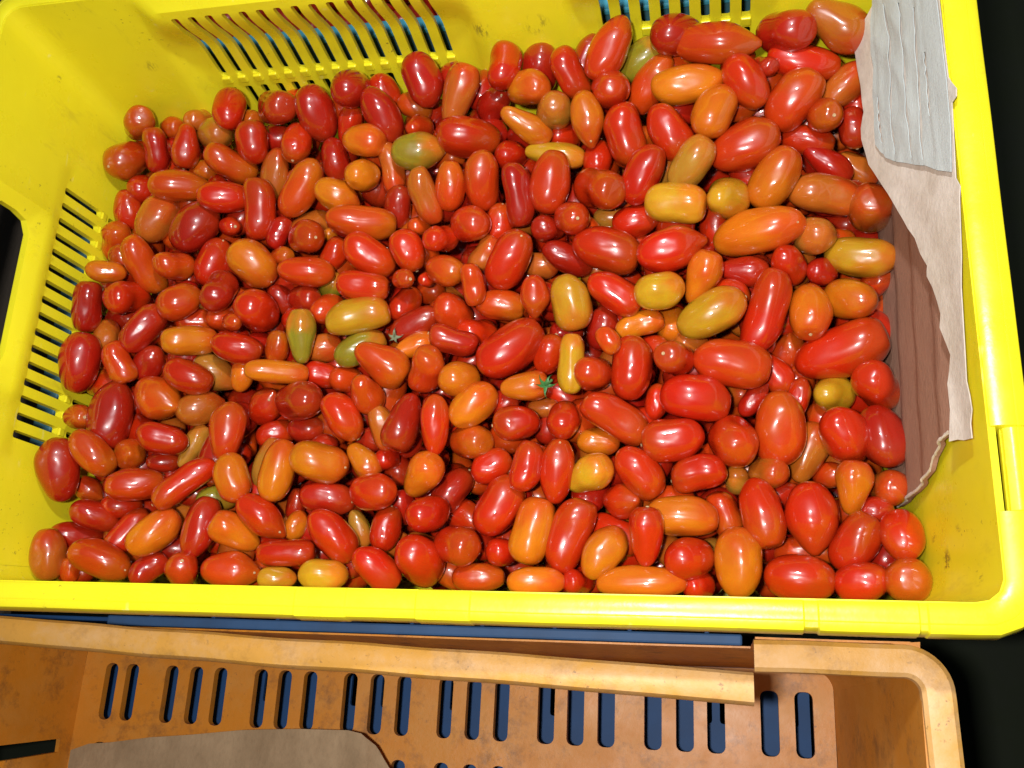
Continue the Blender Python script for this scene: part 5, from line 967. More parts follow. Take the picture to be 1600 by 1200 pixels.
[0.3348,0.1349,-0.1628,0.036,0.0216,-0.737,0.675,-0.032,"R",0],
[0.3421,0.1637,-0.1447,0.0289,0.0195,-0.326,0.866,-0.38,"R",0],
[0.3388,0.1827,-0.1634,0.0266,0.0196,0.854,-0.471,-0.222,"D",0],
[0.3343,0.2418,-0.1595,0.0258,0.0184,-0.911,-0.05,-0.409,"D",0],
[0.3441,0.2581,-0.1529,0.0302,0.0195,0.804,0.546,-0.236,"R",0],
[0.3422,0.2822,-0.1508,0.0324,0.0223,0.929,0.35,-0.123,"V",0],
[0.3465,0.3084,-0.1573,0.0341,0.0237,-0.988,-0.033,-0.152,"R",0],
[0.3721,0.0367,-0.1762,0.0302,0.0188,0.4,-0.847,-0.35,"V",0],
[0.363,0.0931,-0.1799,0.0325,0.0239,0.737,-0.624,-0.26,"R",0],
[0.3693,0.1191,-0.1703,0.0372,0.0241,0.593,0.772,-0.229,"D",0],
[0.3697,0.1476,-0.171,0.0293,0.0193,-0.863,-0.5,0.067,"V",0],
[0.3614,0.1642,-0.1597,0.0271,0.0182,-0.751,-0.656,0.077,"D",0],
[0.3669,0.1851,-0.1558,0.0326,0.0234,0.95,-0.152,-0.274,"V",0],
[0.3688,0.206,-0.1723,0.0334,0.0237,0.034,-0.935,0.353,"V",0],
[0.3585,0.2296,-0.1331,0.026,0.02,0.746,0.624,0.233,"R",0],
[0.3918,0.0441,-0.1685,0.0323,0.0247,0.136,-0.969,0.209,"D",0],
[0.3974,0.0715,-0.1806,0.0308,0.0182,-0.442,-0.889,0.118,"B",0],
[0.3951,0.1346,-0.1671,0.0298,0.0223,0.784,-0.61,-0.113,"D",0],
[0.3911,0.1707,-0.1538,0.0308,0.0224,-0.939,-0.139,-0.314,"D",0],
[0.3949,0.2422,-0.1535,0.0344,0.0247,-0.215,0.96,-0.18,"D",0],
[0.3836,0.2825,-0.1408,0.0254,0.0199,-0.947,-0.304,-0.104,"R",0],
[0.3837,0.3056,-0.1546,0.0407,0.0242,-0.135,0.654,0.744,"B",0],
[0.4085,0.0516,-0.1754,0.0261,0.0197,-0.387,-0.868,-0.31,"B",0],
[0.4099,0.0887,-0.172,0.0384,0.0245,0.233,-0.834,0.501,"B",0],
[0.4173,0.1356,-0.1461,0.0258,0.0198,0.349,-0.937,-0.01,"R",0],
[0.4166,0.1616,-0.1706,0.0343,0.0238,-0.968,-0.247,-0.04,"R",0],
[0.4133,0.1905,-0.1584,0.0394,0.0245,0.633,0.77,0.076,"R",0],
[0.407,0.2049,-0.1711,0.0288,0.0225,-0.925,0.373,0.074,"D",0],
[0.421,0.2301,-0.1491,0.0293,0.0202,0.624,0.6,-0.5,"V",0],
[0.4083,0.2633,-0.1323,0.0315,0.0228,-0.115,0.815,0.568,"B",0],
[0.4133,0.285,-0.1529,0.0292,0.0182,0.482,-0.829,0.282,"B",0],
[0.4203,0.3098,-0.1416,0.0302,0.0201,-0.982,-0.184,-0.037,"V",0],
[0.4109,0.3322,-0.1478,0.0266,0.0199,-0.079,-0.509,0.857,"R",0],
[0.4423,0.0374,-0.1801,0.0313,0.0199,0.849,0.258,0.461,"V",0],
[0.4308,0.0691,-0.1525,0.0319,0.019,0.249,-0.95,-0.19,"D",0],
[0.442,0.0858,-0.1767,0.0228,0.0184,0.567,-0.824,0.012,"V",0],
[0.4338,0.1354,-0.1632,0.0416,0.0249,-0.94,-0.232,0.252,"D",0],
[0.441,0.163,-0.1453,0.0282,0.0228,0.076,0.953,0.293,"V",0],
[0.4308,0.2138,-0.1446,0.0288,0.0193,-0.81,-0.587,0.01,"R",0],
[0.439,0.2346,-0.1617,0.0266,0.0191,-0.544,-0.774,0.325,"R",0],
[0.4343,0.2603,-0.1611,0.027,0.0219,0.828,-0.06,-0.557,"R",0],
[0.4458,0.2911,-0.143,0.0284,0.0213,0.918,0.349,-0.188,"R",0],
[0.4301,0.3008,-0.1533,0.029,0.0203,-0.036,0.531,-0.846,"D",0],
[0.4568,0.038,-0.1543,0.0374,0.0221,0.337,0.857,-0.39,"V",0],
[0.4626,0.0692,-0.1839,0.0261,0.0214,0.986,-0.126,0.106,"R",0],
[0.4685,0.091,-0.1821,0.0314,0.0244,-0.425,0.811,-0.401,"D",0],
[0.4685,0.1236,-0.1776,0.0285,0.0213,-0.622,0.083,-0.778,"R",0],
[0.4613,0.1589,-0.1669,0.0344,0.0244,0.928,0.027,0.371,"R",0],
[0.4697,0.189,-0.1705,0.027,0.0184,0.133,0.987,-0.088,"R",0],
[0.4668,0.2167,-0.1662,0.0302,0.0229,-0.867,0.497,-0.032,"D",0],
[0.4637,0.2534,-0.1436,0.0236,0.0185,0.969,-0.008,0.247,"R",0],
[0.4658,0.2821,-0.1468,0.0316,0.0204,-0.822,0.189,-0.537,"B",0],
[0.4559,0.3129,-0.1389,0.0253,0.0187,-0.988,0.038,-0.152,"V",0],
[0.4667,0.33,-0.1209,0.0231,0.0185,0.154,-0.964,0.219,"R",0],
[0.4862,0.0371,-0.1815,0.0326,0.0206,-0.185,-0.845,-0.501,"R",0],
[0.4878,0.0977,-0.1879,0.0285,0.0217,0.589,0.793,0.155,"R",0],
[0.4872,0.1434,-0.1849,0.033,0.021,0.01,-0.957,0.29,"D",0],
[0.4904,0.1875,-0.1763,0.0361,0.024,-0.121,-0.976,0.181,"V",0],
[0.4889,0.2367,-0.1654,0.0326,0.0232,-0.109,-0.924,0.368,"D",0],
[0.4803,0.2805,-0.1635,0.0279,0.0209,0.761,-0.571,0.308,"R",0],
[0.4799,0.3093,-0.1439,0.0396,0.0249,0.502,0.803,-0.321,"D",0],
[0.5153,0.0847,-0.1917,0.0374,0.025,0.665,-0.746,0.036,"D",0],
[0.5026,0.142,-0.1912,0.0293,0.0207,0.343,0.911,0.229,"D",0],
[0.5155,0.1717,-0.1727,0.0385,0.0248,-0.57,0.729,-0.379,"V",0],
[0.5059,0.243,-0.1763,0.0307,0.0223,0.58,-0.794,0.182,"V",0],
[0.5042,0.2842,-0.1627,0.0299,0.0192,0.323,0.936,0.14,"V",0],
[0.5175,0.3131,-0.135,0.0333,0.0208,0.787,-0.615,-0.039,"B",0],
[0.5147,0.3394,-0.1281,0.0303,0.0186,0.506,-0.667,0.547,"R",0],
[0.5266,0.0476,-0.156,0.0281,0.0219,0.064,0.514,-0.856,"R",0],
[0.5265,0.0908,-0.1777,0.0274,0.02,0.502,-0.85,0.162,"D",0],
[0.5271,0.138,-0.1882,0.0317,0.0188,0.151,-0.955,0.253,"R",0],
[0.527,0.1875,-0.1514,0.034,0.0238,-0.607,0.794,0.032,"R",0],
[0.5265,0.2141,-0.1494,0.0297,0.0216,0.074,-0.908,0.413,"V",0],
[0.5289,0.2853,-0.1681,0.0317,0.019,-0.272,0.867,-0.418,"D",0],
[0.0376,0.1396,-0.1789,0.03,0.0181,0.167,0.858,-0.485,"R",0],
[0.0313,0.2055,-0.1959,0.0254,0.0197,0.527,-0.357,-0.772,"V",0],
[0.0351,0.235,-0.1962,0.0321,0.0236,-0.814,0.553,0.176,"R",0],
[0.0332,0.3079,-0.1696,0.0315,0.0214,0.54,-0.835,-0.102,"B",0],
[0.0461,0.041,-0.1911,0.0289,0.0211,-0.051,0.781,0.623,"R",0],
[0.0613,0.0871,-0.2023,0.0297,0.0243,-0.985,-0.11,-0.13,"V",0],
[0.0523,0.1142,-0.2005,0.0243,0.0191,-0.877,0.468,-0.106,"D",0],
[0.0487,0.1351,-0.204,0.0351,0.0212,0.567,0.792,0.229,"R",0],
[0.0571,0.1698,-0.1938,0.0388,0.025,0.722,0.692,0.027,"D",0],
[0.0575,0.1916,-0.1829,0.0254,0.0205,0.27,0.955,0.121,"V",0],
[0.0507,0.2551,-0.199,0.0244,0.0183,0.862,0.033,0.507,"D",0],
[0.0612,0.2877,-0.1986,0.0365,0.0219,0.398,0.862,-0.314,"R",0],
[0.0833,0.0435,-0.1818,0.0309,0.0233,-0.824,-0.526,0.212,"D",0],
[0.0827,0.068,-0.1732,0.0346,0.0237,0.974,-0.221,0.045,"R",0],
[0.0784,0.1236,-0.1807,0.0355,0.0214,0.132,0.979,-0.155,"D",0],
[0.0713,0.1447,-0.192,0.0324,0.0233,0.984,-0.154,-0.094,"D",0],
[0.0808,0.196,-0.1774,0.0295,0.0213,0.357,-0.494,-0.793,"B",0],
[0.0805,0.2159,-0.1925,0.0293,0.0192,-0.7,-0.021,0.714,"D",0],
[0.083,0.241,-0.1969,0.0241,0.0195,-0.22,-0.964,-0.15,"B",0],
[0.0768,0.2627,-0.1901,0.0287,0.0189,-0.806,-0.004,-0.592,"D",0],
[0.0806,0.3082,-0.1862,0.0293,0.0242,-0.484,0.848,0.217,"V",0],
[0.0836,0.3385,-0.1733,0.0276,0.019,0.925,0.351,0.147,"D",0],
[0.1011,0.0506,-0.2007,0.0343,0.0241,0.12,-0.837,0.534,"R",0],
[0.1096,0.0966,-0.1905,0.0263,0.0205,0.117,-0.862,-0.493,"R",0],
[0.1098,0.1219,-0.1894,0.0291,0.0208,0.846,0.383,0.372,"R",0],
[0.099,0.1438,-0.1947,0.0328,0.0206,0.166,0.897,-0.409,"V",0],
[0.1056,0.2041,-0.1946,0.0276,0.0202,-0.178,-0.98,-0.09,"D",0],
[0.1063,0.2625,-0.1863,0.0265,0.0191,-0.104,-0.956,-0.273,"R",0],
[0.0942,0.2786,-0.1943,0.0285,0.0229,0.562,-0.822,-0.092,"B",0],
[0.1004,0.3307,-0.1814,0.0313,0.0209,0.443,0.866,-0.231,"V",0],
[0.1304,0.0508,-0.1935,0.0257,0.0198,-0.975,-0.147,0.168,"V",0],
[0.1281,0.0646,-0.2026,0.0309,0.0218,0.927,0.332,-0.173,"R",0],
[0.1259,0.2046,-0.1818,0.033,0.0202,0.009,0.495,0.869,"R",0],
[0.1242,0.2342,-0.1855,0.0285,0.021,-0.365,0.9,0.238,"R",0],
[0.1221,0.2791,-0.1741,0.0268,0.0188,-0.51,-0.785,-0.351,"V",0],
[0.1306,0.3027,-0.19,0.0312,0.025,-0.894,-0.114,-0.433,"R",0],
[0.1187,0.3275,-0.1944,0.0345,0.0207,0.645,-0.744,-0.174,"B",0],
[0.1563,0.0416,-0.1926,0.0299,0.0211,0.424,-0.903,0.067,"R",0],
[0.149,0.0898,-0.1958,0.0329,0.0204,0.772,0.524,0.36,"V",0],
[0.1574,0.1469,-0.1787,0.0273,0.018,0.799,0.367,-0.476,"V",0],
[0.1514,0.1649,-0.171,0.034,0.0221,0.531,0.84,-0.113,"D",0],
[0.1451,0.2103,-0.1831,0.0269,0.0206,-0.782,-0.378,-0.495,"R",0],
[0.1424,0.2422,-0.1961,0.0246,0.0204,-0.83,-0.457,0.32,"V",0],
[0.1442,0.2622,-0.1817,0.0341,0.0208,-0.874,0.467,-0.137,"D",0],
[0.1461,0.2798,-0.1848,0.03,0.0217,-0.825,0.561,0.07,"R",0],
[0.153,0.3247,-0.1888,0.0314,0.0187,-0.699,0.631,-0.337,"D",0],
[0.1735,0.041,-0.1818,0.0304,0.0238,-0.743,-0.617,0.26,"D",0],
[0.1773,0.0652,-0.1942,0.0335,0.0245,0.587,0.774,0.237,"D",0],
[0.1774,0.1101,-0.1895,0.04,0.025,-0.938,-0.201,-0.283,"R",0],
[0.1662,0.1415,-0.1938,0.0259,0.0208,-0.975,0.098,0.2,"R",0],
[0.1762,0.1587,-0.1919,0.0296,0.0216,0.561,-0.536,0.63,"V",0],
[0.1771,0.183,-0.1799,0.0301,0.0249,-0.943,0.315,0.103,"D",0],
[0.1795,0.2633,-0.1848,0.0301,0.0235,0.302,-0.947,-0.114,"D",0],
[0.1797,0.2824,-0.1937,0.0275,0.0199,0.99,-0.084,0.116,"R",0],
[0.1764,0.3143,-0.1907,0.038,0.0227,-0.19,0.932,0.309,"R",0],
[0.1961,0.0433,-0.2002,0.0354,0.0213,-0.892,0.158,0.424,"D",0],
[0.2011,0.1882,-0.1845,0.0287,0.0196,-0.866,0.382,-0.324,"B",0],
[0.2046,0.2191,-0.1922,0.0313,0.0206,-0.836,0.204,-0.509,"V",0],
[0.2005,0.288,-0.1758,0.0319,0.0244,-0.896,-0.186,0.403,"D",0],
[0.2001,0.3102,-0.1861,0.0394,0.0243,0.475,-0.835,-0.278,"D",0],
[0.2014,0.3295,-0.1694,0.0325,0.0248,0.989,-0.135,0.055,"V",0],
[0.2225,0.0455,-0.177,0.0365,0.0247,0.582,0.58,0.57,"D",0],
[0.228,0.0965,-0.1896,0.0307,0.0206,-0.891,0.438,0.121,"V",0],
[0.2186,0.1366,-0.1634,0.0257,0.0211,0.131,-0.87,-0.475,"R",0],
[0.229,0.1681,-0.1748,0.0299,0.0185,0.596,0.597,-0.537,"B",0],
[0.2219,0.187,-0.1809,0.0268,0.0182,-0.228,-0.948,-0.221,"R",0],
[0.227,0.2045,-0.189,0.0368,0.023,-0.942,0.011,-0.336,"B",0],
[0.2209,0.2331,-0.188,0.0373,0.0227,0.25,0.637,0.729,"D",0],
[0.2181,0.3028,-0.1692,0.0232,0.0185,-0.163,0.817,-0.553,"R",0],
[0.2289,0.327,-0.178,0.0272,0.0199,0.222,-0.885,-0.408,"R",0],
[0.2406,0.0484,-0.1982,0.0306,0.0225,-0.975,-0.222,0.023,"R",0],
[0.2531,0.0695,-0.1835,0.0358,0.022,-0.509,-0.529,0.68,"D",0],
[0.2387,0.1083,-0.195,0.0261,0.0195,-0.966,0.26,0.003,"R",0],
[0.2495,0.1393,-0.1762,0.0259,0.0209,-0.031,-0.997,-0.064,"V",0],
[0.2518,0.1624,-0.1828,0.0297,0.0184,-0.254,0.963,0.096,"D",0],
[0.2461,0.1842,-0.1901,0.0318,0.0208,-0.056,0.951,0.305,"B",0],
[0.2484,0.2413,-0.181,0.038,0.0246,0.535,0.831,-0.151,"B",0],
[0.2531,0.2663,-0.1739,0.0228,0.0181,0.905,0.425,0.024,"D",0],
[0.244,0.3016,-0.1704,0.0304,0.0224,0.251,0.968,0.024,"D",0],
[0.2505,0.3255,-0.1542,0.0369,0.0248,0.187,-0.951,0.246,"V",0],
[0.2638,0.0419,-0.201,0.04,0.0242,0.427,0.902,-0.073,"R",0],
[0.267,0.0893,-0.1856,0.0279,0.022,-0.768,-0.435,0.47,"R",0],
[0.2765,0.1227,-0.1829,0.0386,0.0247,0.83,0.554,-0.064,"D",0],
[0.2704,0.2117,-0.1846,0.0308,0.0204,0.772,0.6,0.209,"R",0],
[0.2684,0.3052,-0.1724,0.0317,0.0239,-0.001,0.785,-0.62,"B",0],
[0.2637,0.3354,-0.1695,0.0277,0.0215,-0.995,-0.104,0.001,"D",0],
[0.2864,0.0682,-0.2004,0.0364,0.0219,-0.226,-0.961,0.161,"D",0],
[0.2985,0.0867,-0.1799,0.035,0.0234,-0.051,-0.978,-0.202,"D",0],
[0.2956,0.1581,-0.1826,0.0381,0.0234,-0.75,-0.572,0.332,"R",0],
[0.2993,0.2314,-0.1646,0.0267,0.0222,0.328,-0.74,-0.587,"B",0],
[0.2915,0.2568,-0.151,0.0298,0.0193,-0.085,-0.074,0.994,"R",0],
[0.2914,0.3136,-0.168,0.0259,0.0211,0.126,-0.991,0.034,"D",0],
[0.3218,0.0509,-0.1897,0.0269,0.0193,0.493,-0.849,-0.191,"R",0],
[0.326,0.0706,-0.1987,0.0305,0.0185,0.722,0.496,0.483,"V",0],
[0.3148,0.1159,-0.1884,0.0307,0.0244,-0.589,0.795,-0.144,"R",0],
[0.323,0.1384,-0.1804,0.0339,0.0245,-0.603,0.796,-0.051,"R",0],
[0.3166,0.1703,-0.1718,0.0355,0.0221,0.561,-0.823,0.091,"D",0],
[0.3221,0.189,-0.1787,0.0302,0.0208,-0.343,-0.163,-0.925,"V",0],
[0.3122,0.2077,-0.1765,0.0375,0.0236,-0.939,0.283,0.195,"D",0],
[0.3199,0.2347,-0.1803,0.0337,0.0246,0.858,-0.468,-0.212,"R",0],
[0.3215,0.2645,-0.179,0.0291,0.0193,0.404,-0.894,-0.191,"V",0],
[0.3249,0.3072,-0.174,0.03,0.0189,0.841,0.364,0.4,"R",0],
[0.3446,0.0487,-0.1934,0.0291,0.0185,0.334,0.853,-0.4,"V",0],
[0.3489,0.0738,-0.1799,0.0281,0.021,0.901,-0.404,0.157,"D",0],
[0.3469,0.0848,-0.1947,0.0346,0.0214,0.189,0.904,0.383,"R",0],
[0.339,0.116,-0.1932,0.0285,0.0204,-0.701,0.517,0.491,"D",0],
[0.3433,0.1434,-0.1758,0.024,0.0197,-0.317,-0.909,-0.271,"R",0],
[0.3396,0.1602,-0.1854,0.0327,0.0214,-0.598,0.761,0.249,"R",0],
[0.3451,0.1859,-0.1781,0.0269,0.0184,0.603,-0.773,-0.198,"D",0],
[0.3443,0.2053,-0.1723,0.0251,0.0206,-0.865,-0.44,0.24,"R",0],
[0.3376,0.2804,-0.1679,0.024,0.0192,-0.28,0.857,0.433,"D",0],
[0.3495,0.3146,-0.1739,0.0307,0.0192,0.73,0.681,0.055,"V",0],
[0.3437,0.3339,-0.1538,0.029,0.0193,0.932,0.353,-0.084,"D",0],
[0.363,0.0467,-0.2025,0.0305,0.0184,-0.983,-0.176,0.046,"R",0],
[0.3629,0.0686,-0.1956,0.0346,0.0217,-0.508,-0.569,0.647,"D",0],
[0.3605,0.1134,-0.186,0.0278,0.0198,0.831,-0.046,-0.555,"R",0],
[0.3583,0.1652,-0.1896,0.0399,0.0241,0.284,-0.952,0.114,"V",0],
[0.3661,0.2351,-0.159,0.0237,0.0187,0.943,0.329,0.05,"D",0],
[0.3699,0.2666,-0.1621,0.0314,0.0186,-0.778,0.459,-0.429,"R",0],
[0.3962,0.0364,-0.1959,0.0354,0.0234,-0.206,0.471,0.858,"V",0],
[0.3896,0.068,-0.196,0.0231,0.0192,0.722,-0.384,0.576,"R",0],
[0.3843,0.0978,-0.1732,0.0305,0.02,0.1,-0.785,-0.612,"R",0],
[0.3941,0.1202,-0.182,0.0301,0.0209,-0.132,-0.991,-0.018,"R",0],
[0.3935,0.1624,-0.1885,0.0399,0.025,0.812,-0.481,0.33,"V",0],
[0.3872,0.1858,-0.17,0.0278,0.0194,-0.166,0.932,0.323,"D",0],
[0.3974,0.2116,-0.1564,0.0297,0.019,-0.359,0.745,-0.562,"V",0],
[0.396,0.2282,-0.175,0.0338,0.0226,0.377,0.585,0.718,"R",0],
[0.3941,0.2533,-0.1711,0.032,0.0191,0.984,0.015,-0.18,"R",0],
[0.3889,0.2797,-0.165,0.032,0.019,-0.725,-0.664,0.183,"R",0],
[0.385,0.3296,-0.1465,0.0306,0.0231,-0.97,-0.229,-0.086,"V",0],
[0.4135,0.0602,-0.1895,0.0292,0.0203,0.726,-0.659,-0.196,"D",0],
[0.4084,0.0918,-0.1939,0.0298,0.0243,0.928,-0.345,0.142,"R",0],
[0.4208,0.1181,-0.1752,0.0285,0.02,-0.683,-0.722,0.111,"D",0],
[0.4133,0.1344,-0.1896,0.0326,0.0248,-0.63,0.766,-0.126,"D",0],
[0.4206,0.1662,-0.19,0.0323,0.0217,0.919,-0.207,-0.335,"R",0],
[0.4171,0.1909,-0.1839,0.036,0.0227,0.127,0.957,-0.261,"V",0],
[0.4207,0.243,-0.1663,0.031,0.0241,-0.075,0.994,0.084,"R",0],
[0.4065,0.2777,-0.1725,0.0384,0.0234,0.51,0.849,-0.14,"D",0],
[0.4153,0.3056,-0.1665,0.0282,0.0217,0.114,0.919,-0.376,"V",0],
[0.4374,0.0485,-0.1932,0.0273,0.02,-0.185,-0.916,-0.356,"R",0],
[0.431,0.0748,-0.1804,0.029,0.0184,-0.48,0.854,0.201,"V",0],
[0.4389,0.0918,-0.1907,0.0309,0.0182,0.82,-0.564,-0.101,"D",0],
[0.4456,0.1109,-0.1842,0.0353,0.0242,0.397,-0.916,-0.057,"V",0],
[0.4445,0.1387,-0.1907,0.0383,0.0247,0.212,0.888,0.408,"D",0],
[0.4392,0.1882,-0.1869,0.0259,0.0183,0.942,-0.31,0.126,"R",0],
[0.4378,0.2165,-0.1711,0.0377,0.0222,-0.184,-0.958,0.219,"D",0],
[0.4354,0.2783,-0.1544,0.0251,0.0191,0.846,-0.317,-0.429,"D",0],
[0.4441,0.3138,-0.154,0.0322,0.0245,0.274,-0.958,0.088,"D",0],
[0.4448,0.3371,-0.143,0.0355,0.0246,-0.898,-0.318,0.303,"R",0],
[0.4685,0.0373,-0.1768,0.0389,0.0239,0.393,-0.827,0.402,"R",0],
[0.4562,0.0719,-0.2013,0.0325,0.0219,0.552,-0.798,0.243,"D",0],
[0.4686,0.1143,-0.1953,0.0352,0.0221,0.907,-0.337,0.253,"R",0],
[0.4601,0.1599,-0.1861,0.0283,0.0182,-0.728,0.616,-0.301,"V",0],
[0.4665,0.1861,-0.1868,0.0369,0.0249,0.579,-0.809,0.101,"D",0],
[0.4617,0.2309,-0.1795,0.0289,0.0207,-0.834,-0.533,-0.14,"D",0],
[0.4571,0.2547,-0.1694,0.0356,0.0227,0.409,-0.598,0.69,"V",0],
[0.4551,0.2819,-0.1661,0.0254,0.0203,-0.89,0.148,-0.432,"D",0],
[0.4632,0.3142,-0.163,0.0347,0.0237,0.729,-0.664,0.162,"V",0],
[0.4932,0.0416,-0.1956,0.0314,0.0196,-0.432,0.855,0.286,"D",0],
[0.4867,0.2162,-0.176,0.0257,0.0204,-0.851,0.494,-0.178,"V",0],
[0.4843,0.2405,-0.1843,0.028,0.0221,-0.075,-0.992,0.102,"R",0],
[0.4829,0.264,-0.1728,0.0293,0.0192,0.684,0.726,0.071,"V",0],
[0.4939,0.3156,-0.1628,0.0353,0.0242,0.477,0.878,-0.048,"V",0],
[0.5171,0.0404,-0.1815,0.0387,0.0239,0.729,0.681,-0.061,"V",0],
[0.5028,0.0668,-0.1872,0.0299,0.0224,0.528,-0.807,0.263,"B",0],
[0.511,0.1132,-0.1949,0.0298,0.0236,-0.608,-0.737,-0.294,"V",0],
[0.51,0.1421,-0.2064,0.027,0.0192,-0.172,-0.841,-0.513,"R",0],
[0.5166,0.1814,-0.1963,0.0265,0.0186,-0.005,-0.625,0.78,"R",0],
[0.5134,0.2042,-0.1869,0.0328,0.0232,0.793,-0.578,-0.193,"V",0],
[0.5061,0.2309,-0.1893,0.0236,0.0184,0.824,-0.54,-0.17,"D",0],
[0.5155,0.255,-0.1878,0.0242,0.0186,0.759,0.65,0.048,"R",0],
[0.5084,0.292,-0.1777,0.0382,0.0235,0.289,-0.954,0.081,"R",0],
[0.5125,0.3341,-0.1479,0.0386,0.0233,0.559,0.09,-0.824,"R",0],
[0.5282,0.1567,-0.2002,0.0313,0.0196,-0.091,-0.58,-0.809,"D",0],
[0.5357,0.3266,-0.1348,0.0305,0.0191,-0.024,-1.0,-0.004,"R",0],
[0.0379,0.1891,-0.1914,0.0284,0.0221,-0.609,-0.674,0.419,"D",0],
[0.0372,0.2597,-0.2155,0.0319,0.0243,0.374,0.808,-0.455,"V",0],
[0.0291,0.2916,-0.1939,0.0367,0.0216,-0.032,-0.998,-0.061,"R",0],
[0.0516,0.0425,-0.2103,0.0304,0.0241,-0.388,0.647,0.657,"D",0],
[0.0571,0.0657,-0.2106,0.0242,0.0182,0.189,0.878,0.44,"R",0],
[0.0522,0.0986,-0.2176,0.0268,0.0207,0.87,0.09,0.484,"D",0],
[0.0564,0.1444,-0.2176,0.033,0.0194,0.907,0.353,0.228,"D",0],
[0.0472,0.1664,-0.2125,0.03,0.023,0.999,0.018,-0.039,"D",0],
[0.0607,0.1852,-0.2112,0.0283,0.0187,-0.169,0.901,-0.399,"V",0],
[0.0503,0.2157,-0.2088,0.0314,0.024,-0.898,0.291,0.329,"V",0],
[0.0587,0.2578,-0.2132,0.0331,0.0233,0.43,0.897,0.108,"D",0],
[0.0479,0.2899,-0.2112,0.0391,0.0245,0.432,0.698,-0.572,"D",0],
[0.0522,0.3337,-0.1858,0.0305,0.0188,-0.035,0.609,-0.792,"V",0],
[0.0791,0.0423,-0.2015,0.0287,0.0217,0.86,-0.132,0.493,"R",0],
[0.078,0.0756,-0.2091,0.0339,0.0227,0.259,0.859,-0.442,"V",0],
[0.0852,0.1087,-0.19,0.0259,0.0191,0.892,0.371,0.26,"B",0],
[0.0725,0.1323,-0.2108,0.0244,0.019,0.299,-0.23,-0.926,"D",0],
[0.0727,0.1611,-0.203,0.0278,0.0182,-0.114,-0.938,-0.328,"R",0],
[0.0763,0.1905,-0.1989,0.0329,0.0205,-0.941,0.329,-0.081,"V",0],
[0.0706,0.2374,-0.2116,0.024,0.0193,0.904,-0.33,0.272,"R",0],
[0.0748,0.2893,-0.2145,0.0347,0.0249,-0.582,-0.729,-0.361,"R",0],
[0.1066,0.0443,-0.2191,0.0395,0.0246,0.539,0.839,0.07,"D",0],
[0.0969,0.0913,-0.2099,0.0354,0.0212,0.728,-0.473,0.497,"R",0],
[0.0995,0.1196,-0.2086,0.0262,0.0211,0.876,0.305,0.375,"R",0],
[0.0954,0.1441,-0.2131,0.0307,0.0223,-0.258,-0.964,-0.069,"R",0],
[0.0972,0.184,-0.2086,0.0305,0.0211,-0.718,0.695,0.029,"D",0],
[0.0978,0.2412,-0.2107,0.027,0.0213,0.991,0.016,-0.133,"R",0],
[0.1075,0.2894,-0.204,0.032,0.0189,-0.164,-0.986,-0.034,"V",0],
[0.0963,0.3033,-0.2056,0.0299,0.0194,0.238,0.865,-0.441,"D",0],
[0.1017,0.3299,-0.2069,0.0308,0.0207,-0.288,-0.715,-0.637,"R",0],
[0.1338,0.0441,-0.209,0.0229,0.0185,0.314,-0.948,-0.053,"R",0],
[0.1326,0.0901,-0.2098,0.0303,0.0232,-0.416,-0.861,-0.291,"D",0],
[0.1263,0.1229,-0.1987,0.0331,0.0222,-0.08,-0.971,-0.224,"V",0],
[0.1323,0.1428,-0.2077,0.0329,0.0234,0.955,-0.289,0.071,"V",0],
[0.1257,0.2143,-0.1955,0.0335,0.0199,-0.828,0.302,0.472,"V",0],
[0.1324,0.24,-0.2111,0.0306,0.0236,0.262,-0.891,-0.371,"B",0],
[0.1219,0.2664,-0.1936,0.0247,0.0186,0.951,-0.309,0.021,"D",0],
[0.1312,0.2869,-0.2041,0.0291,0.0205,0.483,0.874,0.056,"D",0],
[0.1291,0.3087,-0.209,0.0277,0.0203,-0.743,0.613,0.269,"R",0],
[0.1557,0.0705,-0.2046,0.0273,0.0207,0.265,0.805,-0.531,"R",0],
[0.1528,0.1168,-0.1998,0.0321,0.021,0.97,0.209,-0.125,"R",0],
[0.145,0.1699,-0.192,0.0293,0.0212,-0.902,-0.429,0.06,"B",0],
[0.1551,0.1886,-0.1875,0.0316,0.0199,0.564,-0.468,-0.681,"B",0],
[0.1485,0.2041,-0.2085,0.0303,0.0212,-0.996,-0.031,0.086,"V",0],
[0.1533,0.2549,-0.2099,0.0356,0.0244,-0.674,0.691,-0.262,"R",0],
[0.1535,0.2882,-0.1997,0.0294,0.0227,-0.437,0.895,-0.09,"R",0],
[0.1771,0.0392,-0.2073,0.0373,0.0233,-0.624,0.781,-0.019,"V",0],
[0.1785,0.0636,-0.2139,0.0301,0.0215,0.998,0.029,-0.064,"V",0],
[0.1739,0.0917,-0.1964,0.0233,0.0188,0.838,0.544,-0.051,"R",0],
[0.1709,0.134,-0.2104,0.0311,0.0225,0.059,-0.996,-0.073,"D",0],
[0.1758,0.2045,-0.1932,0.0267,0.0199,-0.991,-0.131,-0.012,"R",0],
[0.1777,0.2379,-0.1976,0.0322,0.0233,0.298,-0.952,0.073,"D",0],
[0.1725,0.2667,-0.202,0.0272,0.0208,0.931,0.359,-0.07,"D",0],
[0.2011,0.0398,-0.2183,0.0254,0.0181,-0.841,-0.518,0.156,"R",0],
[0.2036,0.0858,-0.1919,0.0316,0.0203,0.904,-0.197,0.379,"R",0],
[0.2043,0.117,-0.1986,0.0332,0.0197,-0.889,-0.457,0.001,"R",0],
[0.201,0.1331,-0.1917,0.032,0.0193,-0.717,0.179,-0.674,"B",0],
[0.198,0.1671,-0.2016,0.0308,0.0204,-0.051,0.989,0.138,"D",0],
[0.194,0.2064,-0.2087,0.0383,0.0245,-0.559,0.77,0.307,"D",0],
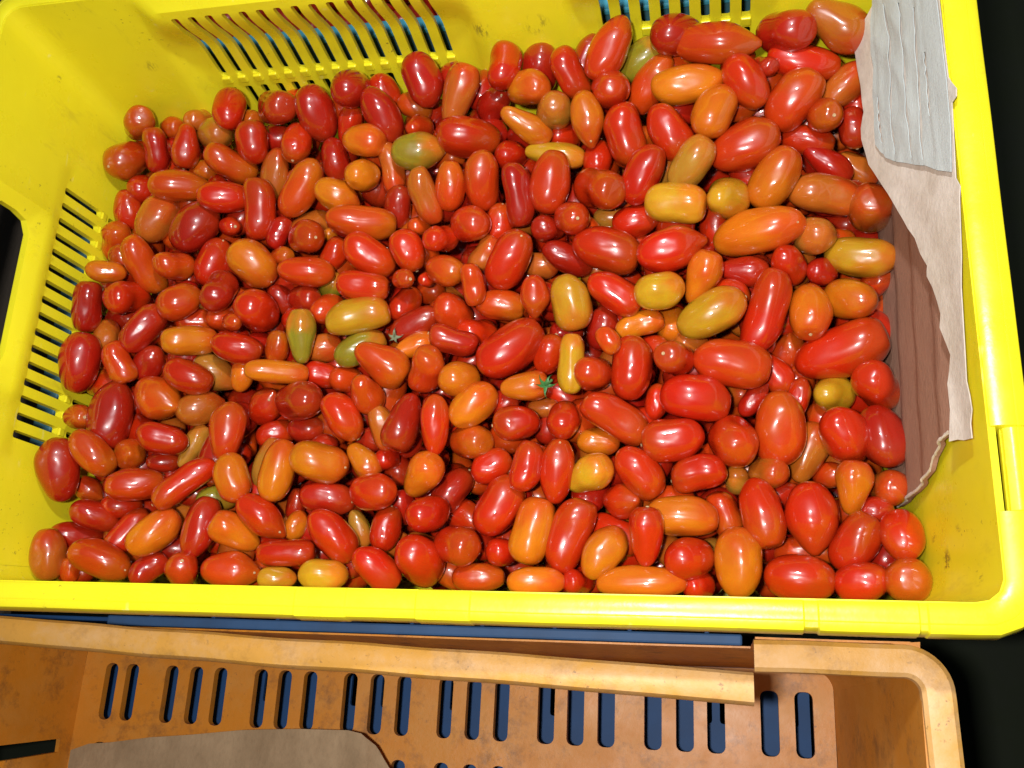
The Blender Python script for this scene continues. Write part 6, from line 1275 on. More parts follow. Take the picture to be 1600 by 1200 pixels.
[0.2046,0.2563,-0.1778,0.0229,0.0186,-0.639,0.538,-0.55,"D",0],
[0.1964,0.2788,-0.2044,0.0302,0.0211,-0.333,-0.714,0.616,"D",0],
[0.205,0.3251,-0.1968,0.0264,0.0192,-0.218,-0.862,-0.458,"V",0],
[0.2288,0.0451,-0.2161,0.0308,0.0235,-0.418,0.74,-0.527,"D",0],
[0.2257,0.0922,-0.2068,0.035,0.025,0.521,0.848,0.102,"R",0],
[0.2153,0.1339,-0.2058,0.0315,0.0225,-0.986,0.083,-0.143,"V",0],
[0.2173,0.1696,-0.1938,0.0302,0.0199,-0.774,-0.632,-0.036,"D",0],
[0.2292,0.2645,-0.1844,0.0274,0.0206,-0.602,-0.702,0.38,"D",0],
[0.2149,0.2886,-0.201,0.032,0.0208,0.932,-0.363,-0.008,"B",0],
[0.2508,0.0745,-0.2096,0.039,0.024,0.08,-0.399,-0.914,"V",0],
[0.2509,0.0948,-0.2013,0.0291,0.0205,0.775,0.388,0.499,"B",0],
[0.2389,0.1358,-0.1921,0.0411,0.0244,0.943,0.319,-0.096,"D",0],
[0.2482,0.2092,-0.2028,0.0322,0.0226,-0.798,0.275,0.536,"B",0],
[0.2479,0.2393,-0.2008,0.0302,0.0214,0.952,-0.192,0.237,"R",0],
[0.2485,0.2617,-0.197,0.0257,0.0186,-0.221,0.949,-0.226,"R",0],
[0.2509,0.3039,-0.1879,0.0355,0.0218,0.851,0.52,-0.071,"D",0],
[0.266,0.0405,-0.2192,0.0283,0.0182,-0.593,0.788,-0.162,"D",0],
[0.2742,0.1101,-0.2026,0.0327,0.0236,-0.36,0.674,-0.644,"D",0],
[0.2626,0.1346,-0.2046,0.025,0.0204,-0.805,0.586,-0.095,"V",0],
[0.2658,0.1654,-0.1916,0.0224,0.0184,-0.822,0.55,0.149,"D",0],
[0.2659,0.1892,-0.1899,0.0301,0.0197,-0.395,0.768,-0.504,"D",0],
[0.276,0.2399,-0.1828,0.0351,0.0227,0.625,0.495,0.604,"V",0],
[0.2765,0.2524,-0.1978,0.0283,0.0194,0.395,-0.918,0.009,"R",0],
[0.2669,0.2805,-0.1821,0.0312,0.0194,0.301,0.954,0.015,"R",0],
[0.2689,0.337,-0.1855,0.0251,0.0186,-0.835,-0.516,-0.192,"B",0],
[0.2947,0.0442,-0.2142,0.0388,0.0234,0.05,-0.83,-0.556,"V",0],
[0.2931,0.0688,-0.2166,0.035,0.0214,-0.79,0.603,-0.108,"R",0],
[0.295,0.0937,-0.1965,0.024,0.0187,0.954,-0.294,0.056,"R",0],
[0.2899,0.122,-0.1979,0.0254,0.0185,0.567,-0.822,0.047,"D",0],
[0.2987,0.1683,-0.202,0.0358,0.0227,0.953,0.254,0.166,"V",0],
[0.2934,0.1824,-0.1854,0.0325,0.0229,-0.359,-0.814,0.457,"D",0],
[0.3005,0.215,-0.1912,0.0247,0.0202,0.975,0.217,-0.047,"R",0],
[0.2983,0.2597,-0.1809,0.0293,0.0235,-0.968,0.057,-0.243,"D",0],
[0.2977,0.2877,-0.1863,0.0312,0.0225,-0.168,-0.87,0.464,"B",0],
[0.2968,0.3142,-0.1857,0.0386,0.0239,-0.977,-0.21,0.033,"D",0],
[0.2957,0.3333,-0.1781,0.0361,0.0238,0.83,0.458,0.317,"B",0],
[0.3151,0.0384,-0.2018,0.0321,0.019,0.86,0.495,-0.12,"D",0],
[0.3231,0.064,-0.2164,0.0317,0.023,-0.825,0.204,-0.526,"D",0],
[0.3216,0.0893,-0.1926,0.0351,0.0223,0.933,0.268,-0.242,"R",0],
[0.3176,0.1105,-0.2071,0.0286,0.0214,-0.849,-0.521,0.084,"D",0],
[0.3123,0.1471,-0.1978,0.0295,0.0198,0.874,-0.412,0.257,"V",0],
[0.325,0.1862,-0.2027,0.0304,0.0244,0.58,-0.772,-0.26,"D",0],
[0.3228,0.2149,-0.1978,0.0341,0.0202,-0.778,-0.627,0.042,"B",0],
[0.32,0.2394,-0.1977,0.0267,0.019,-0.61,-0.775,-0.167,"B",0],
[0.3188,0.2808,-0.1918,0.0296,0.0186,-0.305,-0.904,0.301,"V",0],
[0.3161,0.3047,-0.1933,0.0281,0.0196,-0.467,-0.866,-0.178,"V",0],
[0.3217,0.3331,-0.1786,0.0299,0.02,0.491,0.855,0.17,"D",0],
[0.3485,0.0515,-0.2125,0.0269,0.0189,0.457,0.719,0.524,"D",0],
[0.3403,0.1368,-0.2017,0.0342,0.0207,0.981,-0.16,-0.109,"D",0],
[0.3484,0.1586,-0.2049,0.026,0.0215,-0.039,-0.928,0.369,"D",0],
[0.3418,0.2126,-0.1881,0.0288,0.0206,-0.992,0.116,0.051,"D",0],
[0.3378,0.2624,-0.1889,0.0331,0.0217,-0.155,-0.834,0.529,"V",0],
[0.3449,0.2843,-0.1833,0.0401,0.025,-0.392,0.889,-0.238,"D",0],
[0.3617,0.0869,-0.2124,0.0328,0.0247,-0.495,-0.858,0.138,"B",0],
[0.3708,0.1719,-0.176,0.0366,0.0248,0.266,-0.917,-0.297,"D",0],
[0.3627,0.1825,-0.2039,0.0333,0.021,0.825,-0.557,-0.101,"B",0],
[0.3714,0.2171,-0.1934,0.0372,0.0244,0.923,-0.148,-0.356,"V",0],
[0.3651,0.2352,-0.1755,0.0293,0.023,0.519,0.83,-0.207,"D",0],
[0.3636,0.2655,-0.1837,0.034,0.021,0.119,0.989,-0.089,"D",0],
[0.3642,0.2827,-0.1594,0.0306,0.0192,0.817,-0.255,0.518,"B",0],
[0.3718,0.3099,-0.17,0.0359,0.0246,-0.838,-0.544,0.046,"V",0],
[0.3676,0.3282,-0.1591,0.0291,0.0181,0.596,0.801,0.058,"V",0],
[0.3965,0.0613,-0.2089,0.0303,0.0209,0.485,0.852,-0.199,"D",0],
[0.3973,0.1213,-0.2013,0.0317,0.0227,0.929,0.37,0.019,"D",0],
[0.3978,0.185,-0.1927,0.029,0.023,-0.935,0.333,-0.121,"V",0],
[0.3834,0.2399,-0.1845,0.028,0.0188,0.533,0.846,-0.01,"R",0],
[0.3851,0.2568,-0.1922,0.0264,0.0188,0.781,-0.4,-0.479,"V",0],
[0.3825,0.2865,-0.1825,0.0312,0.0227,0.214,-0.895,0.39,"V",0],
[0.3897,0.3292,-0.1781,0.029,0.0228,-0.349,0.937,0.005,"B",0],
[0.4152,0.0407,-0.2136,0.0347,0.0222,-0.969,-0.246,-0.012,"D",0],
[0.4213,0.0747,-0.2058,0.0309,0.021,-0.154,-0.843,0.515,"D",0],
[0.4066,0.1563,-0.2036,0.029,0.0182,-0.816,0.574,-0.07,"D",0],
[0.4152,0.2143,-0.1955,0.0305,0.0199,0.765,0.224,0.604,"D",0],
[0.4212,0.2381,-0.1916,0.0411,0.0246,-0.213,0.709,0.672,"D",0],
[0.4175,0.2827,-0.1904,0.025,0.0207,-0.697,0.592,0.406,"V",0],
[0.4162,0.3059,-0.1859,0.0253,0.0206,-0.763,-0.004,0.647,"R",0],
[0.4061,0.3365,-0.1682,0.0281,0.0204,-0.915,0.383,0.131,"D",0],
[0.4359,0.0659,-0.2099,0.038,0.023,0.257,0.966,-0.025,"V",0],
[0.4335,0.1147,-0.2019,0.0279,0.023,0.946,-0.24,0.218,"D",0],
[0.4311,0.1446,-0.2058,0.0292,0.022,0.032,0.915,-0.403,"R",0],
[0.4304,0.1872,-0.2034,0.0326,0.0208,-0.656,-0.692,-0.301,"V",0],
[0.442,0.2355,-0.1871,0.0274,0.0218,0.879,0.451,-0.156,"R",0],
[0.4356,0.2544,-0.1797,0.0332,0.0208,-0.158,0.649,-0.744,"D",0],
[0.4415,0.2835,-0.1827,0.0297,0.0194,0.796,0.505,-0.333,"D",0],
[0.4445,0.3063,-0.1792,0.0295,0.0229,-0.83,-0.354,-0.432,"R",0],
[0.431,0.3336,-0.1621,0.0356,0.0219,-0.67,0.464,0.58,"D",0],
[0.4617,0.042,-0.1963,0.0297,0.0186,-0.555,0.831,-0.034,"D",0],
[0.4683,0.0996,-0.2085,0.0325,0.0194,0.146,0.981,-0.13,"R",0],
[0.4651,0.1451,-0.1992,0.0249,0.0187,0.955,0.294,0.047,"R",0],
[0.4666,0.1653,-0.1987,0.0252,0.0193,-0.959,0.214,-0.187,"B",0],
[0.4583,0.2106,-0.1813,0.032,0.0196,-0.955,0.297,0.02,"D",0],
[0.4628,0.2325,-0.2003,0.0368,0.0243,0.942,-0.334,0.024,"B",0],
[0.4647,0.2607,-0.189,0.0324,0.0203,-0.839,0.528,0.129,"D",0],
[0.468,0.2859,-0.1791,0.0351,0.0208,-0.444,0.824,0.353,"R",0],
[0.4573,0.3307,-0.1763,0.0255,0.0185,-0.382,-0.882,-0.274,"R",0],
[0.4854,0.0405,-0.2132,0.0246,0.0186,-0.653,0.552,-0.519,"R",0],
[0.4792,0.0703,-0.1958,0.0317,0.0239,-0.436,0.898,0.067,"B",0],
[0.4795,0.0914,-0.2182,0.026,0.0214,-0.713,-0.698,-0.068,"D",0],
[0.4884,0.1125,-0.2088,0.034,0.0229,0.862,-0.473,-0.182,"R",0],
[0.4831,0.1404,-0.2095,0.0385,0.0248,0.94,-0.242,0.242,"D",0],
[0.4933,0.1646,-0.203,0.0262,0.0218,-0.157,-0.73,0.665,"D",0],
[0.4889,0.1895,-0.1967,0.0356,0.0234,-0.304,-0.895,0.327,"D",0],
[0.4917,0.2319,-0.1999,0.0412,0.0244,-0.138,-0.99,0.028,"D",0],
[0.4912,0.285,-0.1791,0.0255,0.0204,0.298,-0.954,0.017,"R",0],
[0.4818,0.3101,-0.1768,0.0247,0.0184,-0.003,0.975,0.221,"V",0],
[0.4844,0.332,-0.1731,0.0317,0.0246,0.872,-0.285,-0.399,"R",0],
[0.5134,0.0444,-0.1998,0.0249,0.0201,-0.767,-0.608,-0.207,"D",0],
[0.5038,0.0682,-0.2098,0.0373,0.0223,-0.939,0.167,0.299,"B",0],
[0.5133,0.091,-0.2115,0.038,0.0235,0.955,0.218,0.201,"D",0],
[0.5087,0.1177,-0.2202,0.0301,0.0216,-0.964,-0.191,-0.186,"R",0],
[0.513,0.1446,-0.2233,0.0324,0.0212,0.739,-0.61,-0.287,"D",0],
[0.5128,0.1629,-0.216,0.0322,0.0193,0.995,-0.103,-0.019,"D",0],
[0.5156,0.192,-0.2153,0.0321,0.0199,-0.805,-0.536,-0.254,"B",0],
[0.5079,0.2187,-0.2036,0.0274,0.0197,0.03,-0.999,-0.018,"B",0],
[0.5128,0.2389,-0.2116,0.0333,0.0234,0.932,-0.007,0.363,"R",0],
[0.5064,0.2609,-0.1998,0.0271,0.0192,-0.929,-0.338,-0.147,"D",0],
[0.5025,0.283,-0.1943,0.0258,0.0187,0.921,-0.11,0.374,"R",0],
[0.5278,0.3109,-0.1501,0.0242,0.0187,-0.93,0.142,-0.338,"V",0],
[0.5288,0.3305,-0.1708,0.0248,0.0184,-0.415,0.901,0.126,"D",0]]
G = {"cam":[[0.4491,-0.0533,0.445],[0.33338,0.2085,0.04837],1546.41],"board":[[0.3982,-0.1844],[0.3109,-0.1695],[0.2592,-0.1625],[0.1698,-0.1713],[0.1088,-0.1605],[0.0778,-0.1435],[0.0675,-0.133],[0.0678,-0.1161],[0.0683,-0.0978],[0.0706,-0.0812],[0.0728,-0.0697],[0.0779,-0.064],[0.0819,-0.0536],[0.084,-0.0363],[0.1014,-0.02],[0.1483,-0.017],[0.2147,-0.0126],[0.2845,-0.0107],[0.3144,-0.0084],[0.4041,-0.059],[0.4156,-0.1033]],"liner":[[0.3522,-0.0376],[0.3434,-0.0499],[0.3388,-0.0575],[0.3354,-0.0652],[0.3318,-0.0689],[0.3272,-0.0722],[0.3105,-0.07],[0.297,-0.0683],[0.281,-0.0669],[0.2729,-0.0704],[0.2655,-0.07],[0.2457,-0.0648],[0.2376,-0.0602],[0.229,-0.0558],[0.2196,-0.0512],[0.2054,-0.045],[0.1916,-0.0381],[0.1836,-0.0333],[0.1737,-0.03],[0.1646,-0.0257],[0.1596,-0.0274],[0.1521,-0.0245],[0.1446,-0.0226],[0.1373,-0.0212],[0.1309,-0.0231],[0.1224,-0.0205],[0.1151,-0.0183],[0.1026,-0.0229],[0.0901,-0.0228],[0.0756,-0.0258],[0.0749,-0.02],[0.0733,-0.0154],[0.0722,-0.0083],[0.0789,-0.0082],[0.0846,-0.0057],[0.0914,-0.0063],[0.0988,-0.0078],[0.1212,-0.0058],[0.1426,-0.004],[0.1574,-0.0014],[0.1857,0.0014],[0.1914,0.0027],[0.1973,0.0004],[0.2232,0.0023],[0.2368,0.0033],[0.2379,0.0067],[0.2418,0.0073],[0.2482,0.004],[0.2519,0.0026],[0.2707,0.0024],[0.2976,0.0022],[0.3252,0.0025]],"white":[[0.3477,-0.0351],[0.3424,-0.0488],[0.3309,-0.0508],[0.3196,-0.0503],[0.3107,-0.0526],[0.2992,-0.0515],[0.2892,-0.0521],[0.2819,-0.0536],[0.269,-0.0527],[0.2518,-0.0542],[0.2448,-0.0504],[0.2381,-0.046],[0.2309,-0.0384],[0.2254,-0.0309],[0.2198,-0.0238],[0.2144,-0.0159],[0.207,-0.0081],[0.1999,0.0017],[0.2218,0.0044],[0.2483,0.0054],[0.2685,0.005],[0.2957,0.0044],[0.3213,0.0045]],"grooves":[[[0.3306,-0.0379],[0.306,-0.0362],[0.286,-0.037],[0.2591,-0.0387],[0.2362,-0.0394]],[[0.3204,-0.0251],[0.293,-0.0253],[0.2694,-0.0257],[0.2422,-0.0255],[0.2257,-0.0261]],[[0.3074,-0.0136],[0.2879,-0.0141],[0.2649,-0.0146],[0.2431,-0.016],[0.2189,-0.0173]],[[0.2752,-0.008],[0.2565,-0.0085],[0.2383,-0.0091]],[[0.2787,-0.0491],[0.2622,-0.0488],[0.2492,-0.0486]]],"bboard":[[-0.0278,-0.0911,-0.1354],[-0.0243,-0.088,-0.1653],[-0.0179,-0.0838,-0.2183],[-0.0178,-0.0928,-0.2188],[-0.0239,-0.0979,-0.168],[-0.0275,-0.101,-0.1381]],"paper":[[0.0055,-0.1175],[0.0059,-0.1013],[0.0055,-0.0899],[0.0183,-0.0851],[0.0352,-0.0834],[0.0643,-0.0787],[0.0938,-0.0755],[0.1282,-0.071],[0.1396,-0.0701],[0.1712,-0.0681],[0.2046,-0.0673],[0.2136,-0.0688],[0.2217,-0.0758],[0.2267,-0.0832],[0.2317,-0.0898],[0.2433,-0.1106]],"tear":[[0.0678,-0.1329],[0.0682,-0.116],[0.0686,-0.0977],[0.0709,-0.0811],[0.0728,-0.0697],[0.0779,-0.064],[0.0819,-0.0536],[0.0836,-0.0393]],"spots":[[0.5527,0.0278,-0.0729,0.007,0.9],[0.5546,0.0377,-0.0532,0.006,0.5],[0.551,0.0426,-0.0896,0.006,0.45],[0.5569,0.0151,-0.0305,0.006,0.5],[0.302,0.3586,-0.0612,0.008,0.6],[0.3378,0.3587,-0.0605,0.01,0.5],[0.0053,0.3466,-0.0529,0.003,0.9],[0.067,0.3584,-0.063,0.006,0.4]],"dry":[0.2501,0.1641,-0.0946],"handle":[[0.234,-0.0501],[0.2229,-0.0509],[0.2086,-0.0515],[0.1893,-0.0514],[0.1623,-0.0519]]}

W, D, T = 0.56, 0.3647, 0.1006      # yellow crate inner rim, wall taper


# ------------------------------------------------------------------ helpers
def tag(o, label=None, cat=None, group=None, kind=None):
    if label: o['label'] = label
    if cat: o['category'] = cat
    if group: o['group'] = group
    if kind: o['kind'] = kind
    return o


def empty(name, loc=(0, 0, 0)):
    o = bpy.data.objects.new(name, None)
    o.location = loc
    o.empty_display_size = 0.02
    col.objects.link(o)
    return o


def link(name, me, mat=None, parent=None):
    o = bpy.data.objects.new(name, me)
    if mat and not me.materials:
        me.materials.append(mat)
    col.objects.link(o)
    if parent:
        o.parent = parent
        o.matrix_parent_inverse = Matrix.Translation(-parent.location)
    return o


def mesh_from(name, verts, faces, smooth=True, sharp=35):
    me = bpy.data.meshes.new(name)
    me.from_pydata([tuple(v) for v in verts], [], [tuple(f) for f in faces])
    me.update()
    if smooth:
        me.polygons.foreach_set('use_smooth', [True] * len(me.polygons))
        me.set_sharp_from_angle(angle=math.radians(sharp))
    return me


def inside(p, poly):
    x, y = p
    c = False
    j = len(poly) - 1
    for i in range(len(poly)):
        xi, yi = poly[i]
        xj, yj = poly[j]
        if (yi > y) != (yj > y) and x < (xj - xi) * (y - yi) / (yj - yi) + xi:
            c = not c
        j = i
    return c


def densify(poly, step):
    out = []
    n = len(poly)
    for i in range(n):
        a, b = poly[i], poly[(i + 1) % n]
        k = max(1, int(math.ceil(math.dist(a, b) / step)))
        for q in range(k):
            out.append((a[0] + (b[0] - a[0]) * q / k, a[1] + (b[1] - a[1]) * q / k))
    return out


def slot(cu, cv, w, h, r=None, n=4):
    """rounded rectangle outline"""
    r = min(w, h) / 2 * 0.98 if r is None else r
    pts = []
    for sx, sy, a0 in ((1, 1, 0), (-1, 1, 90), (-1, -1, 180), (1, -1, 270)):
        for k in range(n + 1):
            a = math.radians(a0 + 90 * k / n)
            pts.append((cu + sx * (w / 2 - r) + r * math.cos(a), cv + sy * (h / 2 - r) + r * math.sin(a)))
    return pts


def panel_mesh(name, outline, holes, mapf, step, sharp=35, closed=True):
    """sheet with holes and thickness: mapf(u, v, side) -> 3D point, side 0 = inner face, 1 = outer"""
    outline = densify(outline, step)
    hl = [densify(h, step) for h in holes]
    pts = [Vector(p) for p in outline]
    edges = [(i, (i + 1) % len(outline)) for i in range(len(outline))]
    for h in hl:
        b = len(pts)
        pts += [Vector(p) for p in h]
        edges += [(b + i, b + (i + 1) % len(h)) for i in range(len(h))]
    us = [p[0] for p in outline]; vs = [p[1] for p in outline]
    boxes = [(min(p[0] for p in h) - step * .35, max(p[0] for p in h) + step * .35, min(p[1] for p in h) - step * .35, max(p[1] for p in h) + step * .35) for h in holes]
    nu = int((max(us) - min(us)) / step) + 1
    nv = int((max(vs) - min(vs)) / step) + 1
    for i in range(1, nu):
        for j in range(1, nv):
            p = (min(us) + (max(us) - min(us)) * i / nu, min(vs) + (max(vs) - min(vs)) * j / nv)
            if any(b[0] < p[0] < b[1] and b[2] < p[1] < b[3] for b in boxes): continue
            if inside(p, outline): pts.append(Vector(p))
    v, e, f, *_ = delaunay_2d_cdt(pts, edges, [], 0, 1e-7)
    v = [tuple(p) for p in v]
    tri = []
    for t in f:
        c = (sum(v[i][0] for i in t) / len(t), sum(v[i][1] for i in t) / len(t))
        if not inside(c, outline): continue
        bad = False
        for h, b in zip(hl, boxes):
            if b[0] < c[0] < b[1] and b[2] < c[1] < b[3] and inside(c, h):
                bad = True
                break
        if not bad: tri.append(tuple(t))
    n = len(v)
    V3 = [mapf(p[0], p[1], 0) for p in v] + [mapf(p[0], p[1], 1) for p in v]
    F = list(tri) + [tuple(n + i for i in reversed(t)) for t in tri]
    cnt = {}
    for t in tri:
        for k in range(len(t)):
            a, b = t[k], t[(k + 1) % len(t)]
            cnt[(a, b)] = 1
    for (a, b) in list(cnt):
        if (b, a) not in cnt:
            F.append((b, a, n + a, n + b))
    me = mesh_from(name, V3, F, True, sharp)
    bm = bmesh.new(); bm.from_mesh(me)
    loose = [q for q in bm.verts if not q.link_faces]
    bmesh.ops.delete(bm, geom=loose, context='VERTS')
    bmesh.ops.recalc_face_normals(bm, faces=bm.faces)
    bm.to_mesh(me); bm.free()
    me.set_sharp_from_angle(angle=math.radians(sharp))
    return me


def sweep(name, stations, close=False, cap=True, sharp=30):
    """stations: list of rings of 3D points"""
    n = len(stations[0])
    V = [p for s in stations for p in s]
    F = []
    m = len(stations)
    for i in range(m if close else m - 1):
        a = i * n; b = ((i + 1) % m) * n
        for k in range(n):
            F.append((a + k, a + (k + 1) % n, b + (k + 1) % n, b + k))
    if cap and not close:
        F.append(tuple(range(n))[::-1]); F.append(tuple((m - 1) * n + k for k in range(n)))
    me = mesh_from(name, V, F, True, sharp)
    bm = bmesh.new(); bm.from_mesh(me)
    bmesh.ops.recalc_face_normals(bm, faces=bm.faces)
    bm.to_mesh(me); bm.free()
    me.set_sharp_from_angle(angle=math.radians(sharp))
    return me


def box_mesh(name, x0, x1, y0, y1, z0, z1, bev=0.001):
    bm = bmesh.new()
    bmesh.ops.create_cube(bm, size=1)
    for v in bm.verts:
        v.co = ((x0 + x1) / 2 + v.co.x * (x1 - x0), (y0 + y1) / 2 + v.co.y * (y1 - y0), (z0 + z1) / 2 + v.co.z * (z1 - z0))
    bmesh.ops.bevel(bm, geom=bm.edges[:], offset=bev, segments=2, affect='EDGES', profile=.5)
    me = bpy.data.meshes.new(name); bm.to_mesh(me); bm.free()
    return me


# ------------------------------------------------------------------ materials
class NT:
    def __init__(s, name):
        s.m = bpy.data.materials.new(name); s.m.use_nodes = True
        s.t = s.m.node_tree; s.n = s.t.nodes; s.b = s.n['Principled BSDF']
        s.tc = s.n.new('ShaderNodeTexCoord')

    def noise(s, scale, detail=3, rough=.55, vec=None, stretch=None, obj=True):
        t = s.n.new('ShaderNodeTexNoise'); t.inputs['Scale'].default_value = scale
        t.inputs['Detail'].default_value = detail; t.inputs['Roughness'].default_value = rough
        v = vec or s.tc.outputs['Object' if obj else 'Generated']
        if stretch:
            mp = s.n.new('ShaderNodeMapping'); mp.inputs['Scale'].default_value = stretch
            s.t.links.new(v, mp.inputs[0]); v = mp.outputs[0]
        s.t.links.new(v, t.inputs['Vector']); return t.outputs['Fac']

    def ramp(s, fac, stops):
        r = s.n.new('ShaderNodeValToRGB'); e = r.color_ramp.elements
        while len(e) < len(stops): e.new(0.5)
        for q, (p, c) in zip(e, stops):
            q.position = p; q.color = (c, c, c, 1) if isinstance(c, (int, float)) else (*c, 1)
        s.t.links.new(fac, r.inputs[0]); return r.outputs[0]

    def mix(s, fac, a, b, mode='MIX'):
        m = s.n.new('ShaderNodeMix'); m.data_type = 'RGBA'; m.blend_type = mode
        for sock, v in ((m.inputs[0], fac), (m.inputs[6], a), (m.inputs[7], b)):
            if hasattr(v, 'links'): s.t.links.new(v, sock)
            elif isinstance(v, (int, float)): sock.default_value = v
            else: sock.default_value = (*v, 1)
        return m.outputs[2]

    def math(s, op, a, b=0.0):
        m = s.n.new('ShaderNodeMath'); m.operation = op
        for i, v in enumerate((a, b)):
            if hasattr(v, 'links'): s.t.links.new(v, m.inputs[i])
            else: m.inputs[i].default_value = v
        return m.outputs[0]

    def bump(s, h, strength=.2, dist=.001):
        b = s.n.new('ShaderNodeBump'); b.inputs['Strength'].default_value = strength
        b.inputs['Distance'].default_value = dist
        s.t.links.new(h, b.inputs['Height']); s.t.links.new(b.outputs[0], s.b.inputs['Normal']); return b

    def set(s, **k):
        for a, v in k.items():
            a = a.replace('_', ' ')
            if hasattr(v, 'links'): s.t.links.new(v, s.b.inputs[a])
            elif isinstance(v, tuple) and len(v) == 3 and a != 'Subsurface Radius': s.b.inputs[a].default_value = (*v, 1)
            else: s.b.inputs[a].default_value = v
        return s.m


def tomato_material(name, instanced):
    s = NT(name)
    def att(n):
        a = s.n.new('ShaderNodeAttribute'); a.attribute_type = 'OBJECT' if instanced else 'GEOMETRY'
        a.attribute_name = n; return a
    c1 = att('skin_color').outputs['Color']; c2 = att('shoulder_color').outputs['Color']
    if instanced:
        sx = s.n.new('ShaderNodeSeparateXYZ'); s.t.links.new(s.tc.outputs['Object'], sx.inputs[0]); u = sx.outputs[0]
    else:
        u = att('along').outputs['Fac']
    oi = s.n.new('ShaderNodeObjectInfo')
    off = s.math('MULTIPLY', oi.outputs['Random'], 37.0)
    cv = s.n.new('ShaderNodeCombineXYZ'); s.t.links.new(off, cv.inputs[0]); s.t.links.new(off, cv.inputs[1])
    ad = s.n.new('ShaderNodeVectorMath'); ad.operation = 'ADD'
    s.t.links.new(s.tc.outputs['Object'], ad.inputs[0]); s.t.links.new(cv.outputs[0], ad.inputs[1])
    sc = 1.0 if instanced else 30.0
    n1 = s.noise(1.6 * sc, 2, .5, vec=ad.outputs[0])
    g = s.math('ADD', u, s.math('MULTIPLY', s.math('SUBTRACT', n1, 0.5), 1.3))
    fac = s.ramp(g, [(0.02, 0.0), (0.42, 1.0)])
    base = s.mix(fac, c1, c2)
    n2 = s.noise(3.5 * sc, 1, .4, vec=ad.outputs[0])
    base = s.mix(s.ramp(n2, [(0.35, 0.0), (0.7, 1.0)]), base, s.mix(1.0, base, (0.92, 0.80, 0.7), 'MULTIPLY'))
    # fine pale pores and odd dust specks
    n3 = s.noise(60 * sc, 2, .5, vec=ad.outputs[0])
    base = s.mix(s.ramp(n3, [(0.74, 0.0), (0.82, 0.12)]), base, (0.75, 0.45, 0.25))
    n4 = s.noise(3.2 * sc, 1, .3, vec=ad.outputs[0])
    ro = s.ramp(n2, [(0.3, 0.24), (0.75, 0.36)])
    s.bump(n4, .45, 0.0022)
    return s.set(Base_Color=base, Roughness=ro, IOR=1.45, Specular_IOR_Level=.45, Coat_Weight=1.0, Coat_Roughness=.04, Coat_IOR=1.55,
                 Subsurface_Weight=.16, Subsurface_Radius=(1.0, .22, .08), Subsurface_Scale=.004)


def yellow_material():
    s = NT('yellow_crate_plastic')
    n = s.noise(9, 4, .6)
    base = s.mix(s.ramp(n, [(0.3, 0), (0.72, 1)]), (0.80, 0.71, 0.016), (0.74, 0.64, 0.015))
    # scuffs, dark specks and smears
    sp = s.noise(260, 3, .7)
    patch = s.ramp(s.noise(14, 2, .5), [(0.50, 0), (0.66, 1)])
    speck = s.math('MULTIPLY', s.ramp(sp, [(0.64, 0), (0.72, 1)]), patch)
    base = s.mix(s.math('MULTIPLY', speck, 0.75), base, (0.12, 0.085, 0.02))
    smear = s.math('MULTIPLY', s.ramp(s.noise(45, 4, .7, stretch=(1, 1, .35)), [(0.60, 0), (0.78, 1)]), .38)
    base = s.mix(smear, base, (0.30, 0.22, 0.03))
    for px, py, pz, rr, am in G['spots']:
        ds = s.n.new('ShaderNodeVectorMath'); ds.operation = 'DISTANCE'
        s.t.links.new(s.tc.outputs['Object'], ds.inputs[0]); ds.inputs[1].default_value = (px, py, pz)
        mk = s.ramp(s.math('DIVIDE', ds.outputs['Value'], rr), [(0.35, 1), (1.0, 0)])
        mk = s.math('MULTIPLY', mk, s.ramp(s.noise(210, 4, .75, stretch=(1, 1, .3)), [(0.50, 0), (0.58, am)]))
        base = s.mix(mk, base, (0.07, 0.05, 0.02))
    lig = s.math('MULTIPLY', s.ramp(s.noise(130, 3, .6, stretch=(1, .25, 1)), [(0.68, 0), (0.76, 1)]), .35)
    base = s.mix(lig, base, (0.85, 0.80, 0.35))
    ro = s.ramp(s.noise(30, 4, .6), [(0.3, 0.22), (0.7, 0.40)])
    s.bump(s.noise(55, 4, .6), .25, .0012)
    return s.set(Base_Color=base, Roughness=ro, Subsurface_Weight=.15, Subsurface_Radius=(1.0, .8, .1), Subsurface_Scale=.004)


def orange_material(name, clean, dusty, amount, stain=.75):
    s = NT(name)
    n = s.noise(13, 5, .65)
    base = s.mix(s.ramp(n, [(0.30, 0), (0.70, 1)]), clean, tuple(v * .82 for v in clean))
    d = s.ramp(s.noise(28, 6, .7), [(0.42, 0), (0.62, 1)])
    base = s.mix(s.math('MULTIPLY', d, amount), base, dusty)
    k = s.ramp(s.noise(42, 6, .75), [(0.52, 0), (0.68, 1)])
    base = s.mix(s.math('MULTIPLY', k, stain), base, (0.16, 0.065, 0.02))
    sp = s.math('MULTIPLY', s.ramp(s.noise(330, 3, .7), [(0.62, 0), (0.70, 1)]), s.ramp(s.noise(35, 2), [(0.48, 0), (0.6, 1)]))
    base = s.mix(s.math('MULTIPLY', sp, .6), base, (0.12, 0.06, 0.03))
    s.bump(s.noise(90, 5, .65), .3, .0012)
    return s.set(Base_Color=base, Roughness=s.ramp(n, [(0.3, .38), (0.7, .6)]))


def plastic(name, c, rough=.45, dirt=.3, spec=.5):
    s = NT(name)
    n = s.noise(25, 5, .65)
    base = s.mix(s.math('MULTIPLY', s.ramp(n, [(0.4, 0), (0.7, 1)]), dirt), c, tuple(v * .35 + .01 for v in c))
    s.bump(s.noise(80, 4), .2, .001)
    return s.set(Base_Color=base, Roughness=rough, Specular_IOR_Level=spec)


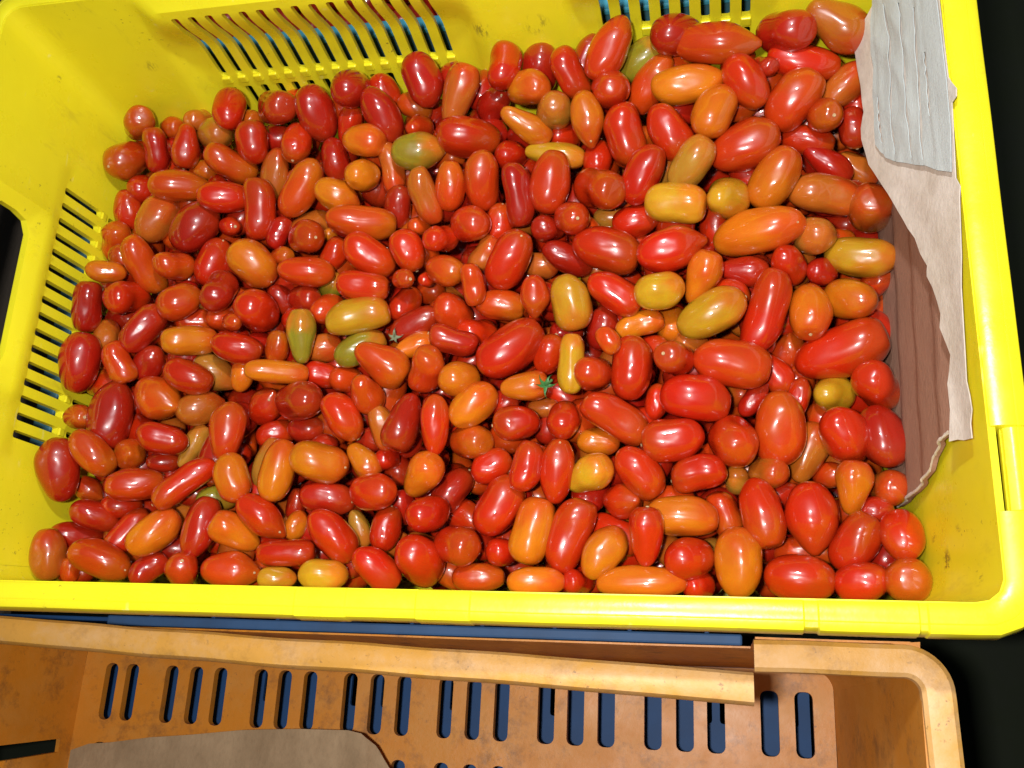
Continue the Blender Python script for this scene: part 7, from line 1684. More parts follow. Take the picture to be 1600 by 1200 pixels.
def paper_material(name, a, b, streak):
    s = NT(name)
    n = s.noise(26, 5, .65, stretch=streak)
    base = s.mix(s.ramp(n, [(0.3, 0), (0.7, 1)]), a, b)
    f = s.noise(420, 3, .7, stretch=streak)
    base = s.mix(s.math('MULTIPLY', s.ramp(f, [(0.45, 0), (0.8, 1)]), .3), base, tuple(v * .6 for v in b))
    s.bump(s.math('ADD', s.noise(70, 5, .6), s.math('MULTIPLY', f, .5)), .5, .0012)
    return s.set(Base_Color=base, Roughness=.85, Specular_IOR_Level=.2)


M_TOM = tomato_material('tomato_skin', True)
M_LOW = tomato_material('tomato_skin_heap', False)
M_YEL = yellow_material()
M_OR = orange_material('orange_crate_plastic', (0.60, 0.215, 0.014), (0.55, 0.26, 0.055), .38, .6)
M_ORIM = orange_material('orange_rim_plastic', (0.68, 0.34, 0.06), (0.66, 0.41, 0.20), .6, .35)
M_BLUE = plastic('blue_crate_plastic', (0.014, 0.055, 0.155), .6, .3, .25)
M_BLUER = plastic('blue_lit_rim_plastic', (0.034, 0.085, 0.19), .6, .4, .3)  # same crate's blue made brighter, light on the rim put into the colour
M_CYAN = plastic('cyan_crate_plastic', (0.06, 0.33, 0.44), .5, .3)
M_TEAL = plastic('shaded_cyan_teal_plastic', (0.055, 0.16, 0.19), .5, .5)  # cyan crate's walls with shade put into the colour; also the teal rail
M_BRN = paper_material('brown_cardboard', (0.33, 0.175, 0.115), (0.28, 0.145, 0.095), (2, .5, 2))
M_EDGE = paper_material('torn_paper', (0.66, 0.58, 0.51), (0.46, 0.38, 0.30), (1, .6, 1))
M_WHT = paper_material('grey_white_paper', (0.50, 0.53, 0.51), (0.42, 0.44, 0.42), (6, .5, 6))
M_BAG = paper_material('brown_wrapping_paper', (0.42, 0.29, 0.17), (0.25, 0.165, 0.09), (1, .5, 1))
M_FLOOR = plastic('dark_floor', (0.012, 0.015, 0.008), .8, .5, .1)
M_NAVY = plastic('navy_sheet', (0.008, 0.013, 0.035), .7, .3)
M_BOARD = paper_material('dark_board', (0.075, 0.058, 0.044), (0.05, 0.04, 0.03), (1, .3, 1))
M_GREEN = (lambda s: s.set(Base_Color=s.mix(s.noise(300, 3), (0.03, 0.12, 0.03), (0.06, 0.20, 0.05)), Roughness=.5))(NT('green_calyx'))
M_DRY = (lambda s: s.set(Base_Color=s.mix(s.noise(300, 3), (0.10, 0.13, 0.06), (0.20, 0.20, 0.11)), Roughness=.7))(NT('dried_calyx'))
M_SCAR = (lambda s: s.set(Base_Color=s.mix(s.noise(900, 3), (0.62, 0.42, 0.22), (0.35, 0.22, 0.10)), Roughness=.7))(NT('stem_scar'))

# ------------------------------------------------------------------ the setting
fl = []
N = 24
verts = []; faces = []
for i in range(N + 1):
    for j in range(N + 1):
        x = -6 + 12.5 * i / N; y = -6 + 12.5 * j / N
        verts.append((x, y, -0.335 + .004 * noise.noise((x * 2, y * 2, 0))))
for i in range(N):
    for j in range(N):
        a = i * (N + 1) + j
        faces.append((a, a + N + 1, a + N + 2, a + 1))
ground = link('ground', mesh_from('ground', verts, faces), M_FLOOR)
tag(ground, 'dark unlit market floor beside the crates', kind='structure')

# ------------------------------------------------------------------ yellow crate
yc = empty('plastic_crate', (W / 2, D / 2, -.24))
tag(yc, 'bright yellow slotted plastic crate holding the heap of tomatoes', 'crate')
RC = .011


def perim(u, w=W, d=D, r=RC, x0=0., y0=0.):
    """point and inward normal along rounded rectangle, start front-left going up the left side"""
    segs = [('L', d - 2 * r), ('c1', r * math.pi / 2), ('B', w - 2 * r), ('c2', r * math.pi / 2), ('R', d - 2 * r), ('c3', r * math.pi / 2), ('F', w - 2 * r), ('c4', r * math.pi / 2)]
    tot = sum(s[1] for s in segs); u = u % tot
    for k, (nm, L) in enumerate(segs):
        if u <= L or k == 7: break
        u -= L
    if nm == 'L': P, n = (0, r + u), (1, 0)
    elif nm == 'B': P, n = (r + u, d), (0, -1)
    elif nm == 'R': P, n = (w, d - r - u), (-1, 0)
    elif nm == 'F': P, n = (w - r - u, 0), (0, 1)
    else:
        a = u / r
        cx, cy, a0 = {'c1': (r, d - r, math.pi), 'c2': (w - r, d - r, math.pi / 2), 'c3': (w - r, r, 0), 'c4': (r, r, -math.pi / 2)}[nm]
        th = a0 - a
        P, n = (cx + r * math.cos(th), cy + r * math.sin(th)), (-math.cos(th), -math.sin(th))
    return Vector((P[0] + x0, P[1] + y0)), Vector(n)


def plen(w=W, d=D, r=RC): return 2 * (w + d) - 8 * r + 2 * math.pi * r


US_L = 0.0                                   # left wall:  u = y - r
US_B = (D - 2 * RC) + RC * math.pi / 2       # back wall:  u = US_B + x - r
def u_left(y): return y - RC
def u_back(x): return US_B + x - RC
def sst(a, b, x):
    t = min(1, max(0, (x - a) / (b - a))); return t * t * (3 - 2 * t)


GRP = [(0.098, 0.289), (0.369, 0.479)]       # slot groups on the back wall (x range)
HOLE = [(0.135, -.022), (0.225, -.022), (0.238, -.026), (0.2425, -.034), (0.2425, -.046), (0.240, -.0560), (0.232, -.0605), (0.150, -.0620), (0.138, -.059), (0.131, -.046), (0.131, -.030)]


def wall_off(u, z):
    """outward offset of the inner face"""
    o = 0.0
    for a, b in GRP:
        k = sst(u_back(a - .014), u_back(a), u) * (1 - sst(u_back(b), u_back(b + .014), u))
        if k > 0:
            prof = .0065 * sst(-.035, -.060, z) - .006 * sst(-.045, -.020, z) * (1 - sst(-.012, -.004, z))
            o += k * prof
    if 0 < u < D:
        y = u + RC
        # lip round the hand hole
        dy = max(.131 - y, y - .2415, 0); dz = max(-.0610 - z, 0)
        dist = math.hypot(dy, dz)
        if z > -.09: o += .0035 * (1 - sst(0, .009, dist)) - .0012 * math.exp(-((dist - .011) / .004) ** 2)
        # slightly recessed slot strip
        o += .0015 * sst(-.074, -.080, z) * sst(.082, .088, y) * (1 - sst(.292, .298, y))
    return o


def ymap(u, z, s):
    P, n = perim(u)
    o = wall_off(u, z) + ((.0032 + .0012 * sst(-.16, -.13, z) * (1 - sst(.235, .30, u))) if s else 0)
    q = P - n * o
    sh = T * -z
    g = lambda v, L: 1 - sst(RC, RC + .045, v) - (1 - sst(RC, RC + .045, L - v))
    gx = n.x if abs(n.x) > .999 else g(P.x, W)
    gy = n.y if abs(n.y) > .999 else g(P.y, D)
    return (q.x + sh * gx, q.y + sh * gy, z)


holes = []
for i in range(15):
    x = .1105 + i * .01171
    holes.append(slot(u_back(x), (-.019 - .0865) / 2, .0050, .0675, .0012, 2))
    holes.append(slot(u_back(x), -.124, .0050, .052, .0012, 2))
for i in range(8):
    x = .3806 + i * .01222
    holes.append(slot(u_back(x), (-.019 - .0775) / 2, .0054, .0585, .0012, 2))
    holes.append(slot(u_back(x), -.116, .0054, .058, .0012, 2))
for i in range(16):
    y = .1015 + i * (.2755 - .1015) / 15
    holes.append(slot(u_left(y), -.098, .0050, .036, .0012, 2))
    holes.append(slot(u_left(y), -.150, .0040, .052, .0012, 2))
holes.append([(u_left(y), z) for y, z in HOLE])
P_ = plen()
# the wall ring is one sheet cut open at the front left corner
body = link('crate_wall', panel_mesh('crate_wall', [(-.0001, -.24), (P_ - .0002, -.24), (P_ - .0002, -.002), (-.0001, -.002)], holes, ymap, .0056, 30), M_YEL, yc)
bt = T * .24
link('crate_floor', box_mesh('crate_floor', bt - .002, W - bt + .002, bt - .002, D - bt + .002, -.243, -.2402), M_YEL, yc)
# small ledges under each slot (moulded bar ends)
for i in range(15):
    x = .1105 + i * .01171
    pl = ymap(u_back(x), -.0905, 0)
    link('slot_ledge', box_mesh('slot_ledge', x - .0030, x + .0030, pl[1] - .0016, pl[1] + .004, -.0935, -.0870, .0008), M_YEL, yc)
for i in range(8):
    x = .3806 + i * .01222
    pl = ymap(u_back(x), -.082, 0)
    link('slot_ledge', box_mesh('slot_ledge', x - .0032, x + .0032, pl[1] - .0016, pl[1] + .004, -.0852, -.0782, .0008), M_YEL, yc)
for i in range(16):
    y = .1015 + i * .0116
    pl = ymap(u_left(y), -.119, 0)
    link('slot_ledge', box_mesh('slot_ledge', pl[0] - .004, pl[0] + .0012, y - .0026, y + .0026, -.1215, -.1165, .0006), M_YEL, yc)

# rim: profile swept round, with moulded sections of slightly different height and width
PROF = [(0.0008, -.0120), (-.0002, -.0040), (0.0006, -.0012), (0.0026, 0.0), (0.0080, .0004), (0.0090, .0002), (0.0092, -.0001), (0.0096, .0002), (0.0118, -.0002), (0.0131, -.0010), (0.0138, -.0030), (0.0143, -.0105), (0.0139, -.0115), (0.0128, -.0115), (0.0128, -.0040), (0.0040, -.0030), (0.0030, -.0120)]
u_front = lambda x: (D - 2 * RC) * 2 + RC * math.pi / 2 * 3 + (W - 2 * RC) + (W - RC - x)
u_right = lambda y: (D - 2 * RC) + RC * math.pi + (W - 2 * RC) + (D - RC - y)
SEC = [(u_front(.2727), u_front(.247), .0006, .0004, .0003), (u_front(.333), u_front(.3071), .0006, .0004, .0003), (u_front(.4853), u_front(.4793), -.0008, -.0008, .0),
       (u_front(.5290), u_front(.5255), -.0008, -.0006, .0), (u_right(.0754), u_right(.0385), -.0010, -.0010, -.0042)]
stat = set(np.arange(0, P_, .004).tolist())
for a, b, *_ in SEC:
    for q in (a, b): stat.update((q - .0004, q + .0004))
stat = sorted(stat)
rings = []
for u in stat:
    P, n = perim(u)
    dz = dw = di = 0
    for a, b, z_, w_, i_ in SEC:
        if a < u < b: dz, dw, di = z_, w_, i_
    wob = .0003 * noise.noise((u * 14, 3, 1))
    ring = []
    for d_, z in PROF:
        dd = d_ + (dw if d_ > .012 else 0) - (di if d_ < .004 else 0)
        q = P - n * (dd * (1 + .24 * max(0, -n.x)) + wob)
        ring.append((q.x, q.y, z + dz * (1 if z > -.02 else 0) + wob))
    rings.append(ring)
link('rim', sweep('rim', rings, True), M_YEL, yc)
# upright ribs under the outer lip
for x in np.arange(.04, .54, .0555):
    link('rib', box_mesh('rib', x - .001, x + .001, -.0128, -.0012, -.0135, -.004, .0004), M_YEL, yc)

# ------------------------------------------------------------------ tomatoes
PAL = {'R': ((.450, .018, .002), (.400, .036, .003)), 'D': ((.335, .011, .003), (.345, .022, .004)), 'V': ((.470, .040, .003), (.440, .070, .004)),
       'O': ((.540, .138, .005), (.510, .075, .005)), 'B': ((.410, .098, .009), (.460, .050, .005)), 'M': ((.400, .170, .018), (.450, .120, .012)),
       'Y': ((.490, .250, .011), (.540, .155, .009)), 'G': ((.240, .190, .013), (.500, .150, .011))}


def tomato_shape(kind, seed, nu=22, nv=28):
    V = []; F = []
    for i in range(nu + 1):
        s = -math.cos(math.pi * i / nu)          # -1..1
        ex = {0: 2.25, 1: 2.6, 2: 2.7, 3: 2.5, 4: 2.1}[kind]
        r = .5 * max(0, 1 - abs(s) ** ex) ** (1 / ex)
        x = .5 * s
        cy = 0
        if kind == 3: r *= (.84 + .16 * math.tanh(s * 2.4 + .2)) / .995
        if kind == 0: r *= 1 + .11 * math.sin(seed * 2.1) * s - .03; cy = .05 * math.sin(seed * 1.3 + 1) * (.4 - s * s)
        if kind == 0 and seed % 2: r *= 1 - .10 * sst(.45, 1, s); x += .014 * sst(.94, 1, s)
        if kind == 1: cy = .10 * (.5 - s * s) * 1.0; r *= .93 * (1 - .10 * math.exp(-(s / .35) ** 2))
        if kind == 4:
            r *= (1 - .22 * sst(.1, 1, s)); x += .035 * sst(.93, 1, s)
        if kind == 2: r *= 1 - .05 * math.exp(-(s / .5) ** 2)
        if s > .90: x -= .02 * sst(.9, 1, s) if kind != 4 else 0
        for j in range(nv):
            a = 2 * math.pi * j / nv
            y = r * math.cos(a); z = r * math.sin(a)
            k = 1 + .062 * noise.noise((x * 2.2 + seed * 7.1, y * 2.2, z * 2.2)) * 2 + .012 * math.cos(3 * a + seed)
            V.append((x * (1 + .02 * noise.noise((seed, x * 3, 0))), y * k + cy, z * k))
    for i in range(nu):
        for j in range(nv):
            a = i * nv + j; b = i * nv + (j + 1) % nv
            F.append((a, b, b + nv, a + nv))
    return V, F


SHAPES = {}
for kind in range(5):
    for seed in range(6 if kind == 0 else (3 if kind == 1 else 2)):
        V, F = tomato_shape(kind, seed + kind * 5)
        SHAPES[(kind, seed)] = (np.array(V), np.array(F))
MESH = {}
for k, (V, F) in SHAPES.items():
    me = mesh_from('tomato', V, F, True, 180)
    bm = bmesh.new(); bm.from_mesh(me)
    bmesh.ops.remove_doubles(bm, verts=bm.verts, dist=1e-5)
    bmesh.ops.recalc_face_normals(bm, faces=bm.faces)
    bm.to_mesh(me); bm.free()
    me.materials.append(M_TOM)
    MESH[k] = me


def frame(ax, roll):
    X = Vector(ax).normalized()
    up = Vector((0, 0, 1)) if abs(X.z) < .9 else Vector((0, 1, 0))
    Y = up.cross(X).normalized(); Z = X.cross(Y)
    Rm = Matrix((X, Y, Z)).transposed()
    return Rm @ Matrix.Rotation(roll, 3, 'X')


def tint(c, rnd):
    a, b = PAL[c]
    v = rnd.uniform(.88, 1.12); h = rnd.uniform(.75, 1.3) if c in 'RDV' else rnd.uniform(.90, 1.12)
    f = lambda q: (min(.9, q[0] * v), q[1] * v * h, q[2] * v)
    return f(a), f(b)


def disc_mesh(name, r, h):
    V = [(h * .2, 0, 0)]; F = []
    for ring, (rr, hh) in enumerate(((.35, .5), (.7, 1.0), (1.0, 0.0))):
        for j in range(10):
            a = 2 * math.pi * j / 10
            V.append((hh * h, rr * r * math.cos(a), rr * r * math.sin(a)))
    for j in range(10):
        F.append((0, 1 + j, 1 + (j + 1) % 10))
        for q in (0, 1):
            b = 1 + q * 10
            F.append((b + j, b + 10 + j, b + 10 + (j + 1) % 10, b + (j + 1) % 10))
    return mesh_from(name, V, F)


def calyx_mesh(name, size, seed, stem=True):
    rnd = random.Random(seed)
    V = []; F = []
    for k in range(5):
        a = 2 * math.pi * k / 5 + rnd.uniform(-.25, .25)
        L = size * rnd.uniform(.8, 1.2); curl = rnd.uniform(.1, .6); w = size * .22
        base = len(V)
        for i in range(6):
            t = i / 5
            ww = w * (math.sin(math.pi * min(1, t * .8 + .25)) * (1 - t * .75))
            for sgn in (-1, 0, 1):
                rr = L * t; tw = .25 * math.sin(t * 3 + k)
                y = rr * math.cos(a + tw) - sgn * ww * math.sin(a + tw)
                z = rr * math.sin(a + tw) + sgn * ww * math.cos(a + tw)
                x = size * (.10 + curl * t * t) - (abs(sgn) * -.08 * size)
                V.append((x, y, z))
        for i in range(5):
            for q in range(2):
                b = base + i * 3 + q
                F.append((b, b + 1, b + 4, b + 3))
    n0 = len(V)
    if stem:
        for i in range(5):
            t = i / 4
            for j in range(6):
                an = 2 * math.pi * j / 6
                r = size * (.11 - .02 * t) * (1.3 if i == 4 else 1)
                V.append((size * (.05 + .9 * t), r * math.cos(an) + size * .4 * t * t, r * math.sin(an)))
        for i in range(4):
            for j in range(6):
                b = n0 + i * 6
                F.append((b + j, b + (j + 1) % 6, b + 6 + (j + 1) % 6, b + 6 + j))
        F.append(tuple(n0 + 24 + j for j in range(6)))
    me = mesh_from(name, V, F, True, 60)
    return me


ME_SCAR = disc_mesh('stem_scar', .0011, .0004); ME_SCAR.materials.append(M_SCAR)
ME_SCAR2 = disc_mesh('stem_scar', .0008, .0004); ME_SCAR2.materials.append(M_SCAR)
rnd = random.Random(11)
for row in TOM:
    x, y, z, L, w, ax, ay, az, c, kind, flags, label = row
    if kind == 0 and L / w > 1.36:
        q = rnd.random()
        kind = 4 if q < .05 else (3 if q < .13 else (1 if q < .28 else 0))
    seeds = [k for k in MESH if k[0] == kind]
    me = MESH[rnd.choice(seeds)]
    o = bpy.data.objects.new('tomato', me)
    Rm = frame((ax, ay, az), rnd.uniform(0, 6.28) if kind != 1 else rnd.uniform(-.5, .5) + (math.pi if rnd.random() < .5 else 0))
    o.matrix_world = Matrix.Translation((x, y, z)) @ Rm.to_4x4() @ Matrix.Diagonal((L, w, w, 1))
    a, b = tint(c, rnd)
    if rnd.random() < .5 and c not in 'G' and not (set('stq') & set(flags)): pass
    o['skin_color'] = a; o['shoulder_color'] = b
    col.objects.link(o)
    tag(o, label, 'tomato', 'small plum tomatoes heaped in the yellow crate')
    if not flags and rnd.random() < .30:
        cd = (Vector(CAM_LOC) - Vector((x, y, z))).normalized()
        v = Rm.inverted() @ (Vector((ax, ay, az)).normalized() * .55 + cd * .35)
        v = Vector((v.x / L * 2, v.y / w * 2, v.z / w * 2)); dl = Rm.inverted() @ cd
        q = Vector((.86, dl.y, dl.z)); q.yz = q.yz.normalized() * .50
        loc = Vector((x, y, z)) + Rm @ Vector((q.x * L / 2 * .985, q.y * w / 2, q.z * w / 2))
        nrm = Rm @ Vector((q.x / L, q.y / w, q.z / w)).normalized()
        ch = bpy.data.objects.new('stem_scar', ME_SCAR2)
        col.objects.link(ch)
        ch.parent = o; ch.matrix_parent_inverse = o.matrix_world.inverted()
        ch.matrix_world = Matrix.Translation(loc - nrm * .0001) @ nrm.to_track_quat('X', 'Z').to_matrix().to_4x4()
    if 's' in flags or 'q' in flags:
        end = Vector((x, y, z)) + Rm @ Vector((L * .5, 0, 0))
        if 's' in flags:
            ch = bpy.data.objects.new('stem_scar', ME_SCAR)
            M4 = Matrix.Translation(end - Rm @ Vector((L * .012, 0, 0))) @ Rm.to_4x4()
        else:
            cm = calyx_mesh('calyx', .0068, 3); cm.materials.append(M_GREEN)
            ch = bpy.data.objects.new('calyx', cm)
            cd = (Vector(CAM_LOC) - end).normalized()
            M4 = Matrix.Translation(end - Rm @ Vector((L * .10, 0, 0)) + cd * w * .40) @ (cd + Vector((ax, ay, az)) * .5).to_track_quat('X', 'Z').to_matrix().to_4x4()
        col.objects.link(ch)
        ch.parent = o
        ch.matrix_parent_inverse = o.matrix_world.inverted()
        ch.matrix_world = M4

# the rest of the heap: everything lower, half buried and beyond the counted three hundred
Vs = []; Fs = []; C1 = []; C2 = []; AL = []; base = 0


def coarse(kind, seed):
    V, F = tomato_shape(kind, seed, 12, 16)
    return np.array(V), np.array(F)


LOWS = {k: (coarse(k, k * 5) if k == 0 else coarse(k, k * 5)) for k in range(5)}
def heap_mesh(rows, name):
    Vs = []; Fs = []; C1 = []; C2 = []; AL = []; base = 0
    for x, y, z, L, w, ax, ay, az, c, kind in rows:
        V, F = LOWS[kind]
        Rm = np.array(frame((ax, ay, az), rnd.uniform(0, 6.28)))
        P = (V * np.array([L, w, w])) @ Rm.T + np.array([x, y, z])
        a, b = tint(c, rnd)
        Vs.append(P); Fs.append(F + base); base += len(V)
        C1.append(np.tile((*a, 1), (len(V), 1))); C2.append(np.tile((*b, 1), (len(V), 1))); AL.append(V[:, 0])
    me = bpy.data.meshes.new(name)
    Vs = np.vstack(Vs); Fs = np.vstack(Fs)
    me.vertices.add(len(Vs)); me.vertices.foreach_set('co', Vs.astype('f').ravel())
    me.loops.add(Fs.size); me.loops.foreach_set('vertex_index', Fs.astype('i').ravel())
    me.polygons.add(len(Fs)); me.polygons.foreach_set('loop_start', np.arange(0, Fs.size, 4, dtype='i'))
    me.update(calc_edges=True)
    me.polygons.foreach_set('use_smooth', np.ones(len(Fs), dtype=bool))
    for nm, dat in (('skin_color', C1), ('shoulder_color', C2)):
        at = me.attributes.new(nm, 'FLOAT_COLOR', 'POINT'); at.data.foreach_set('color', np.vstack(dat).astype('f').ravel())
    at = me.attributes.new('along', 'FLOAT', 'POINT'); at.data.foreach_set('value', np.concatenate(AL).astype('f'))
    return me


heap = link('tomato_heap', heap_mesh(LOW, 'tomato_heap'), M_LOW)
tag(heap, 'lower tomatoes of the heap showing in the gaps between the top ones', 'tomato heap', kind='stuff')

# small dried calyx lying loose
dc = link('dried_calyx', calyx_mesh('dried_calyx', .0056, 8), M_DRY)
dc.matrix_world = Matrix.Translation(G['dry']) @ Matrix.Rotation(math.radians(-75), 4, 'Y')
tag(dc, 'small dried green stem star lying between the mid left tomatoes', 'tomato stem')

# ------------------------------------------------------------------ cardboard on the right wall
cb = empty('torn_cardboard', (W - .01, .2, -.1))
tag(cb, 'torn brown cardboard sheet with peeling pale paper, standing against the right wall', 'cardboard')


def sheet(name, outline, X, thick, mat, step, parent, sharp=50, cuts=()):
    def f(u, v, s):
        return (X(u, v) + (thick if s else 0), u, v)
    return link(name, panel_mesh(name, outline, list(cuts), f, step, sharp), mat, parent)


def board_x(y, z):
    s = -z
    # slanting folds running along the sheet
    k = (s * 1.0 - .052 + (y - .1) * .10) / .031
    fr = k - math.floor(k)
    return W + T * z - .0015 - .002 * sst(.015, .05, s) - .0026 * (fr if fr < .9 else (1 - fr) * 9) * sst(.015, .05, s) + .0005 * noise.noise((y * 12, z * 30, 2))


sheet('board', G['board'], board_x, .0022, M_BRN, .0045, cb)
KL = .42
def liner_x(y, z, d=0.):
    w = .0016 * noise.noise((y * 14, z * 18, 5)) + .0005 * noise.noise((y * 55, z * 60, 9)) + .0012 * abs(noise.noise((y * 28 + z * 60, z * 30, 1)))
    e = .002 * sst(.19, .12, y)
    w *= sst(0, -.02, z)
    return W - .003 + KL * z + w + e * sst(0, -.02, z) - d


lin = sheet('torn_liner', G['liner'], liner_x, .0005, M_EDGE, .0035, cb, 25)


rim_pts = [(1.0, y, z) for y, z in G['tear']]
tr = []
for i in range(60):
    f = i / 59 * (len(rim_pts) - 1); k = min(int(f), len(rim_pts) - 2); f -= k
    y = rim_pts[k][1] * (1 - f) + rim_pts[k + 1][1] * f; z = rim_pts[k][2] * (1 - f) + rim_pts[k + 1][2] * f
    x = board_x(y, z) - .0004; rr = .0011 * (1 + .7 * noise.noise((i * .9, 4, 4)))
    jy = .0006 * noise.noise((i * 1.7, 1, 1))
    tr.append([(x - rr * .6 * math.cos(a), y + jy + rr * math.sin(a) * .7, z + rr * math.sin(a + .6)) for a in np.linspace(0, 2 * math.pi, 7)[:-1]])
link('torn_edge', sweep('torn_edge', tr), M_EDGE, cb)


def groove_d(y, z):
    g = 0
    for l in G['grooves']:
        l = sorted(l)
        ys = [q[0] for q in l]; zs = [q[1] for q in l]
        zz = float(np.interp(y, ys, zs))
        g += math.exp(-((z - zz) / .0009) ** 2)
    rid = .5 + .5 * math.cos((z + .02 * y) * 2 * math.pi / .0062)
    return .0026 - .0004 * min(1, g) + .0003 * noise.noise((y * 18, z * 200, 4))


cuts = []
for gi, l in enumerate(G['grooves']):
    l = sorted(l)
    ys = np.linspace(l[0][0], l[-1][0], 26)
    zs = np.interp(ys, [q[0] for q in l], [q[1] for q in l])
    wd = [(.00055 + .00070 * abs(math.sin(i * .5 + gi)) * min(1, i / 3, (25 - i) / 3)) for i in range(26)]
    jz = [.0004 * noise.noise((i * .5, gi, 3)) for i in range(26)]
    cuts.append([(y, z + j + w_) for y, z, w_, j in zip(ys, zs, wd, jz)] + [(y, z + j - w_) for y, z, w_, j in list(zip(ys, zs, wd, jz))[::-1]])
sheet('corrugated_layer', G['white'], lambda y, z: liner_x(y, z, groove_d(y, z)), .0004, M_WHT, .0014, cb, 50, cuts)

# ------------------------------------------------------------------ orange crate
oc = empty('orange_crate', (.26, -.2, -.23))
tag(oc, 'scuffed orange plastic crate with slotted floor and a split bowed rim, in front', 'crate')
OX0, OX1, OY1, OY0, OZ, ORZ = -.0165, .5105, -.0175, -.40, -.23, -.045
oh = []
for cx in (.0062, .0230, .0547, .0740, .0930, .1244, .1425, .1616, .1913, .2108, .2301, .2599, .2794, .2987, .3289, .3484, .3685, .3986, .4188, .4383, .4714, .4923):
    for cy in (-.0502, -.1045, -.159):
        oh.append(slot(cx, cy, .0112 if cx > .3 else .0100, .0392, .0042, 4))
omap = lambda u, v, s: (u, v, OZ + .0005 * noise.noise((u * 20, v * 20, 0)) - (.0060 if s else 0))
link('crate_floor', panel_mesh('orange_floor', [(OX0, OY0), (OX1, OY0), (OX1, OY1), (OX0, OY1)], oh, omap, .012, 30), M_OR, oc)
# back wall: whole on the right, broken off low on the left
wy = lambda x, z: OY1 + .022 * (z - OZ) + .0004 * noise.noise((x * 9, z * 20, 0))
link('back_wall', panel_mesh('orange_back', [(OX0 - .02, OZ), (OX1 + .002, OZ), (.5290, ORZ - .004), (.4600, ORZ - .004), (.4585, -.097), (.40, -.0985), (.30, -.1000), (.22, -.0985), (.15, -.1005), (.06, -.0990), (OX0 - .05, -.0990)],
     [], lambda u, v, s: (u, wy(u, v) + (.0010 if s else 0), v), .010, 30), M_OR, oc)
link('side_wall', panel_mesh('orange_right', [(OY0, OZ), (OY1, OZ), (OY1 - .001, ORZ - .004), (OY0, ORZ - .004)], [],
     lambda u, v, s: (OX1 + (v - OZ) * .118 + (.003 if s else 0) + .0008 * noise.noise((u * 25, v * 12, 3)), u, v), .010, 30), M_OR, oc)
lx = lambda z: OX0 - .12 * (z - OZ)
bb = [(q[1], q[2]) for q in G['bboard']]
link('side_wall', panel_mesh('orange_left', [(OY0, OZ), (OY1, OZ), (OY1, ORZ - .07), (OY0, ORZ - .07)], [[(max(OY0 + .02, a), b) for a, b in bb]],
     lambda u, v, s: (lx(v) - (.003 if s else 0), u, v), .010, 30), M_OR, oc)
# corner fillets
link('corner_fillet', sweep('corner_fillet', [[(OX1 + (z - OZ) * .118 - .012 * (1 - math.sin(a)), wy(.5, z) - .012 * (1 - math.cos(a)), z) for a in np.linspace(0, math.pi / 2, 7)] + [(OX1 + (z - OZ) * .118 + .001, wy(.5, z) + .001, z)] for z in np.linspace(OZ, ORZ - .003, 14)]), M_OR, oc)
# whole rim on the right: back piece, rounded corner, right side
OPROF = [(0, -.006), (.0004, -.0018), (.0022, 0), (.0075, .0006), (.0125, .0002), (.0146, -.0016), (.0154, -.006), (.0156, -.020), (.0142, -.020), (.0138, -.007), (.0120, -.004), (.0030, -.004), (.0016, -.008)]
path = []
xi, yi, ri = .5315, -.0287, .0065
for x in np.arange(.4592, xi - ri, .004): path.append(((x, yi), (0, -1)))
for a in np.linspace(90, 0, 12):
    c_, s_ = math.cos(math.radians(a)), math.sin(math.radians(a))
    path.append(((xi - ri + ri * c_, yi - ri + ri * s_), (-c_, -s_)))
for y in np.arange(yi - ri - .004, -.40, -.006): path.append(((xi + .0008 * (yi - y) / .04, y), (-1, 0)))
rings = []
for (px, py), n in path:
    wob = .0005 * noise.noise((px * 30, py * 30, 2))
    rings.append([(px - n[0] * (d_ + wob), py - n[1] * (d_ + wob), ORZ + z + wob) for d_, z in OPROF])
link('rim', sweep('orange_rim', rings), M_ORIM, oc)
# split rim bar bowing inwards
rings = []
for x in np.linspace(-.10, .4587, 80):
    yo = float(np.interp(x, [-.10, .0528, .1327, .2076, .2778, .3439, .4063, .4609], [-.0085, -.0142, -.0174, -.0202, -.0221, -.0242, -.0267, -.0290]))
    wob = .0005 * noise.noise((x * 25, 1, 2)); t = .0148
    P8 = [(0, -.010), (0, -.003), (.0014, -.0006), (.0045, .0006), (.0100, .0004), (.0132, -.0010), (.0146, -.0040), (.0148, -.0130), (.0138, -.0138), (.0130, -.0050), (.0022, -.0045), (.0014, -.010)]
    rings.append([(x, yo - d_ + wob, ORZ + z + wob * .6) for d_, z in P8])
link('split_rim_bar', sweep('split_rim_bar', rings), M_ORIM, oc)
# stack of things under and behind
bl = empty('blue_crate', (.26, -.2, -.30))
tag(bl, 'blue plastic crate nested under the orange crate, seen through its slots', 'crate')
bh = [slot(x * 1.045 - .0105, -.037, .0075, .030, .002, 2) for x in (.1210, .1660, .1860, .2080, .2570, .3040, .3255, .3720, .4230, .4350, .4760)] + [slot(.506, -.05, .016, .08, .003, 3)]
link('crate_floor', panel_mesh('blue_floor', [(-.04, -.42), (.545, -.42), (.545, -.004), (-.04, -.004)], bh, lambda u, v, s: (u, v, -.262 - (.003 if s else 0)), .03, 30), M_BLUE, bl)
link('back_wall', box_mesh('blue_back', -.06, .4545, -.0095, -.0068, -.262, -.1200, .0008), M_BLUE, bl)
link('rim', box_mesh('blue_rim', .072, .4547, -.0120, -.0060, -.1195, -.1150, .0012), M_BLUER, bl)
for x in np.arange(.10, .46, .042):
    link('rib', box_mesh('rib', x - .0012, x + .0012, -.0066, -.0030, -.24, -.118, .0004), M_BLUE, bl)
link('side_wall', box_mesh('blue_side', .556, .560, -.42, -.0150, -.262, -.150, .001), M_BLUE, bl)

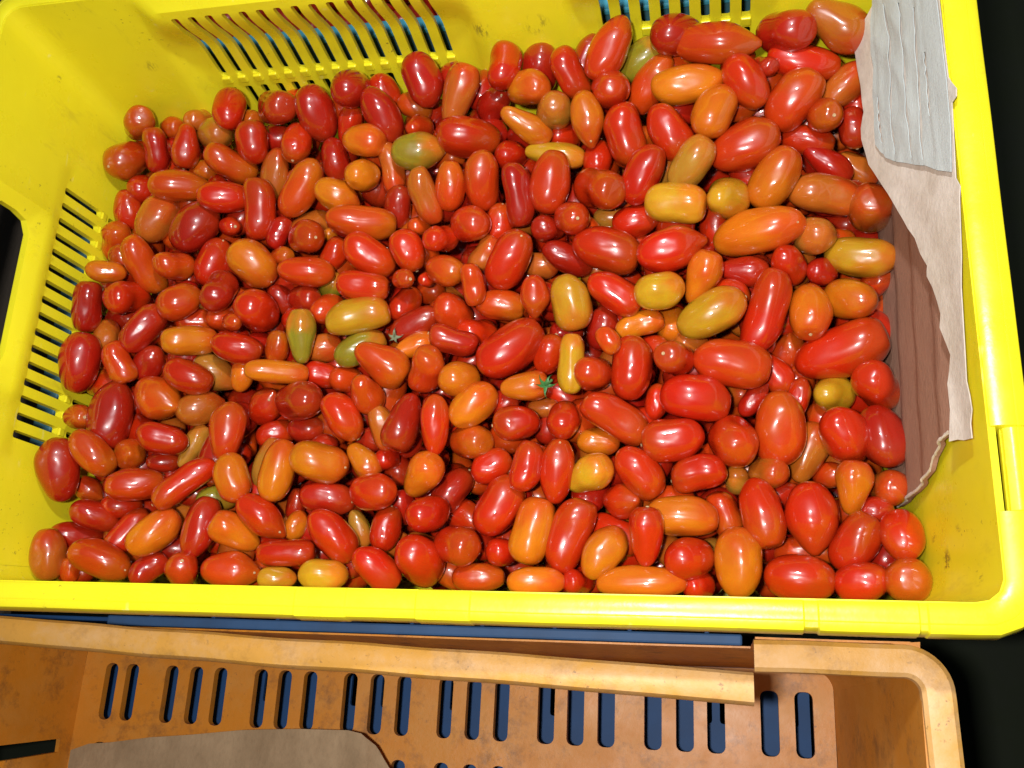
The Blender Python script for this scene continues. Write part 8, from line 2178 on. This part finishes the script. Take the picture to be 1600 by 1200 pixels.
cy_ = empty('cyan_crate', (.25, .5, -.33))
tag(cy_, 'cyan plastic crate of dark tomatoes, seen through the back slots', 'crate')
link('rim', box_mesh('cyan_rim', -.02, .58, .3880, .3990, -.095, -.090, .0012), M_CYAN, cy_)
link('front_wall', box_mesh('cyan_front', -.02, .58, .3895, .3925, -.32, -.0952, .0008), M_TEAL, cy_)
link('side_wall', box_mesh('cyan_side', -.02, -.016, .3995, .62, -.32, -.0952, .0008), M_TEAL, cy_)
link('crate_floor', box_mesh('cyan_floor', -.015, .58, .3930, .62, -.32, -.317, .0008), M_TEAL, cy_)
for z in (-.118, -.20):
    link('rail', box_mesh('rail', -.02, .58, .3868, .3893, z - .003, z + .003, .001), M_TEAL, cy_)
rows2 = []
for i in range(26):
    for j in range(5):
        for k in range(2):
            a = rnd.uniform(0, 6.28)
            rows2.append((-.0 + i * .0225 + rnd.uniform(-.004, .004), .415 + j * .026 + rnd.uniform(-.005, .005), -.112 - k * .02 + rnd.uniform(-.006, .006), .034, .023, math.cos(a), math.sin(a), rnd.uniform(-.3, .3), 'D', 0))
h2 = link('tomato_heap', heap_mesh(rows2, 'tomato_heap_behind'), M_LOW)
tag(h2, 'dark red tomatoes in the cyan crate behind, glimpsed through the slots', 'tomato heap', kind='stuff')

tl = link('teal_rail', box_mesh('teal_rail', -.040, -.024, .02, .36, -.160, -.152, .0015), M_TEAL)
tag(tl, 'teal plastic edge glimpsed through the left side slots', 'rail')
bd = link('brown_board', box_mesh('brown_board', -.34, -.055, -.02, .34, -.190, -.180, .0015), M_BOARD)
tag(bd, 'dull brown board seen through the hand hole at the left edge', 'board')
nv = link('navy_sheet', mesh_from('navy_sheet', [(.60 + .5 * i / 12 - (.03 if j == 12 else 0) * (i == 0), -.40 + .315 * j / 12 - .03 * abs(math.sin(i * .9)) * (j == 12), -.318 + .010 * noise.noise((i * .6, j * .6, 0))) for i in range(13) for j in range(13)],
     [(i * 13 + j, (i + 1) * 13 + j, (i + 1) * 13 + j + 1, i * 13 + j + 1) for i in range(12) for j in range(12)]), M_NAVY)
nv.modifiers.new('thickness', 'SOLIDIFY').thickness = .002
tag(nv, 'dark navy sheet lying on the floor at the lower right corner', 'sheet')

# crumpled paper in the orange crate
def pap(u, v, s):
    zz = -.2005 + .004 * abs(noise.noise((u * 9 + 4, v * 9, 1))) + .004 * noise.noise((u * 12, v * 12, 3)) + .0015 * noise.noise((u * 40, v * 14, 7)) + (.0006 if s else 0)
    fold = sst(.212, .226, u)
    return (u, v, zz - .010 * fold)
pp = link('brown_paper', panel_mesh('brown_paper', [tuple(q) for q in G['paper']], [], pap, .005, 40), M_BAG)
tag(pp, 'sheet of brown wrapping paper lying in the orange crate', 'paper')
